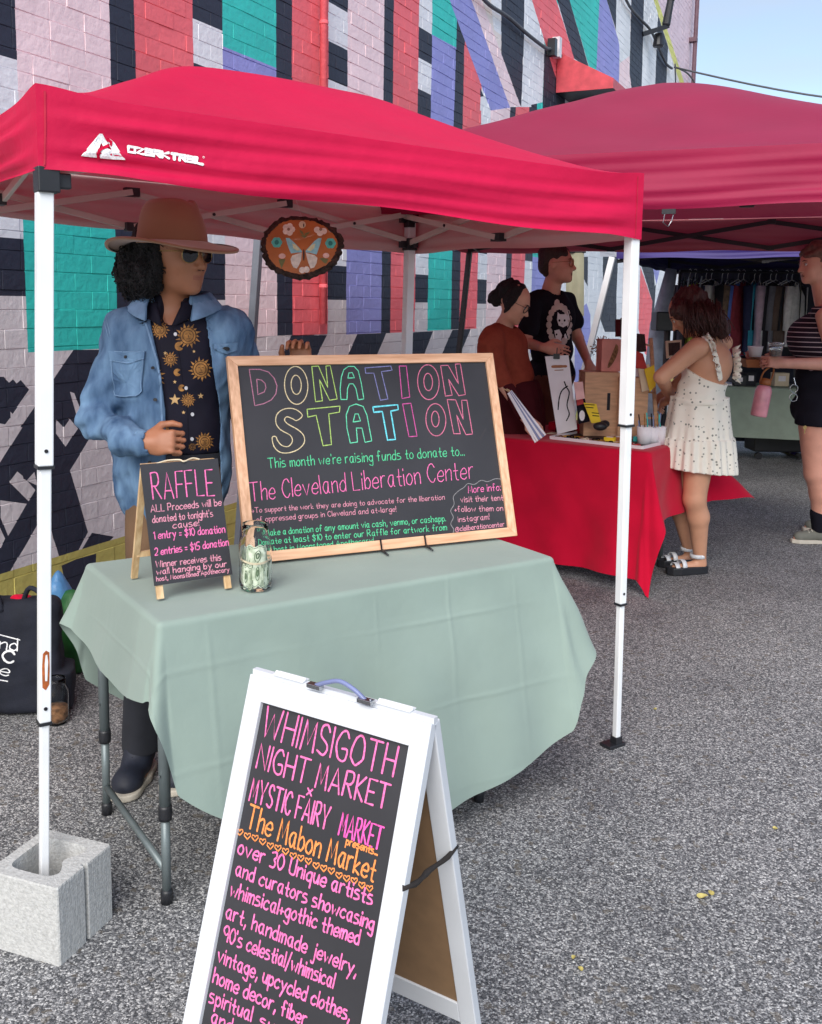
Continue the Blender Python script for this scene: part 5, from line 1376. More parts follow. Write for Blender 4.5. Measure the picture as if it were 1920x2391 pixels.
mb.add([sc + Z3 * 0.015] + ring, [(0, 1 + i, 1 + (i + 1) % n) for i in range(n)]); mb.build('wood_face', M['slice_wood'], sp); swb = mb.bvh()
P6 = lambda P: [(580 + x * 0.13865, 480 + y * 0.13865) for x, y in P]
def pt6(nm, col, polys, rough=0.5, off=0.0008):
    V, F = patch([P6(p) for p in polys], swb, off)
    mm = bpy.data.materials.get('paint_' + nm) or mat('paint_' + nm, srgb(*col), rough=rough, var=0.12, scale=90)
    if V: link_mesh(nm, V, F, mm, sp)
pt6('butterfly_wing', (150, 214, 226), [[(632, 545), (690, 545), (760, 610), (850, 700), (905, 765), (900, 790), (830, 790), (720, 805), (690, 740), (655, 640)], [(1235, 545), (1180, 548), (1110, 600), (1030, 690), (965, 760), (968, 790), (1040, 795), (1150, 825), (1180, 740), (1215, 640)]])
pt6('lower_wing', (232, 228, 216), [[(902, 795), (830, 810), (740, 840), (712, 900), (725, 970), (760, 1040), (815, 1060), (850, 1010), (890, 920)], [(968, 795), (1040, 815), (1120, 835), (1165, 880), (1150, 970), (1110, 1040), (1050, 1060), (1010, 960)]])
pt6('wing_sheen', (226, 232, 190), [[(740, 640), (800, 660), (880, 750), (820, 760), (760, 720)], [(1130, 640), (1070, 660), (985, 750), (1050, 770), (1110, 720)]], off=0.0016)
pt6('butterfly_body', (60, 48, 44), [ellp(935, 830, 14, 100, 14, close=False)], off=0.0022)
def flower(cx, cy, r, col, core, nm='flower', n=5, ph=0.0):
    pt6(nm, col, [ellp(cx + math.cos(2 * math.pi * i / n + ph) * r * 0.55, cy + math.sin(2 * math.pi * i / n + ph) * r * 0.55, r * 0.5, r * 0.5, 10, close=False) for i in range(n)])
    pt6('flower_core', core, [ellp(cx, cy, r * 0.25, r * 0.25, 8, close=False)], off=0.0024)
flower(680, 400, 105, (240, 226, 212), (150, 120, 100)); flower(1220, 400, 110, (236, 206, 204), (170, 120, 120), ph=.5)
flower(950, 1130, 110, (242, 232, 214), (130, 130, 110), ph=.2)
for x, y in ((480, 620), (1385, 635)):
    pt6('teal_flower', (88, 200, 190), [ellp(x + math.cos(a) * 45, y + math.sin(a) * 45, 48, 48, 9, close=False) for a in np.arange(0, 6.2, 1.05)]); pt6('teal_core', (30, 130, 128), [ellp(x, y, 38, 42, 9, close=False)], off=0.0024)
pt6('bud', (240, 200, 190), [ellp(570, 850, 60, 45, 10, close=False), ellp(1310, 840, 55, 45, 10, close=False)])
pt6('leaf', (116, 120, 70), [[(510, 910), (560, 900), (630, 900), (560, 1060), (530, 980)], [(1200, 890), (1260, 880), (1350, 900), (1310, 980), (1270, 960)], [(860, 400), (920, 440), (940, 520), (880, 460)], [(950, 470), (1050, 430), (1010, 480), (950, 500)], [(870, 500), (1000, 500), (950, 550)]])
pt6('cream_bud', (224, 214, 180), [ellp(910, 320, 60, 62, 10, close=False)]); pt6('bud_mark', (60, 50, 46), [ellp(935, 335, 12, 34, 8, close=False)], off=0.0024)
mb = MB(); mb.tube([sc + Y3 * 70 * mpp, HUB + np.array([0, 0, -0.03])], 0.0006, 4); mb.build('hanging_thread', M['white_plastic'], sp)

# ------------------------------------------------------------------ bags and jar on the ground by the wall
def bag(name, label, fn, lo, hi, h, m, base, cat='bag'):
    r = empty(name, base, label, cat); return r, blob('bag_body', fn, lo, hi, h, m, r, it=2)
bp = onz(15, 1672, 0)
Rt = basis(0.15)
def tote(P):
    c = bp + np.array([-0.02, 0.06, 0.215]); q_ = (P - c.astype(np.float32)) @ Rt.astype(np.float32)
    w = 0.21 + 0.02 * (q_[..., 2] < 0); d = np.sqrt((np.maximum(np.abs(q_[..., 1]) - 0.165 - 0.04 * (q_[..., 2] < -0.05), 0)) ** 2 + (np.maximum(np.abs(q_[..., 0]) - (0.05 - 0.12 * np.maximum(q_[..., 2], 0)), 0)) ** 2 + (np.maximum(np.abs(q_[..., 2]) - 0.175, 0)) ** 2) - 0.035
    return d + wob(P, 22, 0.008, 3) + wob(P, 60, 0.003, 4)
tr_, (to, tV, tF) = bag('tote_bag', 'dark navy cloth tote bag with white lettering slumped against the painted wall', tote, bp + [-0.35, -0.2, -0.01], bp + [0.3, 0.3, 0.5], 0.008, M['tote_navy'], bp)
tb = bvh_of(tV, tF)
Z8 = lambda P: [(x * 0.40439, 1050 + y * 0.40439) for x, y in P]
draw('printed_rule', [Z8([(-60, 1052), (115, 1098)])], tb, 0.004, INK['white'], tr_, off=0.002)
draw('printed_rule', [Z8([(-60, 1318), (45, 1337)])], tb, 0.004, INK['white'], tr_, off=0.002)
a, b = Z8([(-95, 1140), (103, 1162)]); write('print_text', 'land', a, b, (2, -28), tb, 0.0045, 'white', tr_, jit=0, off=0.002)
a, b = Z8([(-95, 1200), (80, 1234)]); write('print_text', 'SIC', a, b, (2, -27), tb, 0.0075, 'white', tr_, jit=0, off=0.002)
a, b = Z8([(-95, 1280), (54, 1308)]); write('print_text', 'ice', a, b, (2, -28), tb, 0.0045, 'white', tr_, jit=0, off=0.002)
for dx in (-0.1, 0.06):
    p = bp + np.array([dx, 0.05, 0.42]); mb = MB(); mb.tube(catmull([p, p + [0.03, -0.02, 0.05], p + [0.08, -0.04, 0.03], p + [0.1, -0.05, -0.03]]), 0.009, 8); mb.build('strap', M['tote_navy'], tr_, smooth=True)
rd = empty('red_scarf', bp + np.array([0.05, 0.08, 0.4]), 'bit of red cloth sticking out of the top of the dark tote bag', 'cloth')
blob('folded_cloth', lambda P: el(P, at(50, 1399, bp[1] + 0.07), (0.035, 0.03, 0.022)) + wob(P, 60, 0.006, 5), bp + [-0.1, -0.1, 0.3], bp + [0.25, 0.25, 0.55], 0.005, M['red_cloth'], rd)
gp_ = onz(165, 1585, 0)
g_, _ = bag('shopping_bag', 'shiny green shopping bag on the ground behind the left drop of the tablecloth', lambda P: el(P, gp_ + [0.0, 0.07, 0.17], (0.085, 0.08, 0.17)) + wob(P, 30, 0.012, 7), gp_ + [-0.2, -0.1, -0.01], gp_ + [0.2, 0.3, 0.4], 0.007, M['bag_green'], gp_)
b_p = onz(132, 1575, 0)
b_, _ = bag('shopping_bag', 'crinkled light blue plastic bag between the front left tent leg and the green bag', lambda P: el(P, b_p + [0.0, 0.05, 0.21], (0.055, 0.07, 0.21)) + wob(P, 30, 0.012, 9), b_p + [-0.15, -0.1, -0.01], b_p + [0.15, 0.25, 0.45], 0.007, M['bag_blue'], b_p)
jp = onz(133, 1686, 0)
j2 = empty('glass_jar', jp, 'empty glass jar standing on the asphalt behind the front left tent leg', 'jar')
mb = MB(); mb.lathe(jp, [(0, 0.004), (0.036, 0.0), (0.042, 0.006), (0.043, 0.03), (0.043, 0.115), (0.034, 0.135), (0.035, 0.15), (0.033, 0.165), (0.031, 0.165), (0.032, 0.135), (0.041, 0.114), (0.041, 0.03), (0.038, 0.01), (0, 0.008)], 28, cap=False); mb.build('glass', M['glass'], j2, smooth=True)
mb = MB(); mb.lathe(jp + [0, 0, 0.009], [(0, 0), (0.037, 0), (0.0405, 0.02), (0.0405, 0.05), (0, 0.052)], 24); mb.build('contents', M['dried'], j2, smooth=True)
# fallen leaves
for i, (x, y, s_, rz_) in enumerate(((1640, 2100, 0.030, 0.4), (1660, 2092, 0.022, 1.6), (1355, 2270, 0.016, 2.0), (1340, 2243, 0.014, 0.9), (1810, 1940, 0.014, 0.1), (1530, 1660, 0.012, 2.4))):
    p = onz(x, y, 0.0); c_, s2 = math.cos(rz_), math.sin(rz_); P_ = []
    for t in np.linspace(0, 2 * math.pi, 14, endpoint=False):
        r_ = 0.62 * s_ * (0.55 + 0.45 * abs(math.cos(t * 1.5))) ; a_, b_2 = r_ * math.cos(t), r_ * 0.6 * math.sin(t); P_.append(p + np.array([a_ * c_ - b_2 * s2, a_ * s2 + b_2 * c_, 0.006 + 0.006 * abs(math.sin(t))]))
    mb = MB(); mb.add([p + np.array([0, 0, 0.004])] + P_, [(0, 1 + k, 1 + (k + 1) % 14) for k in range(14)])
    desc = ['curled pale yellow leaf, the larger of the two lying together on the asphalt at right', 'smaller pale yellow leaf touching the larger one on the asphalt at right', 'small tan leaf on the asphalt near the lower edge, right of the sandwich board', 'tiny tan leaf just above the small one right of the sandwich board', 'tiny yellow leaf on bare asphalt near the right edge', 'tiny yellow leaf on the asphalt right of the front right tent foot'][i]
    tag(mb.build('fallen_leaf', M['leaf_yellow'], loc=p), desc, 'leaf', 'fallen leaves on the asphalt')

# ------------------------------------------------------------------ people
def mouth(C, R, root, k=1.0, smile=0.004):
    L2W = lambda a, b, c: np.asarray(C) + R @ (np.array([a, b, c]) * k)
    mb = MB(); mb.tube([L2W(0.0925 - 0.6 * y * y * 18, y, -0.0585 + smile * (y / 0.022) ** 2) for y in np.linspace(-0.024, 0.024, 9)], [0.0006, 0.0013, 0.0015, 0.0014, 0.0013, 0.0014, 0.0015, 0.0013, 0.0006], 6); mb.build('mouth', M['mouth_dark'], root, smooth=True)
    for sd in (-1, 1):
        mb = MB(); mb.lathe(L2W(0.105, sd * 0.0075, -0.0375), [(0, -0.0015), (0.004, -0.0015), (0.004, 0.001), (0, 0.0015)], 8); mb.build('nostril', M['mouth_dark'], root)
M['mouth_dark'] = S('mouth_dark', (74, 38, 32), rough=0.6)
M['eye_white'] = S('eye_white', (225, 220, 215), rough=0.2)
def eyes(C, R, root, k=1.0):
    L2W = lambda a, b, c: np.asarray(C) + R @ (np.array([a, b, c]) * k)
    for sd in (-1, 1):
        for (rr_, off, m_, nm) in ((0.0115, 0.0, 'eye_white', 'eye'), (0.0052, 0.0072, 'hair_brown', 'iris')):
            mb = MB(); mb.lathe(L2W(0.0775 + off, sd * 0.031, 0.011), [(0, -rr_)] + [(rr_ * math.cos(t), rr_ * math.sin(t)) for t in np.linspace(-1.3, 1.3, 9)] + [(0, rr_)], 12); mb.build(nm, M[m_], root, smooth=True)
        mb = MB(); mb.tube([L2W(0.089, sd * 0.02, 0.019), L2W(0.091, sd * 0.031, 0.021), L2W(0.083, sd * 0.043, 0.017)], 0.0013, 5); mb.build('eyelid', M['mouth_dark'], root, smooth=True)
        mb = MB(); mb.tube([L2W(0.092, sd * 0.014, 0.031), L2W(0.092, sd * 0.03, 0.036), L2W(0.079, sd * 0.047, 0.031)], [0.002, 0.003, 0.001], 6); mb.build('eyebrow', M['hair_brown'], root, smooth=True)
def glasses(C, R, root, k=1.0, sun=True, name='sunglasses', z=0.010, rr=(0.027, 0.024), wire=None, fx=0.103):
    """lenses, rims, bridge and temples fitted to a head"""
    L2W = lambda a, b, c: np.asarray(C) + R @ (np.array([a, b, c]) * k)
    wire = wire or M['gold_wire']; g = None
    mb = MB()
    for sd in (-1, 1):
        pts = []
        for t in np.linspace(0, 2 * math.pi, 28, endpoint=False):
            x_, y_ = math.cos(t) * rr[0], math.sin(t) * rr[1]
            if y_ < 0: x_ += 0.004 * sd * (-y_ / rr[1]) 
            pts.append(L2W(fx - abs(x_ + sd * 0.03 - 0.0) * 0.22 - 0.002, sd * 0.0335 + x_, z + y_ - 0.002))
        c = L2W(fx - 0.007, sd * 0.0335, z - 0.002)
        if sun:
            m2 = MB(); m2.add([c] + pts, [(0, 1 + i, 1 + (i + 1) % 28) for i in range(28)]); m2.build('lens', M['lens_dark'], root)
        mb.tube(pts, 0.0013 * k if sun else 0.0027 * k, 6, closed=True)
        mb.tube([L2W(fx - 0.016, sd * 0.061, z + 0.008), L2W(0.04, sd * 0.079, z + 0.006), L2W(-0.012, sd * 0.083, z + 0.004), L2W(-0.03, sd * 0.08, z - 0.015)], 0.0014 * k, 6)
    mb.tube([L2W(fx - 0.008, -0.009, z + 0.008), L2W(fx + 0.002, 0, z + 0.011), L2W(fx - 0.008, 0.009, z + 0.008)], 0.0012 * k, 6)
    if sun: mb.tube([L2W(fx - 0.008, -0.02, z + 0.022), L2W(fx + 0.001, 0, z + 0.022), L2W(fx - 0.008, 0.02, z + 0.022)], 0.0011 * k, 6)
    mb.build(name, wire, root, smooth=True)
def shirt_wr(P, s=26, a=0.006, seed=0):
    return wob(P * np.array([1, 1, 0.55], np.float32), s, a, seed) + wob(P, s * 2.2, a * 0.3, seed + 1)
f32 = lambda p: np.asarray(p, np.float32)

# ---- person behind the table: hat, sunglasses, denim shirt over a printed shirt
hf = onz(322, 1852, 0)
p1 = empty('person', (*at(400, 1075, 3.02)[:2], 0), 'person in brown felt hat, aviator sunglasses and open denim jacket behind the table', 'person')
C1 = at(410, 598, 2.97); R1_ = basis(math.radians(57), math.radians(-3), math.radians(2)); hk = 1.0
neck0, neck1 = at(405, 735, 3.03), at(408, 640, 2.99)
wr1 = at(340, 1034, 2.80)
hand1 = lambda P: hand_sdf(P, wr1, (0.97, -0.12, 0.06), (-0.1, -0.95, 0.28), curl=1.15, k=0.93, side=-1)
wr2 = at(704, 872, 3.17)
hand2 = lambda P: hand_sdf(P, wr2, (-0.03, -0.06, 1), (0.1, 1, 0.1), curl=0.85, k=0.92, side=1)
hip1L, hip1R = at(365, 1120, 3.02), at(455, 1120, 3.05)
kn1L, kn1R = at(345, 1480, 2.98), at(455, 1500, 3.03); an1L, an1R = at(328, 1775, 2.96), at(440, 1775, 3.0)
sh1L, sh1R = at(283, 785, 3.0), at(532, 780, 3.04); el1L = at(222, 975, 2.97); el1R = at(590, 975, 3.24)
def p1_torso(P, g=0.0):
    a = el(P, at(405, 835, 3.02), (0.165 + g, 0.105 + g, 0.19 + g)); a = smin(a, el(P, at(408, 1000, 3.02), (0.142 + g, 0.1 + g, 0.2 + g)), 0.05)
    a = smin(a, rc(P, at(310, 772, 3.01), at(505, 768, 3.03), 0.047 + g, 0.047 + g), 0.05); a = smin(a, el(P, at(410, 1110, 3.03), (0.155 + g, 0.112 + g, 0.1 + g)), 0.05)
    return a
def p1_body(P):
    a = head_sdf(P, C1, R1_, hk, ear=False); a = smin(a, rc(P, neck0, neck1, 0.062, 0.051), 0.022)
    b = p1_torso(P, -0.012); a = smin(a, b, 0.02)
    for s_, e_, w_ in ((sh1L, el1L, wr1), (sh1R, el1R, wr2)): a = smin(a, rc(P, s_, e_, 0.045, 0.038), 0.02); a = smin(a, rc(P, e_, w_, 0.038, 0.026), 0.01)
    a = smin(a, hand1(P), 0.01); a = smin(a, hand2(P), 0.01)
    for h_, k_, n_ in ((hip1L, kn1L, an1L), (hip1R, kn1R, an1R)): a = smin(a, rc(P, h_, k_, 0.075, 0.05), 0.03); a = smin(a, rc(P, k_, n_, 0.05, 0.036), 0.02); a = smin(a, rc(P, n_, n_ + [0, -0.08, -0.05], 0.036, 0.03), 0.02)
    return a
blob('body', p1_body, (-1.15, 2.55, 0.0), (-0.1, 3.45, 1.82), 0.0045, [M['skin_tan'], M['lips']], p1, it=1, pick=lip_pick(C1, R1_, hk))
def p1_shirt(P):
    a = p1_torso(P, 0.004); a = smin(a, rc(P, neck0 + [0, 0, -0.02], neck0 + [0.0, -0.012, 0.028], 0.075, 0.068), 0.02) + shirt_wr(P, 30, 0.004, 21)
    a = np.maximum(a, -rc(P, neck0 + [0.012, -0.09, 0.0], neck1 + [0.02, -0.07, 0.1], 0.03, 0.09)); return np.maximum(a, 1.035 - P[..., 2])
so, sV, sF = blob('printed_shirt', p1_shirt, (-1.0, 2.7, 0.9), (-0.3, 3.3, 1.62), 0.005, M['navy_shirt'], p1, it=2)
sbv_ = bvh_of(sV, sF)
zs_ = np.array([0.75, 1.05, 1.18, 1.32, 1.44, 1.50, 1.60]); xl_ = np.array([at(v_, 800, 2.88)[0] for v_ in (385, 378, 377, 366, 343, 330, 320)])
xr_ = np.array([at(v_, 800, 2.9)[0] for v_ in (502, 500, 498, 490, 472, 466, 462)])
def p1_jacket(P):
    a = el(P, at(403, 845, 3.03), (0.208, 0.137, 0.2)); a = smin(a, el(P, at(402, 1060, 3.03), (0.186, 0.138, 0.33)), 0.06)
    a = smin(a, rc(P, at(292, 778, 3.01), at(525, 776, 3.03), 0.068, 0.072), 0.05)
    a = smin(a, rc(P, sh1L + [0.012, 0, 0], el1L, 0.066, 0.056), 0.03); f = smin(rc(P, el1L, wr1 + [-0.045, 0.02, 0], 0.056, 0.045), 9.0, 0.01); a = smin(a, f, 0.02)
    a = smin(a, rc(P, wr1 + [-0.075, 0.03, 0.0], wr1 + [-0.012, 0.004, 0.0], 0.045, 0.042), 0.008)
    a = smin(a, rc(P, sh1R, el1R, 0.076, 0.064), 0.03); a = smin(a, rc(P, el1R, wr2 + [0, 0.02, -0.05], 0.062, 0.045), 0.02)
    # folds gather at the elbow and run across the body
    q_ = P - f32(el1L); near = np.exp(-(q_ ** 2).sum(-1) / 0.03)
    a = a + near * 0.006 * np.sin(q_ @ f32((44, 0, -88))) + np.abs(wob(P * f32((1, 1, 0.5)), 26, 0.013, 31)) - 0.004 + np.abs(wob(P, 55, 0.006, 32)) - 0.002
    a = np.maximum(a, 0.815 + 0.012 * np.sin(P[..., 0] * 30) - P[..., 2])
    xl, xr = np.interp(P[..., 2], zs_, xl_), np.interp(P[..., 2], zs_, xr_)
    op = np.maximum(np.maximum(xl - P[..., 0], P[..., 0] - xr), P[..., 1] - 3.0)
    a = np.maximum(a, -op.astype(np.float32)); a = np.maximum(a, -(p1_torso(P, 0.005)))
    a = np.maximum(a, -rc(P, neck0 + [0, 0, 0.02], neck1 + [0, 0, 0.1], 0.075, 0.1)); a = np.maximum(a, -rc(P, wr1 + [-0.02, 0, 0], wr1 + [0.08, 0, 0], 0.029, 0.033)); return a
jo, jV, jF = blob('denim_jacket', p1_jacket, (-1.15, 2.62, 0.75), (-0.15, 3.45, 1.58), 0.0048, M['denim'], p1, it=1)
jbv = bvh_of(jV, jF)
Z3p = lambda P: [(x * 0.40439, 400 + y * 0.40439) for x, y in P]
def solid(o, t):
    m_ = o.modifiers.new('solid', 'SOLIDIFY'); m_.thickness = t; m_.offset = 0
def jpatch(nm, poly, m_, off, th, bv=None, par=p1):
    V, F = patch([Z3p(poly)], bv or jbv, off)
    if V: o = link_mesh(nm, V, F, m_, par, smooth=False); solid(o, th); return o
def dens(P, n=5):
    out = []
    for a, b in zip(P, P[1:] + [P[0]]):
        for i in range(n): out.append((a[0] + (b[0] - a[0]) * i / n, a[1] + (b[1] - a[1]) * i / n))
    return out
jpatch('chest_pocket', dens([(650, 1085), (836, 1075), (822, 1270), (790, 1298), (672, 1302), (655, 1270)]), M['denim'], 0.004, 0.003)
jpatch('pocket_flap', dens([(634, 1036), (846, 1038), (838, 1082), (742, 1112), (642, 1092)]), M['denim'], 0.008, 0.004)
jpatch('pocket_flap', dens([(1228, 1000), (1362, 985), (1360, 1030), (1300, 1052), (1230, 1030)]), M['denim'], 0.007, 0.004)
for pth in ([(650, 1095), (656, 1270), (674, 1298), (790, 1294), (822, 1266), (832, 1085)], [(636, 1038), (844, 1040)], [(642, 1088), (742, 1107), (836, 1080)], [(530, 825), (600, 850), (628, 960)], [(540, 812), (612, 838), (640, 950)]):
    draw('stitching', [Z3p(pth)], jbv, 0.0022, M['denim_light'], p1, off=0.0105 if pth[0][1] > 1000 else 0.002)
draw('placket_edge', [Z3p([(805, 790), (838, 860), (868, 960), (905, 1090), (925, 1200), (934, 1400), (936, 1600)])], jbv, 0.006, M['denim_light'], p1, off=0.002)
draw('placket_fold', [Z3p([(1150, 800), (1172, 900), (1195, 1000), (1215, 1150), (1222, 1300)])], jbv, 0.03, M['denim_light'], p1, off=0.002)
draw('placket_edge', [Z3p([(1216, 1050), (1218, 1300), (1222, 1600)])], jbv, 0.004, M['denim_light'], p1, off=0.003)
for x, y in ((736, 1070), (892, 1132), (906, 1318), (868, 1678), (1300, 1020)):
    V, F = patch([Z3p(ellp(x, y, 9, 10, 10, close=False))], jbv, 0.0125); 
    if V: solid(link_mesh('jacket_button', V, F, M['black_metal'], p1), 0.004)
# shirt print: suns, moons and stars
def sun_print(x, y, r, m_='gold_print', ph=0.0, rays=16, rr=1.75):
    P_ = [ellp(x, y, r, r * 1.05, 16, close=False)]
    for i in range(rays):
        t = 2 * math.pi * i / rays + ph; w = 0.17; r2 = r * (rr if i % 2 else rr * 0.85)
        c_, s_ = math.cos(t), math.sin(t); b = t + 0.08
        P_.append([(x + r * 1.12 * math.cos(t - w), y + r * 1.12 * math.sin(t - w)), (x + r2 * math.cos(b), y + r2 * math.sin(b)), (x + r * 1.12 * math.cos(t + w), y + r * 1.12 * math.sin(t + w))])
    V, F = patch([Z3p(p) for p in P_], sbv_, 0.0016); 
    if V: link_mesh('sun_print', V, F, M[m_], p1)
    draw('sun_lines', [Z3p(ellp(x, y, r * 0.7, r * 0.74, 14)), Z3p([(x - r * .35, y - r * .2), (x - r * .1, y - r * .25)]), Z3p([(x + r * .15, y - r * .25), (x + r * .4, y - r * .2)]), Z3p([(x, y - r * .1), (x + r * .06, y + r * .2)]), Z3p([(x - r * .2, y + r * .42), (x + r * .25, y + r * .4)])], sbv_, 0.0016, M['navy_shirt'], p1, off=0.0028)
for a in ((1086, 950, 44), (1158, 1142, 42, 'gold_print', .2), (925, 915, 34, 'gold_print', .4), (985, 1085, 26, 'gold_print', .1, 14, 1.9), (880, 1190, 46), (1085, 1320, 26, 'gold_print', .3), (1180, 1560, 34), (940, 1480, 26, 'gold_print', .2), (1110, 1590, 14, 'gold_print')): sun_print(*a)
star = lambda x, y, r, n=5: [(x + math.cos(math.pi * i / n - 1.57) * r * (1 if i % 2 == 0 else 0.42), y + math.sin(math.pi * i / n - 1.57) * r * (1 if i % 2 == 0 else 0.42)) for i in range(2 * n)]
for sp_ in ((1010, 1318, 34), (1158, 1296, 18), (1078, 846, 20), (1060, 1392, 12), (1010, 1215, 12), (955, 1050, 12), (1120, 1040, 10), (1085, 720, 9), (1095, 745, 7), (860, 800, 9)):
    V, F = patch([Z3p(star(*sp_))], sbv_, 0.0018)
    if V: link_mesh('star_print', V, F, M['gold_light'], p1)
moon = lambda x, y, r: [(x + r * math.cos(t), y + r * math.sin(t)) for t in np.linspace(0.6, 5.6, 12)] + [(x + r * 0.45 + r * 0.62 * math.cos(t), y + r * 0.62 * math.sin(t)) for t in np.linspace(4.9, 1.4, 8)]
V, F = patch([Z3p(moon(1035, 1010, 26)), Z3p(moon(1025, 1160, 22)), Z3p(moon(1050, 1250, 20))], sbv_, 0.0018); link_mesh('moon_print', V, F, M['gold_print'], p1)
for x, y in ((990, 805), (1014, 942), (1075, 1250), (1110, 1402), (1108, 1545)):
    V, F = patch([Z3p(ellp(x, y, 10, 11, 10, close=False))], sbv_, 0.0035)
    if V: solid(link_mesh('shirt_button', V, F, M['button_white'], p1), 0.003)
draw('shirt_placket', [Z3p([(968, 790), (1000, 900), (1040, 1080), (1060, 1250), (1085, 1400), (1090, 1590)])], sbv_, 0.0018, M['black_cotton'], p1, off=0.001)
def collar(name, c, r0, r1, h, th0, th1, pt, m_, par, sq=0.86, lean=0.0):
    # folded strip round the neck, open at the front between the two angles, with pointed ends
    G = []
    for i in range(41):
        f = i / 40; t = th0 + (th1 - th0) * f; e = min(f, 1 - f) * 2; k_ = max(0, 1 - e / 0.22)
        dr = np.array([math.cos(t), math.sin(t) * sq, 0]); tn = np.array([-math.sin(t), math.cos(t) * sq, 0]) * (-1 if f < 0.5 else 1)
        lo = c + np.array([0, 0, -lean * max(0, -math.sin(t))])
        G.append([lo + dr * r0 + [0, 0, -0.01], lo + dr * r0 * 0.97 + [0, 0, h * 0.6], lo + dr * (r0 + 0.004) + [0, 0, h], lo + dr * (r0 + 0.016) + [0, 0, h * 0.9], lo + dr * (r0 * 0.3 + r1 * 0.7) + tn * pt * 0.3 * k_ + [0, 0, h * 0.35], lo + dr * (r1 + pt * 0.25 * k_) + tn * pt * k_ + [0, 0, -0.004 - pt * 0.75 * k_]])
    mb = MB(); mb.grid(G); o = mb.build(name, m_, par, smooth=True); solid(o, 0.004); return o
nk = (neck0 + neck1) / 2
collar('jacket_collar', np.array([nk[0] + 0.003, nk[1] + 0.005, 1.482]), 0.090, 0.142, 0.045, math.radians(-52), math.radians(236), 0.03, M['denim'], p1, lean=0.018)
collar('jacket_collar_edge', np.array([nk[0] + 0.003, nk[1] + 0.005, 1.4805]), 0.092, 0.1445, 0.043, math.radians(-51), math.radians(235), 0.031, M['denim_light'], p1, lean=0.018)
collar('shirt_collar', np.array([nk[0], nk[1], 1.487]), 0.066, 0.102, 0.034, math.radians(-62), math.radians(242), 0.045, M['navy_shirt'], p1, lean=0.03)
def p1_tr(P):
    a = el(P, at(410, 1110, 3.03), (0.165, 0.122, 0.11))
    for h_, k_, n_ in ((hip1L, kn1L, an1L), (hip1R, kn1R, an1R)): a = smin(a, rc(P, h_, k_, 0.09, 0.072), 0.03); a = smin(a, rc(P, k_, n_ + [0, 0, -0.02], 0.072, 0.06), 0.02)
    a = a + wob(P * f32((1, 1, 0.5)), 40, 0.006, 41); return np.maximum(np.maximum(a, P[..., 2] - 1.06), 0.085 - P[..., 2])
blob('trousers', p1_tr, (-1.05, 2.75, 0.0), (-0.35, 3.3, 1.12), 0.008, [M['brown_trousers'], M['dark_trousers']], p1, it=2, pick=lambda c: (c[:, 2] < 0.62).astype(int))  # lower legs darker: shade under the canopy put into the colour
mb = MB(); pts = [at(410, 1062, 3.03) + [0.168 * math.cos(t), 0.125 * math.sin(t), 0] for t in np.linspace(0, 2 * math.pi, 30, endpoint=False)]
G = [[p + [0, 0, -0.018], p + [0, 0, 0.018]] for p in pts]; mb.grid(G, closed_u=True); mb.build('belt', M['dark_trousers'], p1, smooth=True)
for n_, base in ((an1L, hf), (an1R, hf + [0.15, 0.04, 0])):
    c_ = np.array([n_[0], n_[1], 0]); tw = nrm(np.array([-0.1, -1, 0]))
    sh = lambda P: np.maximum(smin(smin(rc(P, c_ + [0, 0.03, 0.06], c_ + tw * 0.12 + [0, 0, 0.042], 0.04, 0.034), rc(P, c_ + tw * 0.03 + [0, 0, 0.06], c_ + [0, 0, 0.13], 0.042, 0.044), 0.03), el(P, c_ + tw * 0.11 + [0, 0, 0.035], (0.047, 0.06, 0.035)), 0.02), 0.018 - P[..., 2])
    blob('shoe', sh, c_ + [-0.12, -0.26, -0.01], c_ + [0.12, 0.14, 0.2], 0.005, M['navy_shoe'], p1)
    sl_ = lambda P: np.maximum(np.abs(P[..., 2] - 0.013) - 0.011, smin(rc(P * f32((1, 1, 0)), c_ * f32((1, 1, 0)) + [0, 0.035, 0], c_ + tw * 0.03, 0.043, 0.043), rc(P * f32((1, 1, 0)), c_ + tw * 0.05, c_ + tw * 0.135, 0.046, 0.05), 0.03))
    blob('shoe_sole', sl_, c_ + [-0.12, -0.26, -0.01], c_ + [0.12, 0.14, 0.06], 0.004, M['cream_sole'], p1)
    mb = MB()
    for k_ in range(4): q_ = c_ + tw * (0.045 + 0.022 * k_) + [0, 0, 0.1 - 0.012 * k_]; mb.tube([q_ + [-0.022, 0, -0.006], q_ + [0, 0, 0.004], q_ + [0.022, 0, -0.006]], 0.003, 6)
    mb.build('laces', M['black_cotton'], p1, smooth=True)
# hair
def p1_hair(P):
    L2W = lambda a, b, c: C1 + R1_ @ np.array([a, b, c])
    a = el(P, at(334, 630, 3.02), (0.080, 0.10, 0.09)); a = smin(a, el(P, L2W(-0.045, 0, 0.04), (0.092, 0.088, 0.088), R1_), 0.03)
    a = smin(a, el(P, at(346, 640, 2.94), (0.042, 0.045, 0.066)), 0.03); a = smin(a, el(P, at(366, 606, 2.915), (0.022, 0.022, 0.05)), 0.015)
    a = smin(a, el(P, L2W(-0.03, 0.06, -0.03), (0.06, 0.04, 0.09), R1_), 0.03)
    return a + wob(P, 65, 0.010, 51) + wob(P, 140, 0.006, 52)
blob('hair', p1_hair, (-1.0, 2.75, 1.38), (-0.5, 3.25, 1.8), 0.0045, M['hair_black'], p1, it=0)
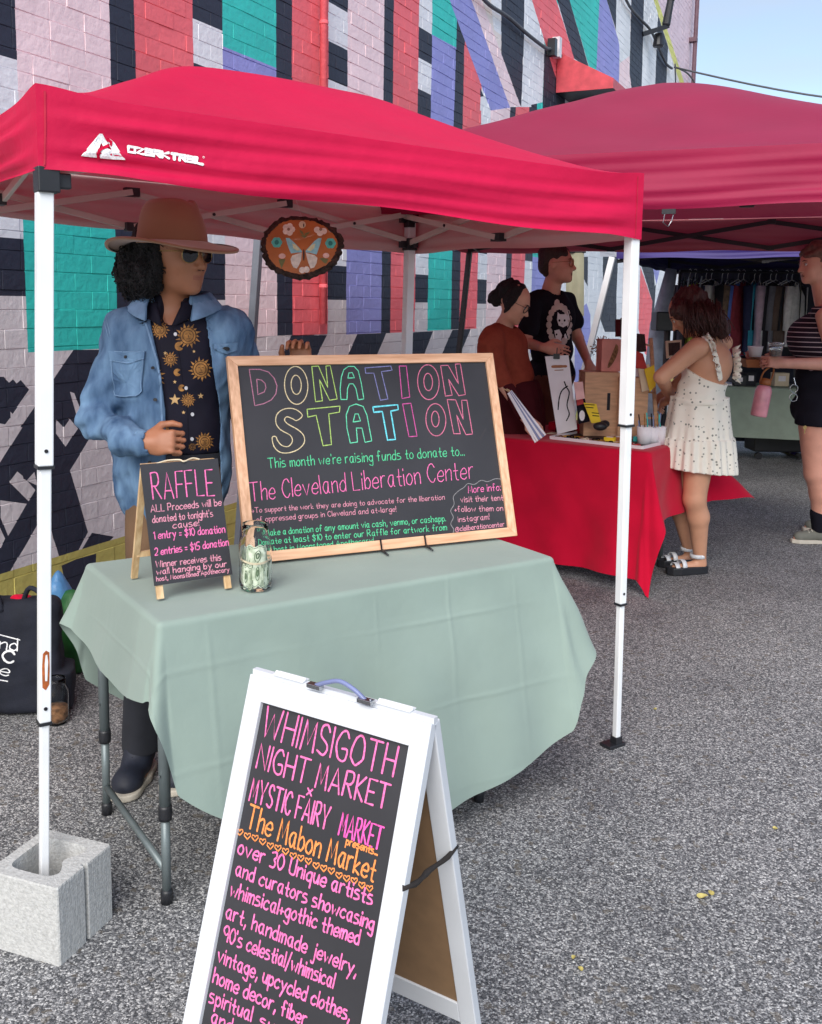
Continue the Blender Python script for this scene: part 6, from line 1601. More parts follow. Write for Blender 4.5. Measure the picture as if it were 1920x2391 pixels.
# loose curls breaking the outline
def curls(verts, cen, n, r0, r1, w, seed, keep=lambda p, dr: True, flat=(1, 1, 1)):
    mb = MB(); rh = random.Random(seed)
    for i in range(n):
        p = verts[rh.randrange(len(verts))]; d_ = nrm(p - cen)
        if not keep(p, d_): continue
        r_ = rh.uniform(r0, r1); ax_ = nrm(np.cross(d_, [rh.uniform(-1, 1), rh.uniform(-1, 1), rh.uniform(-1, 1)])); ay_ = nrm(np.cross(d_, ax_)); tn = rh.uniform(4, 9); dn = np.array([0, 0, -1.0]) * rh.uniform(0.0, 0.0022)
        mb.tube([p + ax_ * r_ * math.cos(s_) + (ay_ * 0.6 + d_ * 0.7) * r_ * math.sin(s_) + d_ * 0.0015 + dn * s_ for s_ in np.linspace(0, tn, 10)], w, 4)
    return mb
HV = np.array([np.array(v.co) + WL[p1.name] for v in bpy.data.objects['hair'].data.vertices]) if 'hair' in bpy.data.objects else None
mb = curls(HV, at(345, 620, 2.98), 1500, 0.004, 0.010, 0.0014, 12, lambda p, d_: p[2] < 1.66)
tag(mb.build('hair_curls', M['hair_black'], p1, smooth=True), kind='stuff')
for sd in (-1, 1):
    mb = MB(); L2W = lambda a, b, c: C1 + R1_ @ np.array([a, b, c]); mb.tube([L2W(0.087, sd * 0.016, 0.036), L2W(0.086, sd * 0.032, 0.041), L2W(0.073, sd * 0.05, 0.034)], [0.0025, 0.0035, 0.0015], 6); mb.build('eyebrow', M['hair_black'], p1, smooth=True)
glasses(C1, R1_, p1, hk); mouth(C1, R1_, p1, hk, 0.006)
# hat
hc = at(402, 573, 2.965); hx = R1_[:, 0] * [1, 1, 0]; hx = nrm(hx); hy = np.array([-hx[1], hx[0], 0]); hz = nrm(np.array([0.02, -0.02, 1])); hx = nrm(hx - hz * (hx @ hz)); hy = np.cross(hz, hx)
def hatp(t, r, z): return hc + hx * r * math.cos(t) * 1.08 + hy * r * math.sin(t) * 0.93 + hz * z
G = []
for i in range(72):
    t = 2 * math.pi * i / 72; row = []
    for j in range(9):
        f = j / 8; r = 0.1 + (0.193 - 0.1) * f; z = 0.012 * (1 - f) ** 2 - 0.022 * f * f * (math.cos(t) ** 2) * 0.9 + 0.012 * f * f * math.sin(t) ** 2 + 0.002 * math.sin(3 * t + 1) * f
        row.append(hatp(t, r, z))
    G.append(row)
mb = MB(); mb.grid(G, closed_u=True); ht = mb.build('felt_hat', M['felt'], p1, smooth=True); solid(ht, 0.005)
G = []
prof = [(0.106, 0.004), (0.1045, 0.025), (0.101, 0.05), (0.096, 0.078), (0.09, 0.1), (0.084, 0.116), (0.076, 0.128), (0.062, 0.132), (0.042, 0.125), (0.02, 0.117), (0.0, 0.114)]
for i in range(72):
    t = 2 * math.pi * i / 72; row = []
    for r, z in prof:
        k = max(0, (z - 0.06) / 0.07); pin = 1 - 0.16 * k * math.exp(-((abs(math.atan2(math.sin(t), math.cos(t))) - 0.65) / 0.35) ** 2)
        zz = z + (0.006 * math.cos(t) * (r / 0.09) if z > 0.1 else 0) - (0.012 * math.exp(-(math.sin(t) * r / 0.022) ** 2) if z > 0.105 else 0)
        row.append(hatp(t, r * pin * 0.98, zz))
    G.append(row)
mb = MB(); mb.grid(G, closed_u=True); mb.build('hat_crown', M['felt'], p1, smooth=True)
G = [[hatp(2 * math.pi * i / 72, 0.1055 * 0.985, z) for z in (0.003, 0.010, 0.013)] for i in range(72)]
mb = MB(); mb.grid(G, closed_u=True); mb.build('hat_cord', M['felt_band'], p1, smooth=True)
G = [[hatp(2 * math.pi * i / 72, r, dz_ + (- 0.022 * (math.cos(2 * math.pi * i / 72) ** 2) * 0.9 + 0.012 * math.sin(2 * math.pi * i / 72) ** 2 + 0.002 * math.sin(3 * 2 * math.pi * i / 72 + 1))) for r, dz_ in ((0.187, 0.004), (0.192, 0.003), (0.193, 0), (0.192, -0.004), (0.183, -0.0045))] for i in range(72)]
mb = MB(); mb.grid(G, closed_u=True); mb.build('brim_binding', M['felt_band'], p1, smooth=True)

# ---- woman in rust sweater behind the red table
p2 = empty('person', (*at(1180, 900, 5.95)[:2], 0), 'person in rust coloured sweater and glasses with hair pinned up, looking down', 'person')
C2 = at(1199, 708, 5.9); R2_ = basis(math.radians(72), math.radians(-28))
n20, n21 = at(1172, 770, 5.95), at(1190, 735, 5.92)
w2 = at(1228, 978, 5.62)
def p2_torso(P, g=0.0):
    a = el(P, at(1172, 820, 5.95), (0.135 + g, 0.165 + g, 0.17 + g)); a = smin(a, el(P, at(1195, 880, 5.95), (0.125 + g, 0.14 + g, 0.12 + g)), 0.06)
    a = smin(a, rc(P, at(1150, 790, 5.78), at(1165, 785, 6.12), 0.055 + g, 0.055 + g), 0.05); return a
def p2_body(P):
    a = head_sdf(P, C2, R2_, 0.97, ear=False); a = smin(a, rc(P, n20, n21, 0.055, 0.047), 0.02); a = smin(a, p2_torso(P, -0.015), 0.02)
    a = smin(a, rc(P, at(1150, 800, 5.76), at(1165, 885, 5.72), 0.045, 0.036), 0.02); a = smin(a, rc(P, at(1165, 885, 5.72), w2, 0.034, 0.024), 0.01); a = smin(a, hand_sdf(P, w2, (0.8, -0.3, -0.5), (0.2, -0.7, 0.7), 0.5, 0.9, 1), 0.01)
    for x_ in (5.86, 6.05): a = smin(a, rc(P, at(1190, 960, x_), at(1190, 1150, x_), 0.08, 0.05), 0.03); a = smin(a, rc(P, at(1190, 1150, x_), [at(1185, 1150, x_)[0], x_, 0.05], 0.05, 0.035), 0.02)
    return a
blob('body', p2_body, (0.3, 5.4, -0.02), (1.1, 6.3, 1.72), 0.007, [M['skin_fair'], M['lips']], p2, it=1, pick=lip_pick(C2, R2_, 0.97))
def p2_sw(P):
    a = p2_torso(P, 0.012); a = smin(a, rc(P, at(1148, 800, 5.75), at(1166, 882, 5.72), 0.07, 0.06), 0.04); a = smin(a, rc(P, at(1166, 882, 5.72), at(1190, 905, 5.70), 0.055, 0.045), 0.03)
    a = smin(a, rc(P, at(1170, 800, 6.15), at(1190, 890, 6.12), 0.07, 0.055), 0.04); a = a + wob(P * f32((1, 1, 0.6)), 26, 0.012, 61)
    a = np.maximum(a, -rc(P, n20 + [0.01, 0, 0.01], n21, 0.062, 0.07)); return np.maximum(a, 1.02 - P[..., 2])
blob('sweater', p2_sw, (0.3, 5.5, 0.95), (1.1, 6.4, 1.5), 0.008, M['rust_sweater'], p2, it=2)
blob('skirt', lambda P: np.maximum(np.maximum(el(P, at(1195, 990, 5.95), (0.2, 0.18, 0.42)) + wob(P * f32((1, 1, 0.2)), 30, 0.015, 63), P[..., 2] - 1.05), 0.35 - P[..., 2]), (0.3, 5.6, 0.3), (1.1, 6.3, 1.1), 0.01, M['maroon_skirt'], p2, it=2)
blob('undersleeve', lambda P: rc(P, at(1185, 905, 5.70), w2 + [-0.02, 0.01, 0.02], 0.042, 0.03) + wob(P, 50, 0.004, 64), (0.4, 5.3, 0.7), (1.1, 6.0, 1.2), 0.007, M['maroon_skirt'], p2)
blob('hair', lambda P: smin(smin(el(P, C2 + R2_ @ np.array([-0.035, 0, 0.045]), (0.092, 0.083, 0.085), R2_), el(P, at(1160, 697, 5.93), (0.05, 0.05, 0.048)), 0.015), rc(P, C2 + R2_ @ np.array([0.0, -0.07, 0.02]), C2 + R2_ @ np.array([-0.01, -0.066, -0.07]), 0.018, 0.008), 0.015) + wob(P, 60, 0.009, 65) + wob(P, 120, 0.004, 66), (0.4, 5.6, 1.3), (0.95, 6.2, 1.8), 0.006, M['hair_black'], p2, it=0)
mouth(C2, R2_, p2, 0.97); eyes(C2, R2_, p2, 0.97); glasses(C2, R2_, p2, 0.97, sun=False, name='glasses', wire=M['black_metal'])

# ---- man in black T-shirt
p3 = empty('person', (*at(1285, 900, 6.4)[:2], 0), 'person in clear glasses and black T-shirt with a pale cat print, looking right', 'person')
C3 = at(1302, 619, 6.35); R3_ = basis(math.radians(68), math.radians(2))
n30, n31 = at(1284, 690, 6.4), at(1294, 650, 6.38)
S3a, E3a, W3a = at(1243, 712, 6.28), at(1228, 800, 6.2), at(1272, 812, 6.08)
S3b, E3b, W3b = at(1322, 706, 6.52), at(1350, 790, 6.5), at(1376, 852, 6.3)
def p3_t(P, g=0.0):
    a = el(P, at(1286, 745, 6.4), (0.15 + g, 0.125 + g, 0.17 + g)); a = smin(a, el(P, at(1288, 815, 6.4), (0.135 + g, 0.115 + g, 0.15 + g)), 0.06); return smin(a, rc(P, at(1250, 703, 6.32), at(1316, 700, 6.48), 0.052 + g, 0.052 + g), 0.05)
def p3_body(P):
    a = head_sdf(P, C3, R3_, 1.02); a = smin(a, rc(P, n30, n31, 0.064, 0.055), 0.02); a = smin(a, p3_t(P, -0.014), 0.02)
    for s_, e_, w_ in ((S3a, E3a, W3a), (S3b, E3b, W3b)): a = smin(a, rc(P, s_, e_, 0.046, 0.038), 0.02); a = smin(a, rc(P, e_, w_, 0.038, 0.025), 0.01)
    a = smin(a, hand_sdf(P, W3a, (0.95, -0.1, -0.1), (0, -1, 0.3), 0.3, 0.98, -1), 0.01); a = smin(a, hand_sdf(P, W3b, (0.4, -0.3, -0.9), (0.3, -0.9, 0.1), 0.4, 0.98, 1), 0.01)
    for dx in (0.0, 0.14):
        h_ = at(1275, 880, 6.35) + [dx * 0.7, dx, 0]; k_ = h_ * [1, 1, 0] + [0, 0, 0.5]; a = smin(a, rc(P, h_, k_, 0.08, 0.055), 0.02); a = smin(a, rc(P, k_, k_ - [0, 0, 0.44], 0.055, 0.035), 0.02)
    return a
blob('body', p3_body, (0.65, 5.85, -0.02), (1.5, 6.75, 1.98), 0.007, [M['skin_pink'], M['lips']], p3, it=1, pick=lip_pick(C3, R3_, 1.02))
def p3_sh(P):
    a = p3_t(P, 0.01); a = smin(a, rc(P, S3a, S3a + (E3a - S3a) * 0.62, 0.066, 0.072), 0.03); a = smin(a, rc(P, S3b, S3b + (E3b - S3b) * 0.55, 0.062, 0.066), 0.03) + wob(P * f32((1, 1, 0.5)), 28, 0.01, 71)
    a = np.maximum(a, -rc(P, n30 + [0.01, -0.01, 0.03], n31, 0.066, 0.075)); return np.maximum(a, 1.14 - P[..., 2])
t3o, t3V, t3F = blob('t_shirt', p3_sh, (0.65, 6.0, 1.05), (1.5, 6.75, 1.7), 0.007, M['black_cotton'], p3, it=2)
t3b = bvh_of(t3V, t3F); Z5p = lambda P: [(1050 + x * 0.26, 540 + y * 0.26) for x, y in P]
cx_, cy_ = 985, 840
fr = []
for i in range(18):
    t = 2 * math.pi * i / 18; fr.append(ellp(cx_ + 92 * math.cos(t), cy_ + 165 * math.sin(t), 26, 32, 8, close=False))
V, F = patch([Z5p(p) for p in fr], t3b, 0.002); link_mesh('print_frame', V, F, M['cream_print'], p3)
V, F = patch([Z5p(ellp(cx_ - 20, cy_ - 190, 26, 40, 8, close=False)), Z5p(ellp(cx_ + 10, cy_ + 185, 50, 30, 8, close=False))], t3b, 0.0024); link_mesh('print_frame', V, F, M['cream_print'], p3)
V, F = patch([Z5p([(960, 780), (962, 715), (990, 745), (1035, 745), (1062, 715), (1075, 790), (1060, 840), (1020, 862), (980, 845)]), Z5p([(940, 890), (985, 880), (1010, 930), (1000, 985), (955, 970)]), Z5p(ellp(1045, 940, 18, 24, 8, close=False))], t3b, 0.003); link_mesh('print_cat', V, F, M['paper_white'], p3)
draw('print_lines', [Z5p([(1062, 720), (1085, 790), (1070, 850), (1040, 900), (1060, 960)]), Z5p([(965, 720), (958, 800)])], t3b, 0.008, M['black_cotton'], p3, off=0.004)
V, F = patch([Z5p(ellp(985, 800, 9, 11, 8, close=False)), Z5p(ellp(1030, 800, 9, 11, 8, close=False)), Z5p(ellp(960, 925, 8, 10, 8, close=False)), Z5p(ellp(1008, 830, 5, 4, 6, close=False))], t3b, 0.005); link_mesh('print_eyes', V, F, M['black_cotton'], p3)
blob('shorts', lambda P: np.maximum(np.maximum(smin(el(P, at(1288, 870, 6.42), (0.16, 0.14, 0.14)), smin(rc(P, at(1275, 890, 6.35), at(1272, 1010, 6.33), 0.1, 0.095), rc(P, at(1300, 890, 6.5), at(1300, 1010, 6.5), 0.1, 0.095), 0.02), 0.05) + wob(P, 30, 0.008, 73), P[..., 2] - 1.16), 0.6 - P[..., 2]), (0.6, 6.0, 0.55), (1.5, 6.8, 1.2), 0.01, [M['black_cotton'], M['brown_shorts']], p3, it=2, pick=lambda c: (c[:, 2] < 1.05).astype(int))
blob('hair', lambda P: np.maximum(smin(el(P, C3 + R3_ @ np.array([-0.022, 0, 0.062]), (0.103, 0.087, 0.085), R3_), el(P, C3 + R3_ @ np.array([-0.07, 0, 0.0]), (0.05, 0.068, 0.075), R3_), 0.03) + wob(P, 70, 0.006, 74), -el(P, C3 + R3_ @ np.array([0.075, 0, -0.01]), (0.05, 0.2, 0.058), R3_)), (0.8, 6.1, 1.6), (1.4, 6.7, 2.0), 0.006, M['hair_brown'], p3, it=0)
mouth(C3, R3_, p3, 1.02, 0.0); eyes(C3, R3_, p3, 1.02); glasses(C3, R3_, p3, 1.02, sun=False, name='glasses', wire=M['bottle_brown'])

# ---- woman in the short floral dress at the end of the red table
def floral():
    m = mat('floral_cotton', srgb(236, 231, 218), rough=0.9, var=0.03, scale=4, spec=0.15)
    n = m.node_tree; P = n.nodes['Principled BSDF']; T = n.nodes.new('ShaderNodeTexCoord'); v = n.nodes.new('ShaderNodeTexVoronoi'); v.inputs['Scale'].default_value = 44
    n.links.new(T.outputs['Object'], v.inputs['Vector']); r = n.nodes.new('ShaderNodeValToRGB'); r.color_ramp.elements[0].position = 0.2; r.color_ramp.elements[0].color = (1, 1, 1, 1); r.color_ramp.elements[1].position = 0.3; r.color_ramp.elements[1].color = (0, 0, 0, 1)
    n.links.new(v.outputs['Distance'], r.inputs['Fac']); sep = n.nodes.new('ShaderNodeSeparateColor'); n.links.new(v.outputs['Color'], sep.inputs[0]); gt = n.nodes.new('ShaderNodeMath'); gt.operation = 'GREATER_THAN'; gt.inputs[1].default_value = 0.35; n.links.new(sep.outputs[0], gt.inputs[0])
    mu = n.nodes.new('ShaderNodeMath'); mu.operation = 'MULTIPLY'; n.links.new(r.outputs[0], mu.inputs[0]); n.links.new(gt.outputs[0], mu.inputs[1])
    x = n.nodes.new('ShaderNodeMix'); x.data_type = 'RGBA'; x.inputs[7].default_value = (*srgb(128, 130, 122)[:3], 1); old = P.inputs['Base Color'].links[0].from_socket
    n.links.new(mu.outputs[0], x.inputs[0]); n.links.new(old, x.inputs[6]); n.links.new(x.outputs[2], P.inputs['Base Color']); return m
M['floral'] = floral()
D4 = 5.42
p4 = empty('person', (*onz(1620, 1340, 0)[:2], 0), 'person in short cream floral dress and white strapped platform sandals, bending over the red table', 'person')
C4 = at(1607, 733, D4 + 0.03); R4_ = basis(math.radians(-108), math.radians(-38)); n40, n41 = at(1655, 800, D4), at(1630, 760, D4 + 0.02)
f4 = nrm(np.array([-0.85, 0.52, 0])); s4 = np.array([f4[1], -f4[0], 0])
sN, eN, wN = at(1628, 812, D4 - 0.12), at(1545, 880, D4 - 0.1), at(1568, 930, D4 + 0.3)
sF_, eF_, wF_ = at(1690, 800, D4 + 0.14), at(1600, 880, D4 + 0.42), at(1560, 915, D4 + 0.5)
hN, kN, aN = at(1640, 1000, D4 - 0.05), at(1622, 1165, D4 - 0.06), at(1635, 1303, D4 + 0.02)
hF, kF, aF = at(1600, 1000, D4 + 0.1), at(1576, 1150, D4 + 0.08), at(1612, 1290, D4 + 0.18)
def p4_t(P, g=0.0):
    a = el(P, at(1655, 850, D4), (0.135 + g, 0.13 + g, 0.15 + g)); a = smin(a, el(P, at(1635, 930, D4), (0.125 + g, 0.12 + g, 0.14 + g)), 0.05); a = smin(a, el(P, at(1628, 1010, D4 + 0.02), (0.165 + g, 0.15 + g, 0.12 + g)), 0.06)
    return smin(a, rc(P, at(1640, 808, D4 - 0.1), at(1682, 800, D4 + 0.13), 0.045 + g, 0.045 + g), 0.04)
def p4_body(P):
    a = head_sdf(P, C4, R4_, 0.97, ear=False); a = smin(a, rc(P, n40, n41, 0.058, 0.05), 0.03); a = smin(a, np.where(P[..., 2] < 0.97, p4_t(P, -0.03), p4_t(P, -0.008)), 0.02)
    a = smin(a, rc(P, sN, eN, 0.056, 0.042), 0.03); a = smin(a, rc(P, eN, wN, 0.040, 0.027), 0.01); a = smin(a, rc(P, sF_, eF_, 0.05, 0.04), 0.03); a = smin(a, rc(P, eF_, wF_, 0.04, 0.027), 0.01)
    a = smin(a, hand_sdf(P, wN, (-0.5, 0.6, -0.4), (-0.5, -0.4, 0.6), 0.6, 0.9, 1), 0.01); a = smin(a, hand_sdf(P, wF_, (-0.6, 0.3, -0.5), (-0.3, -0.5, 0.7), 0.6, 0.9, -1), 0.01)
    for h_, k_, n_ in ((hN, kN, aN), (hF, kF, aF)):
        a = smin(a, rc(P, h_ - [0, 0, 0.06], k_, 0.088, 0.062), 0.03); cf = k_ + (n_ - k_) * 0.3 + [0.012, 0, 0]; a = smin(a, rc(P, k_, cf, 0.058, 0.06), 0.02); a = smin(a, rc(P, cf, n_, 0.058, 0.034), 0.02)
        a = smin(a, rc(P, n_ + [0.01, 0, -0.035], n_ + [-0.15, -0.03, -0.055], 0.03, 0.022), 0.02)
    return a
blob('body', p4_body, (1.05, 5.0, 0.0), (2.1, 6.3, 1.66), 0.0065, [M['skin_warm'], M['lips']], p4, it=1, pick=lip_pick(C4, R4_, 0.97))
def p4_dress(P):
    z = P[..., 2]; c_ = f32(at(1632, 1000, D4 + 0.02)); q_ = P - c_; th = np.arctan2(q_[..., 1], q_[..., 0]); r_ = np.sqrt(q_[..., 0] ** 2 + q_[..., 1] ** 2 * 1.25)
    z0 = 0.985; k = np.clip((z0 - z) / 0.4, -1, 1.4); pl = 0.007 * np.clip((0.87 - z) * 6, 0, 1) * np.sin(th * 26 + z * 3) + 0.006 * np.sin(th * 9 + 1)
    tier = 0.012 * (z < 0.78)
    sk = np.maximum(r_ - (0.158 + 0.055 * np.clip(k, 0, 1.4) + pl + tier), z - z0 - 0.02) * 0.9
    bod = p4_t(P, 0.010) + wob(P * f32((1, 1, 2)), 28, 0.006, 81)
    top = 1.13 + 0.05 * np.cos(np.arctan2(P[..., 1] - D4, P[..., 0] - c_[0]) - 2.6); bod = np.maximum(bod, z - top)
    bod = np.maximum(bod, 0.93 - z); a = smin(bod, sk, 0.015)
    a = np.minimum(a, np.maximum(np.abs(z - 0.985) - 0.012, p4_t(P, 0.018)))
    hem = 0.60 - 0.09 * (P[..., 0] - c_[0]); return np.maximum(a, hem - z)
do, dV, dF = blob('floral_dress', p4_dress, (1.2, 5.1, 0.5), (2.15, 5.85, 1.3), 0.006, M['floral'], p4, it=1)
mouth(C4, R4_, p4, 0.97); eyes(C4, R4_, p4, 0.97)
b4 = bvh_of(*sdf_mesh(lambda P: p4_t(P, 0.0), (1.2, 5.0, 0.8), (2.1, 5.9, 1.5), 0.012))
Z6p = lambda P: [(1420 + x * 0.399, 540 + y * 0.399) for x, y in P]
draw('dress_strap', [Z6p([(548, 612), (590, 650), (625, 720), (645, 800), (655, 860)])], b4, 0.028, M['floral'], p4, off=0.006)
def ruffle(pts, amp, root, name, bv=b4, off=0.01):
    mb = MB(); o = Vector((0, 0, CAMH)); G = []
    P_ = catmull(Z6p(pts), 10)
    for i, (x, y) in enumerate(P_):
        d = Vector(ray(x, y).tolist()).normalized(); h, n_, _, _ = bv.ray_cast(o, d)
        if h is None: continue
        if n_.dot(d) > 0: n_ = -n_
        h = np.array(h); n_ = np.array(n_); w = 0.012 * math.sin(i * 1.5); sd = nrm(np.cross(n_, [0, 0, 1])); G.append([h + n_ * off + np.array([0, 0, w * .2]), h + n_ * (off + amp * 0.7) + sd * w, h + n_ * (off + amp * (1.25 + 0.5 * math.sin(i * 1.5))) + sd * w * 1.6 + np.array([0, 0, 0.006 * math.cos(i * 1.5)])])
    if len(G) > 2: mb.grid(G); solid(mb.build(name, M['floral'], root, smooth=True), 0.002)
ruffle([(430, 625), (480, 612), (545, 612), (590, 655), (615, 730), (640, 820)], 0.02, p4, 'strap_ruffle')
ruffle([(690, 610), (712, 660), (722, 740), (726, 800), (716, 860)], 0.032, p4, 'strap_ruffle')
blob('hair', lambda P: smin(smin(el(P, C4 + R4_ @ np.array([-0.04, 0, 0.045]), (0.1, 0.088, 0.09), R4_), el(P, at(1655, 745, D4 - 0.01), (0.085, 0.09, 0.085)), 0.04), smin(el(P, at(1680, 768, D4), (0.055, 0.085, 0.055)), el(P, at(1590, 725, D4 - 0.05), (0.06, 0.05, 0.05)), 0.03), 0.04) + wob(P * f32((1.2, 1.2, 0.35)), 90, 0.010, 83), (1.2, 5.1, 1.2), (2.1, 5.8, 1.75), 0.006, M['hair_auburn'], p4, it=0)
mb = MB(); o_ = Vector((0, 0, CAMH))
hb4 = None
rh = random.Random(4)
for i in range(170):
    x0, y0 = 1625 + rh.uniform(-30, 60), 705 + rh.uniform(-8, 20); x1, y1 = x0 + rh.uniform(-10, 40), rh.uniform(770, 802); Y_ = D4 - 0.095 + rh.uniform(-0.02, 0.02)
    mb.tube([at(x0, y0, Y_ + 0.02), at((x0 * .6 + x1 * .4) + rh.uniform(-4, 6), (y0 + y1) / 2, Y_ - 0.012), at(x1, y1, Y_ + rh.uniform(0, 0.05))], [0.003, 0.0035, 0.001], 4)
tag(mb.build('hair_locks', M['hair_auburn'], p4, smooth=True), kind='stuff')
for n_, nm in ((aN, 1), (aF, 2)):
    b_ = np.array([n_[0], n_[1], 0]); t_ = nrm(np.array([-1, -0.22, 0])); w_ = np.array([-t_[1], t_[0], 0])
    mb = MB(); pts = []
    for (a_, c_) in ((0.045, 0.0), (0.04, 0.028), (0.0, 0.036), (-0.07, 0.04), (-0.13, 0.048), (-0.18, 0.04), (-0.205, 0.01), (-0.2, -0.02), (-0.16, -0.044), (-0.08, -0.042), (0.0, -0.034), (0.04, -0.025)): pts.append(b_ - t_ * a_ + w_ * c_ + np.array([0, 0, 0.045]))
    mb.prism(pts, (0, 0, 1), 0.044); so_ = mb.build('platform_sole', M['black_plastic'], p4, bevel=0.005)
    for k_, (a_, hh, rr_) in enumerate(((0.15, 0.05, 0.036), (0.11, 0.064, 0.038), (0.015, 0.115, 0.042))):
        c_ = b_ + t_ * a_ + np.array([0, 0, hh - 0.012]); G = []
        for i in range(15):
            a2 = math.pi * (-0.12 + 1.24 * i / 14) if k_ < 2 else 2 * math.pi * i / 14
            p_ = c_ + (w_ * math.cos(a2) * rr_ + np.array([0, 0, math.sin(a2) * rr_ * 0.8]) if k_ < 2 else w_ * math.cos(a2) * rr_ + t_ * math.sin(a2) * rr_); G.append([p_ - (t_ * 0.013 if k_ < 2 else np.array([0, 0, 0.011])), p_ + (t_ * 0.013 if k_ < 2 else np.array([0, 0, 0.011]))])
        mb = MB(); mb.grid(G); solid(mb.build('sandal_strap', M['white_plastic'], p4, smooth=True), 0.004)
    mb = MB(); c_ = b_ + t_ * 0.03 - w_ * 0.042 + np.array([0, 0, 0.105]); mb.box(c_, (0.02, 0.005, 0.016), math.atan2(t_[1], t_[0])); mb.build('buckle', M['steel'], p4)

# ---- person at the right edge, striped top
def striped():
    m = mat('striped_knit', srgb(42, 32, 44), rough=0.85, var=0.1, spec=0.15); n = m.node_tree; P = n.nodes['Principled BSDF']; T = n.nodes.new('ShaderNodeTexCoord'); s_ = n.nodes.new('ShaderNodeSeparateXYZ'); n.links.new(T.outputs['Object'], s_.inputs[0])
    a = n.nodes.new('ShaderNodeMath'); a.operation = 'MULTIPLY'; a.inputs[1].default_value = 34; n.links.new(s_.outputs[2], a.inputs[0]); f = n.nodes.new('ShaderNodeMath'); f.operation = 'FRACT'; n.links.new(a.outputs[0], f.inputs[0]); g = n.nodes.new('ShaderNodeMath'); g.operation = 'GREATER_THAN'; g.inputs[1].default_value = 0.82; n.links.new(f.outputs[0], g.inputs[0])
    x = n.nodes.new('ShaderNodeMix'); x.data_type = 'RGBA'; x.inputs[7].default_value = (*srgb(190, 172, 178)[:3], 1); old = P.inputs['Base Color'].links[0].from_socket; n.links.new(g.outputs[0], x.inputs[0]); n.links.new(old, x.inputs[6]); n.links.new(x.outputs[2], P.inputs['Base Color']); return m
M['striped'] = striped()
D5 = 6.2
p5 = empty('person', (*onz(1925, 1270, 0)[:2], 0), 'person in striped tank top, black shorts and grey sneakers at the right edge, holding drinks', 'person')
C5 = at(1904, 618, D5); R5_ = basis(math.radians(-80), math.radians(-8)); n50, n51 = at(1925, 705, D5), at(1914, 660, D5)
w5 = at(1828, 848, D5 - 0.2)
s5, e5 = at(1925, 735, D5 - 0.17), at(1950, 850, D5 - 0.16)
s5b, e5b, w5b = at(1935, 735, D5 + 0.17), at(1925, 850, D5 + 0.2), at(1800, 842, D5 + 0.02)
def p5_t(P, g=0.0):
    a = el(P, at(1905, 790, D5), (0.16 + g, 0.16 + g, 0.15 + g)); a = smin(a, el(P, at(1925, 880, D5), (0.165 + g, 0.15 + g, 0.15 + g)), 0.06); a = smin(a, el(P, at(1925, 950, D5), (0.185 + g, 0.16 + g, 0.13 + g)), 0.06); return smin(a, rc(P, at(1920, 728, D5 - 0.13), at(1930, 728, D5 + 0.13), 0.05 + g, 0.05 + g), 0.05)
lg5 = ((at(1905, 985, D5 - 0.1), at(1905, 1105, D5 - 0.1), onz(1912, 1268, 0) + [0, 0, 0.09]), (at(1950, 985, D5 + 0.1), at(1950, 1105, D5 + 0.1), onz(1935, 1240, 0) + [0, 0, 0.09]))
def p5_body(P):
    a = head_sdf(P, C5, R5_, 1.0); a = smin(a, rc(P, n50, n51, 0.058, 0.05), 0.02); a = smin(a, p5_t(P, -0.01), 0.02)
    for s_, e_, w_ in ((s5, e5, w5), (s5b, e5b, w5b)): a = smin(a, rc(P, s_, e_, 0.052, 0.044), 0.02); a = smin(a, rc(P, e_, w_, 0.044, 0.03), 0.01)
    a = smin(a, hand_sdf(P, w5, (-0.97, 0.05, 0.1), (-0.1, -0.9, 0.4), 0.75, 0.95, 1), 0.01); a = smin(a, hand_sdf(P, w5b, (-0.97, 0.05, 0.05), (0.1, -0.6, -0.7), 0.4, 0.95, -1), 0.01)
    for h_, k_, n_ in lg5: a = smin(a, rc(P, h_, k_, 0.105, 0.07), 0.03); cf = k_ + (n_ - k_) * 0.35 + [0.02, 0, 0]; a = smin(a, rc(P, k_, cf, 0.064, 0.066), 0.02); a = smin(a, rc(P, cf, n_, 0.062, 0.038), 0.02); a = smin(a, rc(P, n_ + [0, 0, -0.03], n_ + [-0.14, 0, -0.055], 0.035, 0.025), 0.02)
    return a
blob('body', p5_body, (2.05, 5.7, 0.0), (3.2, 6.75, 2.0), 0.0075, [M['skin_pink'], M['lips']], p5, it=1, pick=lip_pick(C5, R5_))
blob('striped_top', lambda P: np.maximum(np.maximum(np.maximum(p5_t(P, 0.012) + wob(P, 26, 0.007, 91), 1.10 - P[..., 2]), P[..., 2] - 1.51), -np.minimum(rc(P, s5 + [0.03, -0.05, 0.0], s5 + [0.0, -0.05, -0.06], 0.075, 0.07), rc(P, n50, n51, 0.078, 0.09))), (2.2, 5.8, 1.0), (3.1, 6.6, 1.6), 0.008, M['striped'], p5, it=2)
blob('shorts', lambda P: np.maximum(np.maximum(smin(p5_t(P, 0.016), smin(rc(P, lg5[0][0], lg5[0][0] - [0, 0, 0.3], 0.12, 0.125), rc(P, lg5[1][0], lg5[1][0] - [0, 0, 0.3], 0.12, 0.125), 0.03), 0.04) + wob(P * f32((1, 1, 0.4)), 30, 0.009, 92), P[..., 2] - 1.13), 0.775 - P[..., 2]), (2.1, 5.7, 0.7), (3.2, 6.7, 1.2), 0.009, M['black_cotton'], p5, it=2)
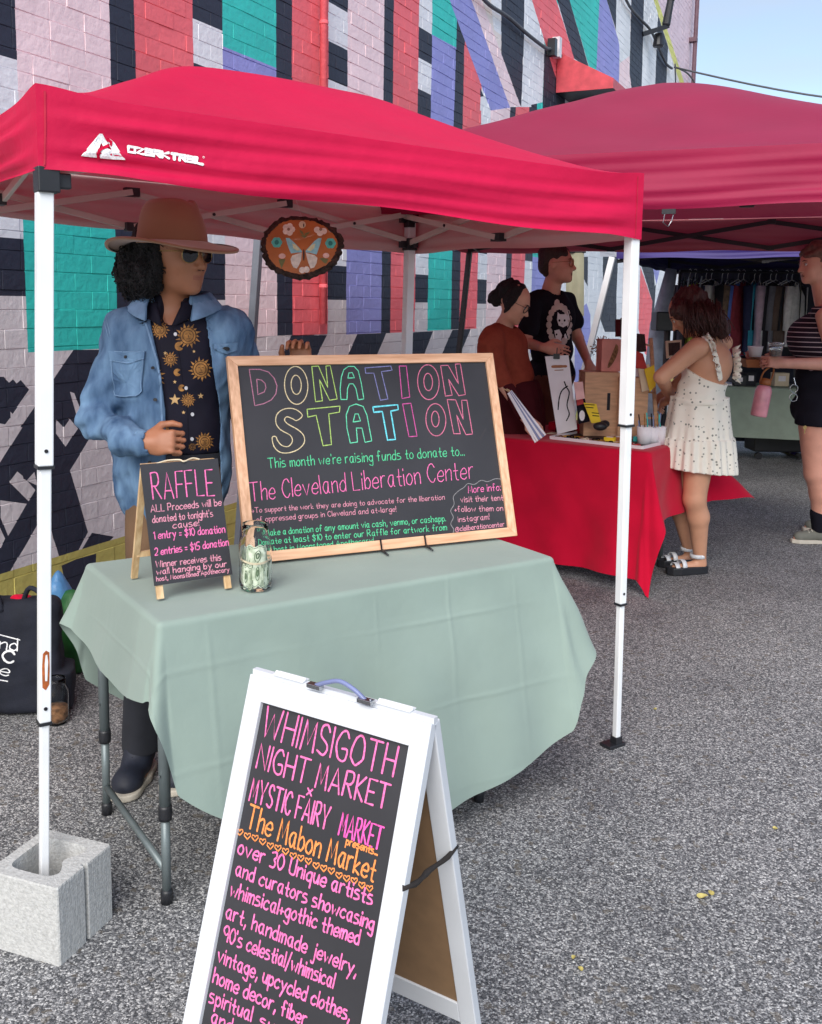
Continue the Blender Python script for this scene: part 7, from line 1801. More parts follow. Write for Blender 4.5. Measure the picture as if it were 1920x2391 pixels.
blob('hair', lambda P: np.maximum(smin(el(P, C5 + R5_ @ np.array([-0.025, 0, 0.058]), (0.107, 0.092, 0.09), R5_), el(P, C5 + R5_ @ np.array([-0.07, 0, -0.005]), (0.055, 0.075, 0.08), R5_), 0.03) + wob(P, 60, 0.009, 93), -el(P, C5 + R5_ @ np.array([0.085, 0, -0.012]), (0.05, 0.2, 0.06), R5_)), (2.3, 5.9, 1.6), (3.0, 6.5, 2.05), 0.006, M['hair_blond'], p5, it=0)
mouth(C5, R5_, p5, 1.0, 0.0); eyes(C5, R5_, p5)
M['canvas_grey'] = S('canvas_grey', (112, 112, 104), rough=0.9, var=0.15)
for h_, k_, n_ in lg5:
    b_ = np.array([n_[0], n_[1], 0]); t_ = np.array([-1.0, 0, 0])
    blob('sneaker', lambda P: np.maximum(smin(rc(P, b_ + [0.03, 0, 0.06], b_ + t_ * 0.13 + [0, 0, 0.04], 0.042, 0.034), rc(P, b_ + [0.0, 0, 0.06], b_ + [0.005, 0, 0.13], 0.042, 0.045), 0.03), 0.022 - P[..., 2]), b_ + [-0.25, -0.1, 0], b_ + [0.12, 0.1, 0.2], 0.006, M['canvas_grey'], p5)
    mb = MB(); pts = [b_ + np.array([a_, c_, 0.026]) for a_, c_ in ((0.07, 0), (0.06, 0.03), (0.0, 0.035), (-0.08, 0.042), (-0.14, 0.04), (-0.178, 0.015), (-0.178, -0.015), (-0.14, -0.04), (-0.08, -0.042), (0, -0.035), (0.06, -0.03))]
    mb.prism(pts, (0, 0, 1), 0.025); mb.build('rubber_sole', M['cream_sole'], p5, bevel=0.004)
    blob('sock', lambda P: np.maximum(rc(P, n_ - [0, 0, 0.02], n_ + (k_ - n_) * 0.3, 0.044, 0.052), P[..., 2] - 0.24), b_ + [-0.12, -0.1, 0.05], b_ + [0.12, 0.1, 0.27], 0.006, M['black_cotton'], p5)
    mb = MB()
    for q in range(5): c_ = b_ + t_ * (0.035 + 0.02 * q) + [0, 0, 0.098 - 0.009 * q]; mb.tube([c_ + [0, -0.026, -0.008], c_ + [0, 0, 0.006], c_ + [0, 0.026, -0.008]], 0.003, 5)
    mb.build('laces', M['cream_sole'], p5, smooth=True)
# what the person at the right holds or wears
cp = at(1764, 820, D5 - 0.02); c_ = empty('paper_cup', cp - [0, 0, 0.035], 'white paper bowl held above a sandwich tray by the person at the right edge', 'cup')
mb = MB(); mb.lathe(cp - [0, 0, 0.035], [(0, 0), (0.036, 0.0), (0.046, 0.062), (0.048, 0.066), (0.044, 0.066), (0.034, 0.006), (0, 0.006)], 24, cap=False); mb.build('cup_wall', M['paper_white'], c_, smooth=True)
cp = at(1812, 816, D5 - 0.22); c_ = empty('plastic_cup', cp - [0, 0, 0.04], 'clear plastic cup with a lid in the hand of the person at the right edge', 'cup')
mb = MB(); mb.lathe(cp - [0, 0, 0.04], [(0, 0), (0.034, 0.0), (0.044, 0.07), (0.048, 0.072), (0.048, 0.08), (0.0, 0.085)], 24); mb.build('cup_wall', M['clear_plastic'], c_, smooth=True)
mb = MB(); mb.lathe(cp - [0, 0, 0.036], [(0, 0), (0.031, 0.0), (0.036, 0.035), (0, 0.035)], 20); mb.build('drink', M['dried'], c_, smooth=True)
cp = at(1760, 846, D5 - 0.03); c_ = empty('food_tray', cp, 'brown cardboard food tray held out by the person at the right edge', 'tray')
mb = MB(); mb.add([cp + np.array(p) for p in ((-0.05, -0.04, -0.03), (0.05, -0.04, -0.03), (0.05, 0.04, -0.03), (-0.05, 0.04, -0.03), (-0.07, -0.055, 0.02), (0.07, -0.055, 0.02), (0.07, 0.055, 0.02), (-0.07, 0.055, 0.02))], [(0, 1, 2, 3), (0, 1, 5, 4), (1, 2, 6, 5), (2, 3, 7, 6), (3, 0, 4, 7)]); solid(mb.build('tray_wall', M['bottle_brown'], c_), 0.003)
blob('food', lambda P: el(P, cp + [0, 0, 0.005], (0.05, 0.035, 0.025)) + wob(P, 80, 0.006, 95), cp - 0.1, cp + 0.1, 0.005, M['dried'], c_)
bt = at(1779, 935, D5 - 0.12); c_ = empty('water_bottle', bt - [0, 0, 0.1], 'pink insulated bottle with a brown lid hanging from the hand of the person at right', 'bottle')
mb = MB(); mb.lathe(bt, [(0, -0.1), (0.045, -0.1), (0.05, -0.09), (0.05, 0.06), (0.042, 0.085), (0.03, 0.095), (0, 0.096)], 24, axis=(0.14, 0, 1)); mb.build('bottle_body', M['pink_bottle'], c_, smooth=True)
tp_ = bt + np.array([0.014, 0, 0.097]); mb = MB(); mb.lathe(tp_, [(0, 0), (0.034, 0), (0.036, 0.02), (0.03, 0.04), (0, 0.042)], 20, axis=(0.14, 0, 1)); mb.build('lid', M['bottle_brown'], c_, smooth=True)
mb = MB(); mb.tube(catmull([tp_ + [-0.03, 0, 0.02], tp_ + [-0.02, -0.02, 0.08], tp_ + [0.03, -0.03, 0.12], tp_ + [0.045, -0.01, 0.08], tp_ + [0.034, 0, 0.02]]), 0.006, 6); mb.build('carry_loop', M['bottle_brown'], c_, smooth=True)
sgp = at(1852, 920, D5 - 0.2); c_ = empty('sunglasses', sgp, 'pair of thin sunglasses hooked on the black shorts of the person at right', 'sunglasses')
for dz_ in (0.035, -0.02):
    mb = MB(); mb.tube([sgp + np.array([0.024 * math.cos(t), -0.01, dz_ + 0.024 * math.sin(t)]) for t in np.linspace(0, 6.28, 18, endpoint=False)], 0.0025, 6, closed=True); mb.build('lens_rim', M['steel'], c_, smooth=True)
mb = MB(); mb.tube([sgp + [0.01, -0.01, 0.055], sgp + [0.0, 0.0, 0.10]], 0.0025, 6); mb.build('temple', M['steel'], c_)
ky = at(1880, 998, D5 - 0.22); c_ = empty('key', ky, 'small brass key dangling below the hem of the black shorts', 'key')
mb = MB(); mb.lathe(ky, [(0, -0.003), (0.012, -0.003), (0.012, 0.003), (0, 0.003)], 12, axis=(0, 1, 0)); mb.box(ky + [0, 0, -0.022], (0.006, 0.003, 0.03)); mb.build('key_blade', M['gold_wire'], c_)
mb = MB(); mb.tube([ky + [0, 0, 0.01], ky + [0.002, 0.03, 0.08]], 0.0015, 5); mb.build('cord', M['black_cotton'], c_)

ORD = ['first', 'second', 'third', 'fourth', 'fifth', 'sixth', 'seventh', 'eighth', 'ninth', 'tenth']

# ------------------------------------------------------------------ red table and what lies on it
e5 = nrm(np.array([0.82, -0.57, 0])); d5 = np.array([-e5[1], e5[0], 0])
RT = np.array([1.32, 5.12, 0.0]); RO2 = RT - e5 * 1.83
rt = empty('folding_table', RO2 + e5 * 0.9 + d5 * 0.3, 'long folding table under the bright red cloth', 'table')
mb = MB(); mb.frame(RO2 + e5 * 0.915 + d5 * 0.38 + [0, 0, 0.715], e5, d5, (0, 0, 1), 1.82, 0.75, 0.036); mb.build('table_top', M['white_plastic'], rt, bevel=0.006)
for a in (0.15, 1.68):
    for b in (0.08, 0.68):
        mb = MB(); q_ = RO2 + e5 * a + d5 * b; mb.tube([q_, q_ + [0, 0, 0.7]], 0.014, 10); mb.build('leg', M['table_steel'], rt, smooth=True)
TZ2 = 0.737
cl2, cl2mb = drape(RO2, e5, d5, 1.83, 0.76, 0, TZ2, (0.2, 0.32, 0.75, 0.3), M['red_cloth'], 'tablecloth', 'bright red cloth reaching nearly to the ground over the second table', seed=4, square=((-0.62, 2.22), (-0.68, 1.16)), res=0.022, endflare=0.05, crease=3.0, floor=0.006)
def T2(x, y, z=0.0): p = onz(x, y, TZ2 + 0.004 + z); return p
def onT(a, b, z=0.004): return RO2 + e5 * a + d5 * b + np.array([0, 0, TZ2 + z])
def on_rest(x, y, Y): return at(x, y, Y)
cat_items = []
# printed cards and flat goods laid along the front of the red table
rq = random.Random(21)
spots = [(1300, 1012), (1335, 1020), (1370, 1026), (1410, 1030), (1450, 1034), (1395, 1008), (1430, 1014), (1480, 1018), (1510, 1024), (1345, 1004), (1500, 1000), (1460, 1000)]
mats_ = ['paper_cream', 'bottle_brown', 'paper_white', 'gold_print', 'pink_card', 'bark', 'paper_cream', 'hair_brown', 'paper_white', 'dried', 'pink_card', 'paper_blue']
words = ['cream', 'brown', 'white', 'ochre', 'pink', 'dark bark coloured', 'small cream', 'dark brown', 'white', 'drab', 'pink', 'blue grey']
for i, (x, y) in enumerate(spots):
    p = T2(x, y, 0.002 + 0.0012 * i); r = empty('print_card', p, '%s printed card, number %d' % (words[i], i) if False else '%s card lying flat on the red table %s' % (words[i], ['at the left end', 'second from the left', 'third from the left', 'in the middle of the front edge', 'just left of the white tent leg', 'behind the front row', 'behind it near the tent leg', 'right of the tent leg', 'at the right front corner', 'near the black headphones', 'towards the dress', 'under the wooden crate'][i]), 'card', 'printed cards laid out on the red table')
    w, h = rq.uniform(0.09, 0.13), rq.uniform(0.06, 0.09); a = rq.uniform(-0.3, 0.3) + math.atan2(e5[1], e5[0])
    mb = MB(); mb.box(p, (w, h, 0.003), a); mb.build('card', M[mats_[i]], r)
    mb = MB(); 
    for k in range(3):
        c_, s_ = math.cos(a), math.sin(a); o_ = np.array([c_ * (k - 1) * w * 0.28, s_ * (k - 1) * w * 0.28, 0.0022]); mb.box(p + o_, (w * 0.18, h * 0.6, 0.001), a)
    mb.build('printing', M[rq.choice(['black_cotton', 'paper_yellow', 'rust_sweater', 'paper_cream'])], r)
p = T2(1440, 1032); ty = empty('display_tray', p, 'shallow white edged tray along the front of the red table full of small goods', 'tray')
cA, cB = T2(1285, 1024), T2(1500, 1048); ex_ = nrm(cB - cA); ey_ = np.array([-ex_[1], ex_[0], 0]); 
mb = MB(); mb.bar(cA + [0, 0, 0.006], cB + [0, 0, 0.006], 0.012, 0.018); mb.bar(cB + [0, 0, 0.006], cB + ey_ * 0.3 + [0, 0, 0.006], 0.012, 0.018); mb.bar(cA + [0, 0, 0.006], cA + ey_ * 0.3 + [0, 0, 0.006], 0.012, 0.018); mb.build('tray_rim', M['paper_white'], ty, bevel=0.002)
mb = MB(); mb.add([cA + [0, 0, 0.003], cB + [0, 0, 0.003], cB + ey_ * 0.3 + [0, 0, 0.003], cA + ey_ * 0.3 + [0, 0, 0.003]], [(0, 1, 2, 3)]); mb.build('tray_base', M['hair_brown'], ty)
for i in range(10):
    q_ = cA + (cB - cA) * (0.05 + 0.095 * i) + ey_ * rq.uniform(0.03, 0.09) + [0, 0, 0.01]; mb = MB(); mb.tube([q_ + np.array([0.02 * math.cos(t), 0.016 * math.sin(t), 0.004 * math.sin(2 * t)]) for t in np.linspace(0, 6.28, 12, endpoint=False)], 0.004, 6, closed=True)
    tag(mb.build('bracelet', M[rq.choice(['gold_print', 'dried', 'paper_cream', 'black_cotton', 'paper_red'])], smooth=True, loc=q_), 'beaded bracelet in the white edged tray, %s from its left end' % ORD[i], 'bracelet', 'beaded bracelets in the tray')
# fan of folded papers leaning off the table
b0, b1 = at(1262, 1024, 5.15), at(1190, 915, 5.25); r = empty('paper_fan', b0, 'folded white and blue papers on two sticks leaning off the red table', 'paper fan')
sd = nrm(np.cross(b1 - b0, [0, 1, 0.0]))
for i in range(6):
    m_ = ['paper_white', 'paper_blue', 'paper_white', 'paper_blue', 'paper_white', 'paper_white'][i]; o_ = sd * (i - 2.5) * 0.013; mb = MB(); mb.bar(b0 + o_ + np.array([0, -0.004 * i, 0]), b1 + o_ * 0.3 + np.array([0, -0.004 * i, 0]), 0.01, 0.016, up=(0, 1, 0)); mb.build('folded_paper', M[m_], r)
for dx in (0, 0.014):
    mb = MB(); mb.tube([b1 + [dx, 0, 0], at(1186, 908, 5.25) + [dx - 0.02, 0, 0.0]], 0.003, 6); mb.build('stick', M['pine'], r)
rs_ = T2(1350, 1012); r = empty('display_riser', rs_, 'low red cloth covered riser behind the front cards on the red table', 'riser')
mb = MB(); mb.frame(rs_ + e5 * 0.0 + d5 * 0.12 + [0, 0, 0.026], e5, d5, (0, 0, 1), 0.42, 0.2, 0.052); mb.build('riser_body', M['red_cloth'], r, bevel=0.01)
# jewellery card with necklace
def quad_card(name, label, cat, px, Y, m, th=0.004, lean=0.03):
    pts = [at(x, y, Y + (lean if k < 2 else 0)) for k, (x, y) in enumerate(px)]; c = sum(pts) / 4; r = empty(name, c * [1, 1, 1], label, cat)
    nn = nrm(np.cross(pts[1] - pts[0], pts[2] - pts[0])); nn = nn if nn[1] < 0 else -nn
    if np.dot(np.cross(pts[1] - pts[0], pts[2] - pts[1]), nn) < 0: pts = pts[::-1]
    mb = MB(); mb.prism(pts, nn, th); mb.build('card', m, r); return r, mb.bvh()
r, bv = quad_card('jewellery_card', 'tall white card with a black necklace, clipped upright on the red table', 'card', [(1273, 832), (1328, 829), (1348, 1002), (1302, 1014)], 5.68, M['paper_white'])
draw('necklace', [catmull(Z5p([(1030, 1350), (1050, 1400), (1075, 1450), (1055, 1560), (1075, 1640), (1050, 1700)]), 5), catmull(Z5p([(1060, 1390), (1010, 1430), (985, 1500), (975, 1600)]), 5)], bv, 0.007, M['black_cotton'], r, off=0.002)
draw('card_print', [Z5p([(925, 1215), (1045, 1212)])], bv, 0.016, M['bottle_brown'], r, off=0.002)
draw('card_print', [Z5p([(945, 1248), (1020, 1245)])], bv, 0.005, M['bottle_brown'], r, off=0.002)
ck = at(1300, 832, 5.70); mb = MB(); mb.box(ck, (0.035, 0.02, 0.03)); mb.tube([ck, ck + [0.002, 0, 0.05]], 0.003, 6); mb.build('bulldog_clip', M['black_metal'], r)
r, bv = quad_card('postcard', 'black and red card with a white oval, leaning against the wooden crate', 'card', [(1343, 915), (1362, 912), (1378, 984), (1352, 990)], 5.6, M['black_cotton'])
V, F = patch([Z5p(ellp(1190, 1655, 26, 48, 12, close=False))], bv, 0.002); link_mesh('oval', V, F, M['paper_white'], r)
V, F = patch([Z5p([(1135, 1470), (1190, 1462), (1205, 1550), (1145, 1565)])], bv, 0.002); link_mesh('red_block', V, F, M['paper_red'], r)
r, bv = quad_card('postcard', 'bright yellow card with small black print leaning against the wooden crate', 'card', [(1363, 940), (1393, 943), (1404, 986), (1382, 988)], 5.56, M['paper_yellow'])
for ln_ in ([(1215, 1555), (1300, 1560)], [(1225, 1580), (1290, 1586)], [(1280, 1630), (1340, 1636)], [(1285, 1655), (1340, 1660)]): draw('printed_line', [Z5p(ln_)], bv, 0.005, M['black_cotton'], r, off=0.002)
quad_card('postcard', 'plain pink card half hidden behind the black and red card', 'card', [(1340, 892), (1361, 891), (1366, 930), (1346, 934)], 5.56, M['pink_card'])
hp = at(1402, 992, 5.50); hp[2] = 0.80; r = empty('headphones', hp, 'small black headphones lying on the red table in front of the crate', 'headphones')
blob('ear_cup', lambda P: smin(el(P, hp + [0, 0, 0.025], (0.04, 0.03, 0.025)), el(P, hp + [0.03, 0.03, 0.035], (0.03, 0.025, 0.022)), 0.01), hp - 0.1, hp + 0.12, 0.005, M['black_plastic'], r)
# crates
def crate(name, label, c, w, d, h, yaw, m, hole=True, cat='crate'):
    r = empty(name, c, label, cat); ax = np.array([math.cos(yaw), math.sin(yaw), 0]); ay = np.array([-ax[1], ax[0], 0]); t = 0.008
    for s_, nm in ((-1, 'front_panel'), (1, 'back_panel')):
        mb = MB(); mb.frame(c + ay * s_ * (d / 2) + [0, 0, h / 2], ax, ay, (0, 0, 1), w, t, h); mb.build(nm, m, r, bevel=0.001)
    for s_ in (-1, 1):
        mb = MB(); mb.frame(c + ax * s_ * (w / 2 - t) + [0, 0, h / 2], ax, ay, (0, 0, 1), t, d - t * 2, h - 0.003); mb.build('side_panel', m, r, bevel=0.001)
    mb = MB(); mb.frame(c + [0, 0, h - 0.002], ax, ay, (0, 0, 1), w + 0.004, d + t + 0.004, 0.006); mb.build('lid', m, r)
    if hole:
        mb = MB(); q_ = c - ay * (d / 2 + t / 2 + 0.001) + ax * w * 0.2 + [0, 0, h * 0.55]; mb.frame(q_, ax, ay, (0, 0, 1), 0.018, 0.002, 0.1); mb.build('handle_slot', M['dark_trousers'], r, bevel=0.0005)
    return r
cc = T2(1398, 985); yw = math.atan2(e5[1], e5[0]) + 0.35
cp1 = onT(1.50, 0.30) ; cp1 = at(1395, 985, 5.80); cp1[2] = TZ2 + 0.003
crate('wooden_crate', 'plain wooden crate with a hand slot carrying the pink stand', cp1, 0.20, 0.2, 0.375, 0.0, M['plywood'])
cp2 = at(1472, 985, 5.72); cp2[2] = TZ2 + 0.003
crate('wooden_crate', 'second wooden crate just behind the white tent leg, with a frame on its face', cp2, 0.165, 0.18, 0.35, -0.1, M['plywood'], hole=False)
pk = at(1422, 868, 5.80); pk[2] = cp1[2] + 0.378
r = crate('display_stand', 'pink wooden stand with a leaf shaped dark cut out on top of the crate', pk + [0, 0, 0], 0.125, 0.12, 0.185, 0.05, M['pink_box'], hole=False, cat='stand')
lf = pk + np.array([0.0, -0.068, 0.09]); mb = MB(); mb.add([lf + np.array([0.045 * math.sin(t) * (0.5 + 0.5 * math.cos(t / 2)) * 0.7 + 0.02 * math.cos(t), -0.001, 0.07 * math.cos(t)]) for t in np.linspace(0, 6.28, 18, endpoint=False)], [tuple(range(18))[::-1]]); mb.build('leaf_cutout', M['dried'], r)
df = at(1404, 812, 5.95); r = empty('dried_flowers', df, 'bunch of brown dried flowers behind the pink stand', 'flowers')
mb = MB(); rf2 = random.Random(2)
for i in range(420):
    d_ = np.array([rf2.gauss(0, 1), rf2.gauss(0, 1), rf2.gauss(0, 1)]); d_ = d_ / np.linalg.norm(d_) * rf2.uniform(0.3, 1) ; c_ = df + d_ * np.array([0.085, 0.05, 0.08]) + [0.02, 0, 0]; a_ = nrm([rf2.gauss(0, 1), rf2.gauss(0, 1), rf2.gauss(0, 1)]); b_ = nrm(np.cross(a_, d_)); s_ = rf2.uniform(0.006, 0.013)
    mb.add([c_ - a_ * s_, c_ + b_ * s_ * 0.5, c_ + a_ * s_, c_ - b_ * s_ * 0.5], [(0, 1, 2, 3)], i % 3)
tag(mb.build('petals', [M['dried'], M['gold_print'], M['bottle_brown']], r), kind='stuff')
mb = MB()
for i in range(9): mb.tube([df + [rf2.uniform(-.04, .06), rf2.uniform(-.03, .03), 0], pk + [rf2.uniform(-.03, .03), 0.05, -0.02]], 0.002, 4)
tag(mb.build('stems', M['dried'], r), kind='stuff')
# frames, leaning signs and white pots at the right end
for nm, lab, ct, px, Y, m_ in (('picture_frame', 'thin pale picture frame standing behind the arm of the woman in the dress', 'frame', [(1555, 796), (1592, 793), (1592, 832), (1557, 836)], 5.72, 'paper_cream'),
                          ('postcard', 'orange and pink card in the rack beside the white tent leg', 'card', [(1484, 818), (1502, 826), (1512, 862), (1486, 858)], 5.6, 'paper_red'),
                          ('postcard', 'cream card leaning in the rack above the white pots', 'card', [(1490, 856), (1516, 850), (1530, 905), (1500, 915)], 5.58, 'paper_cream'),
                          ('postcard', 'yellow edged card leaning nearest the woman in the dress', 'card', [(1505, 862), (1528, 852), (1532, 900), (1518, 915)], 5.52, 'paper_yellow'),
                          ('postcard', 'dark printed card leaning at the back of the rack', 'card', [(1480, 778), (1506, 780), (1510, 820), (1484, 822)], 5.8, 'hair_brown'),
                          ('book', 'small dark red book standing left of the white tent leg above the flowers', 'book', [(1438, 745), (1449, 745), (1449, 785), (1438, 785)], 5.68, 'maroon_skirt'),
                          ('book', 'taller dark brown book standing between the red book and the tent leg', 'book', [(1450, 742), (1462, 742), (1462, 787), (1450, 787)], 5.68, 'hair_brown')):
    r, bv = quad_card(nm, lab, ct, px, Y, M[m_], th=0.012)
    if nm == 'picture_frame':
        V, F = patch([[(1561, 801), (1588, 799), (1588, 828), (1562, 831)]], bv, 0.002); link_mesh('picture', V, F, M['hair_brown'], r)
rk = at(1497, 960, 5.62); rk[2] = TZ2 + 0.004; r = empty('card_rack', rk, 'slanting wooden rack that holds leaning cards behind the white tent leg', 'rack')
mb = MB(); mb.bar(rk, at(1478, 775, 5.86), 0.02, 0.015); mb.build('upright', M['plywood'], r); mb = MB(); mb.bar(rk + [0.1, 0, 0], at(1520, 790, 5.86), 0.02, 0.015); mb.build('upright', M['plywood'], r)
for k in (0.2, 0.45, 0.7, 0.92):
    a_, b_ = rk + (at(1478, 775, 5.86) - rk) * k, rk + [0.1, 0, 0] + (at(1520, 790, 5.86) - rk - [0.1, 0, 0]) * k; mb = MB(); mb.bar(a_, b_, 0.03, 0.01); mb.build('ledge', M['plywood'], r)
for i, (x, y, h_, w_) in enumerate(((1508, 966, 0.1, 0.045), (1528, 970, 0.095, 0.03), (1545, 972, 0.1, 0.03))):
    p = at(x, y, 5.40); p[2] = TZ2 + 0.004; r = empty('pen_pot', p, ['widest white pot on the red table', 'middle white pot on the red table', 'white pot nearest the dress on the red table'][i], 'pot', 'white pots on the red table')
    mb = MB(); mb.lathe(p, [(0, 0.002), (w_ * 0.8, 0.0), (w_, h_), (w_ * 0.92, h_), (w_ * 0.72, 0.006), (0, 0.006)], 20, cap=False); mb.build('pot_wall', M['paper_white'], r, smooth=True)
    for k in range(4):
        q_ = p + [rq.uniform(-w_, w_) * 0.6, rq.uniform(-w_, w_) * 0.4, 0.01]; mb = MB(); mb.tube([q_, q_ + [rq.uniform(-.03, .03), 0, h_ + rq.uniform(0.02, 0.07)]], 0.0035, 5); mb.build('pen', M[['black_cotton', 'gold_print', 'teal_plastic', 'paper_blue'][k]], r)
# banner behind the man
bn = at(1345, 700, 7.9); r = empty('hanging_banner', bn, 'pale tan cloth banner hanging against the wall behind the person in the black T-shirt', 'banner')
G = [[at(x, y, 7.95 + 0.02 * math.sin(i * 1.3)) for y in (590, 640, 690, 738)] for i, x in enumerate((1322, 1330, 1338, 1346, 1355, 1364))]
mb = MB(); mb.grid(G); mb.build('cloth', M['tan_banner'], r, smooth=True)
mb = MB(); mb.tube([at(1318, 588, 7.95), at(1368, 588, 7.95)], 0.01, 6); mb.build('rod', M['black_metal'], r)

# ------------------------------------------------------------------ clothes rail, garments, far table
YR = 9.7
ra, rb_ = at(1588, 636, YR), at(1872, 634, YR)
rz_ = (ra[2] + rb_[2]) / 2; ra[2] = rb_[2] = rz_
rr1 = empty('clothes_rack', ra * [1, 1, 0], 'black clothes rail hung with dark shirts below the purple canopy', 'clothes rack')
mb = MB(); mb.tube([ra, rb_], 0.014, 8); mb.build('rail', M['black_metal'], rr1)
for p in (ra, rb_):
    mb = MB(); mb.tube([p, p * [1, 1, 0] + [0, 0, 0.05]], 0.014, 8); mb.build('upright', M['black_metal'], rr1)
    mb = MB(); mb.tube([p * [1, 1, 0] + [0, -0.25, 0.05], p * [1, 1, 0] + [0, 0.25, 0.05]], 0.014, 8); mb.build('foot_bar', M['black_metal'], rr1)
GC = [('dark grey', (52, 52, 62)), ('charcoal', (38, 38, 46)), ('yellow green printed', (150, 170, 60)), ('dark plum', (60, 30, 44)), ('black', (24, 24, 30)), ('navy', (28, 34, 60)), ('white', (206, 210, 220)), ('black', (22, 22, 28)), ('brown patterned', (92, 78, 66)), ('black', (30, 30, 36)), ('blue', (66, 92, 160)), ('dark red', (112, 38, 50)), ('navy', (26, 32, 56)), ('teal', (40, 120, 140)), ('mauve grey', (150, 132, 146)), ('white', (200, 204, 212)), ('black', (20, 22, 28)), ('black', (28, 26, 34)), ('grey', (86, 88, 96)), ('dark brown', (74, 62, 56)), ('black', (26, 26, 32)), ('cream', (212, 208, 200))]
rg = random.Random(6); N_ = len(GC)
for i, (w_, c_) in enumerate(GC):
    f = 0.04 + 0.93 * i / (N_ - 1); p = ra + (rb_ - ra) * f; L_ = rg.uniform(0.62, 0.78); wd = 0.21
    nm = 'cloth_' + w_.replace(' ', '_') + '_%d' % 0
    m_ = bpy.data.materials.get(nm) or mat(nm, srgb(*[min(240, int(v * 1.35 + 8)) for v in c_]), rough=0.9, var=0.25 if 'print' in w_ or 'pattern' in w_ else 0.1, scale=26)
    r = empty('hanging_garment', p, '%s garment on the clothes rail, %s' % (w_, ('at its left end' if i < 1 else 'at its right end' if i == N_ - 1 else 'between the %s and the %s one' % (GC[i - 1][0], GC[i + 1][0]))), 'garment', 'garments on the clothes rail')
    yw = math.radians(rg.uniform(38, 74)); ax = np.array([math.cos(yw), math.sin(yw), 0]); ay = np.array([-ax[1], ax[0], 0]); top = p + [0, 0, -0.07]
    mb = MB(); mb.tube([p + [0, 0, -0.012] + ay * 0.0, p + ay * 0.012 + [0, 0, 0.016], p + [0, 0, 0.024], p - ay * 0.014 + [0, 0, 0.01], p + [0, 0, -0.03], top], 0.003, 5); mb.tube([top - ax * wd * 0.9 + [0, 0, -0.05], top, top + ax * wd * 0.9 + [0, 0, -0.05]], 0.005, 5); mb.build('hanger', M['white_plastic'] if i % 3 else M['black_plastic'], r, smooth=True)
    G = []
    ph = rg.uniform(0, 6)
    for j in range(25):
        t = 2 * math.pi * j / 24; row = []
        for k in range(7):
            g = k / 6; sh = (0.035 + 0.02 * g) * (1 + 0.3 * math.sin(5 * t + ph + g)); wx = wd * (0.55 + 0.45 * min(1, g * 6)) if k else wd * 0.25
            if k == 0: sh *= 0.4
            row.append(top + ax * math.cos(t) * wx + ay * math.sin(t) * sh + np.array([0, 0, -0.02 - L_ * g - (0.05 * abs(math.cos(t)) if k < 2 else 0)]))
        G.append(row)
    mb = MB(); mb.grid(G); mb.build('garment_body', m_, r, smooth=True)
    for sgn in (-1, 1):
        a_ = top + ax * sgn * wd * 0.9 + [0, 0, -0.07]; mb = MB(); mb.tube([a_, a_ + ax * sgn * 0.03 + [0, 0, -0.2], a_ + ax * sgn * 0.035 + [0, 0, -0.42]], [0.05, 0.042, 0.034], 8); mb.build('sleeve', m_, r, smooth=True)
# hanging straps at the left end and a white shirt near the right
for i in range(9):
    x = 1560 + 10 * i; a_ = at(x, 640 + rg.uniform(-6, 8), 9.35); b_ = at(x - 18 + rg.uniform(-6, 6), 740 + rg.uniform(-30, 40), 9.35); mb = MB(); mb.bar(a_, b_, 0.02, 0.01)
    tag(mb.build('hanging_belt', M[['black_cotton', 'dark_trousers', 'grey_metal'][i % 3]], loc=b_), 'thin dark belt hanging left of the clothes rail, %s from the left' % ORD[i], 'belt', 'belts hanging left of the clothes rail')
# pale side wall strip (rolled tarp)
tp = at(1535, 700, 9.3); r = empty('rolled_tarp', tp * [1, 1, 0], 'pale grey rolled up tent wall standing left of the belts', 'tarp')
mb = MB(); mb.tube([at(1568, 628, 9.3), at(1540, 760, 9.3), at(1530, 870, 9.3), at(1528, 1060, 9.3)], [0.05, 0.09, 0.1, 0.1], 12); mb.build('roll', S('tarp_grey', (150, 160, 178), rough=0.6, var=0.15), r, smooth=True)
cb = at(1560, 750, 9.0); r = empty('speaker_box', cb, 'dark box on a stand left of the head of the woman in the dress', 'box')
mb = MB(); mb.box(cb, (0.26, 0.2, 0.17)); mb.build('box_body', M['black_plastic'], r, bevel=0.01); mb = MB(); mb.tube([cb, cb * [1, 1, 0]], 0.03, 8); mb.build('stand', M['black_metal'], r)
# far table with pale green cloth
FO = np.array([*onz(1690, 901, 0.74)[:2], 0.0]); FE = nrm(np.array([1, -0.25, 0])); FD = np.array([-FE[1], FE[0], 0])
ft = empty('folding_table', FO + FE * 0.4, 'table under a pale green cloth below the clothes rail', 'table')
mb = MB(); mb.frame(FO + FE * 0.75 + FD * 0.3 + [0, 0, 0.715], FE, FD, (0, 0, 1), 1.5, 0.6, 0.035); mb.build('table_top', M['white_plastic'], ft)
for a in (0.1, 1.4):
    for b in (0.06, 0.54): mb = MB(); q_ = FO + FE * a + FD * b; mb.tube([q_, q_ + [0, 0, 0.7]], 0.014, 8); mb.build('leg', M['black_metal'], ft)
drape(FO, FE, FD, 1.5, 0.6, 0, 0.737, (0.1, 0.1, 0.2, 0.2), M['pale_green_cloth'], 'tablecloth', 'pale green cloth on the far table below the clothes rail', seed=8, square=((-0.45, 1.95), (-0.5, 1.0)), res=0.03, endflare=0.02, crease=3.0)
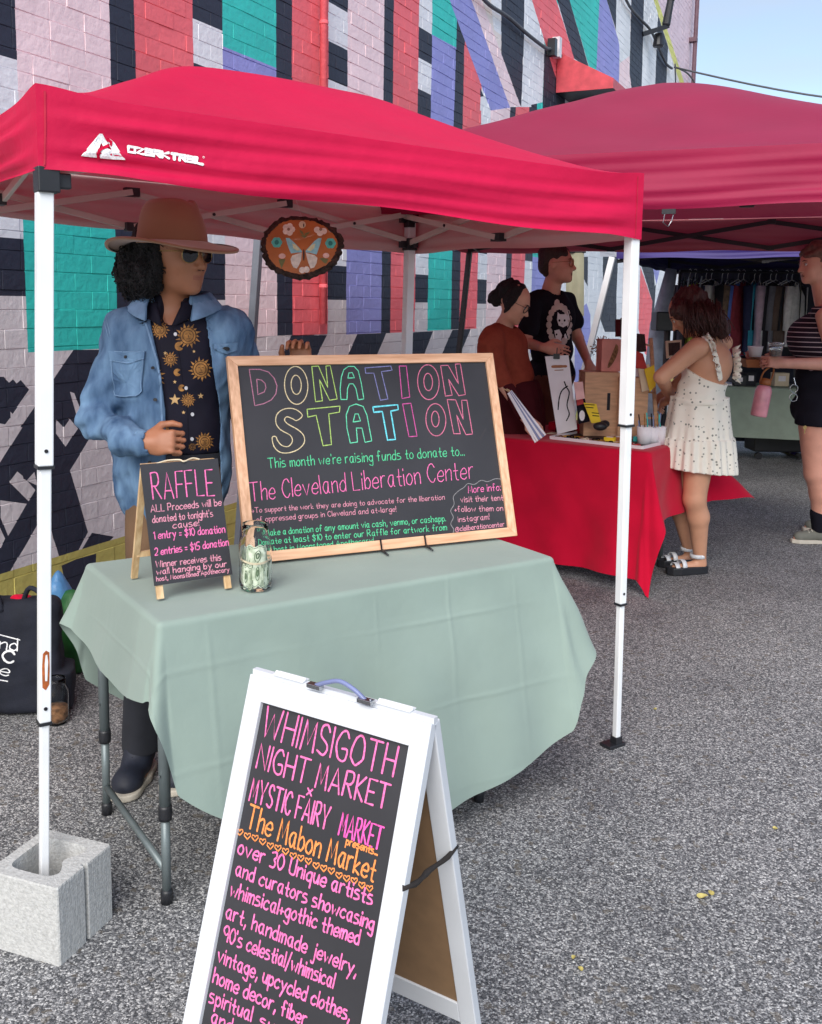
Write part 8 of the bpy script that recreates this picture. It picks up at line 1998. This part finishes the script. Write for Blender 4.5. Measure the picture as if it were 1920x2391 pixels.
for i, (x, y, w_, h_, m_, l_) in enumerate(((1722, 880, 0.14, 0.10, 'black_plastic', 'black box standing on the far table left of the pink bottle'), (1750, 874, 0.1, 0.13, 'dark_trousers', 'taller dark box on the far table behind the pink bottle'), (1822, 872, 0.14, 0.13, 'paper_cream', 'cream box on the far table beside the black shorts'), (1700, 866, 0.1, 0.03, 'paper_white', 'white tray on the far table beside the dress ruffle'))):
    p = at(x, y, 9.6); p[2] = 0.742 + h_ / 2; r = empty('goods_box', p, l_, 'box'); mb = MB(); mb.box(p, (w_, 0.12, h_)); mb.build('box_body', M[m_], r, bevel=0.004); mb = MB(); mb.box(p + [0, -0.061, 0.01], (w_ * 0.5, 0.003, h_ * 0.4)); mb.build('box_label', M['paper_white' if m_ != 'paper_white' else 'paper_blue'], r)
tk = onz(1800, 1075, 0); r = empty('equipment_case', tk, 'black wheeled equipment case under the far table', 'case')
mb = MB(); mb.box(tk + [0.1, 0.2, 0.2], (0.5, 0.3, 0.25)); mb.build('case_body', M['black_plastic'], r, bevel=0.015)
for dx in (-0.1, 0.3): mb = MB(); mb.tube([tk + [dx, 0.05, 0.035], tk + [dx, 0.09, 0.035]], 0.035, 12); mb.build('wheel', M['black_metal'], r)
pb = onz(1845, 1065, 0); r = empty('purple_bag', pb, 'small purple bag on the ground beside the legs of the person at right', 'bag')
blob('bag_body', lambda P: el(P, pb + [0.03, 0.05, 0.13], (0.09, 0.08, 0.13)) + wob(P, 30, 0.01, 99), pb - [0.15, 0.15, 0.01], pb + [0.2, 0.2, 0.35], 0.01, M['purple_fabric'], r)

# more small goods on the red table
more = [('book', 'stack of small dark books left of the wooden crate on the red table', 'book', (1322, 968), 5.9, (0.12, 0.10, 0.07), 'maroon_skirt'),
        ('soap_box', 'small yellow box beside the headphones on the red table', 'box', (1425, 1010), 5.45, (0.06, 0.04, 0.03), 'paper_yellow'),
        ('soap_box', 'small orange box behind the tray near the tent leg on the red table', 'box', (1448, 1008), 5.5, (0.07, 0.05, 0.025), 'bottle_brown'),
        ('soap_box', 'small teal box right of the tent leg on the red table', 'box', (1492, 1003), 5.5, (0.05, 0.05, 0.03), 'teal_plastic'),
        ('soap_box', 'pale pink box right of the teal box on the red table', 'box', (1515, 1004), 5.45, (0.07, 0.05, 0.025), 'pink_card'),
        ('candle_tin', 'white tin standing on top of the second wooden crate', 'tin', (1490, 858), 5.72, (0.05, 0.05, 0.05), 'paper_white')]
for nm, lab, ct, (x, y), Y, sz, m_ in more:
    p = at(x, y, Y); p[2] = (TZ2 + 0.004 if nm != 'candle_tin' else cp2[2] + 0.353) + sz[2] / 2; r = empty(nm, p, lab, ct)
    if nm == 'book':
        for k in range(3): mb = MB(); mb.box(p + [0, 0, -sz[2] / 2 + 0.012 + 0.024 * k], (sz[0] - 0.01 * k, sz[1], 0.022), 0.1 * k - 0.2); mb.build('volume', M[['maroon_skirt', 'hair_brown', 'paper_blue'][k]], r, bevel=0.001)
    else:
        mb = MB(); mb.box(p, sz, -0.5); mb.build('body', M[m_], r, bevel=0.003); mb = MB(); mb.box(p + [0, 0, sz[2] / 2 + 0.0012], (sz[0] * .6, sz[1] * .5, 0.002), -0.5); mb.build('label_patch', M['paper_white' if m_ != 'paper_white' else 'paper_red'], r)
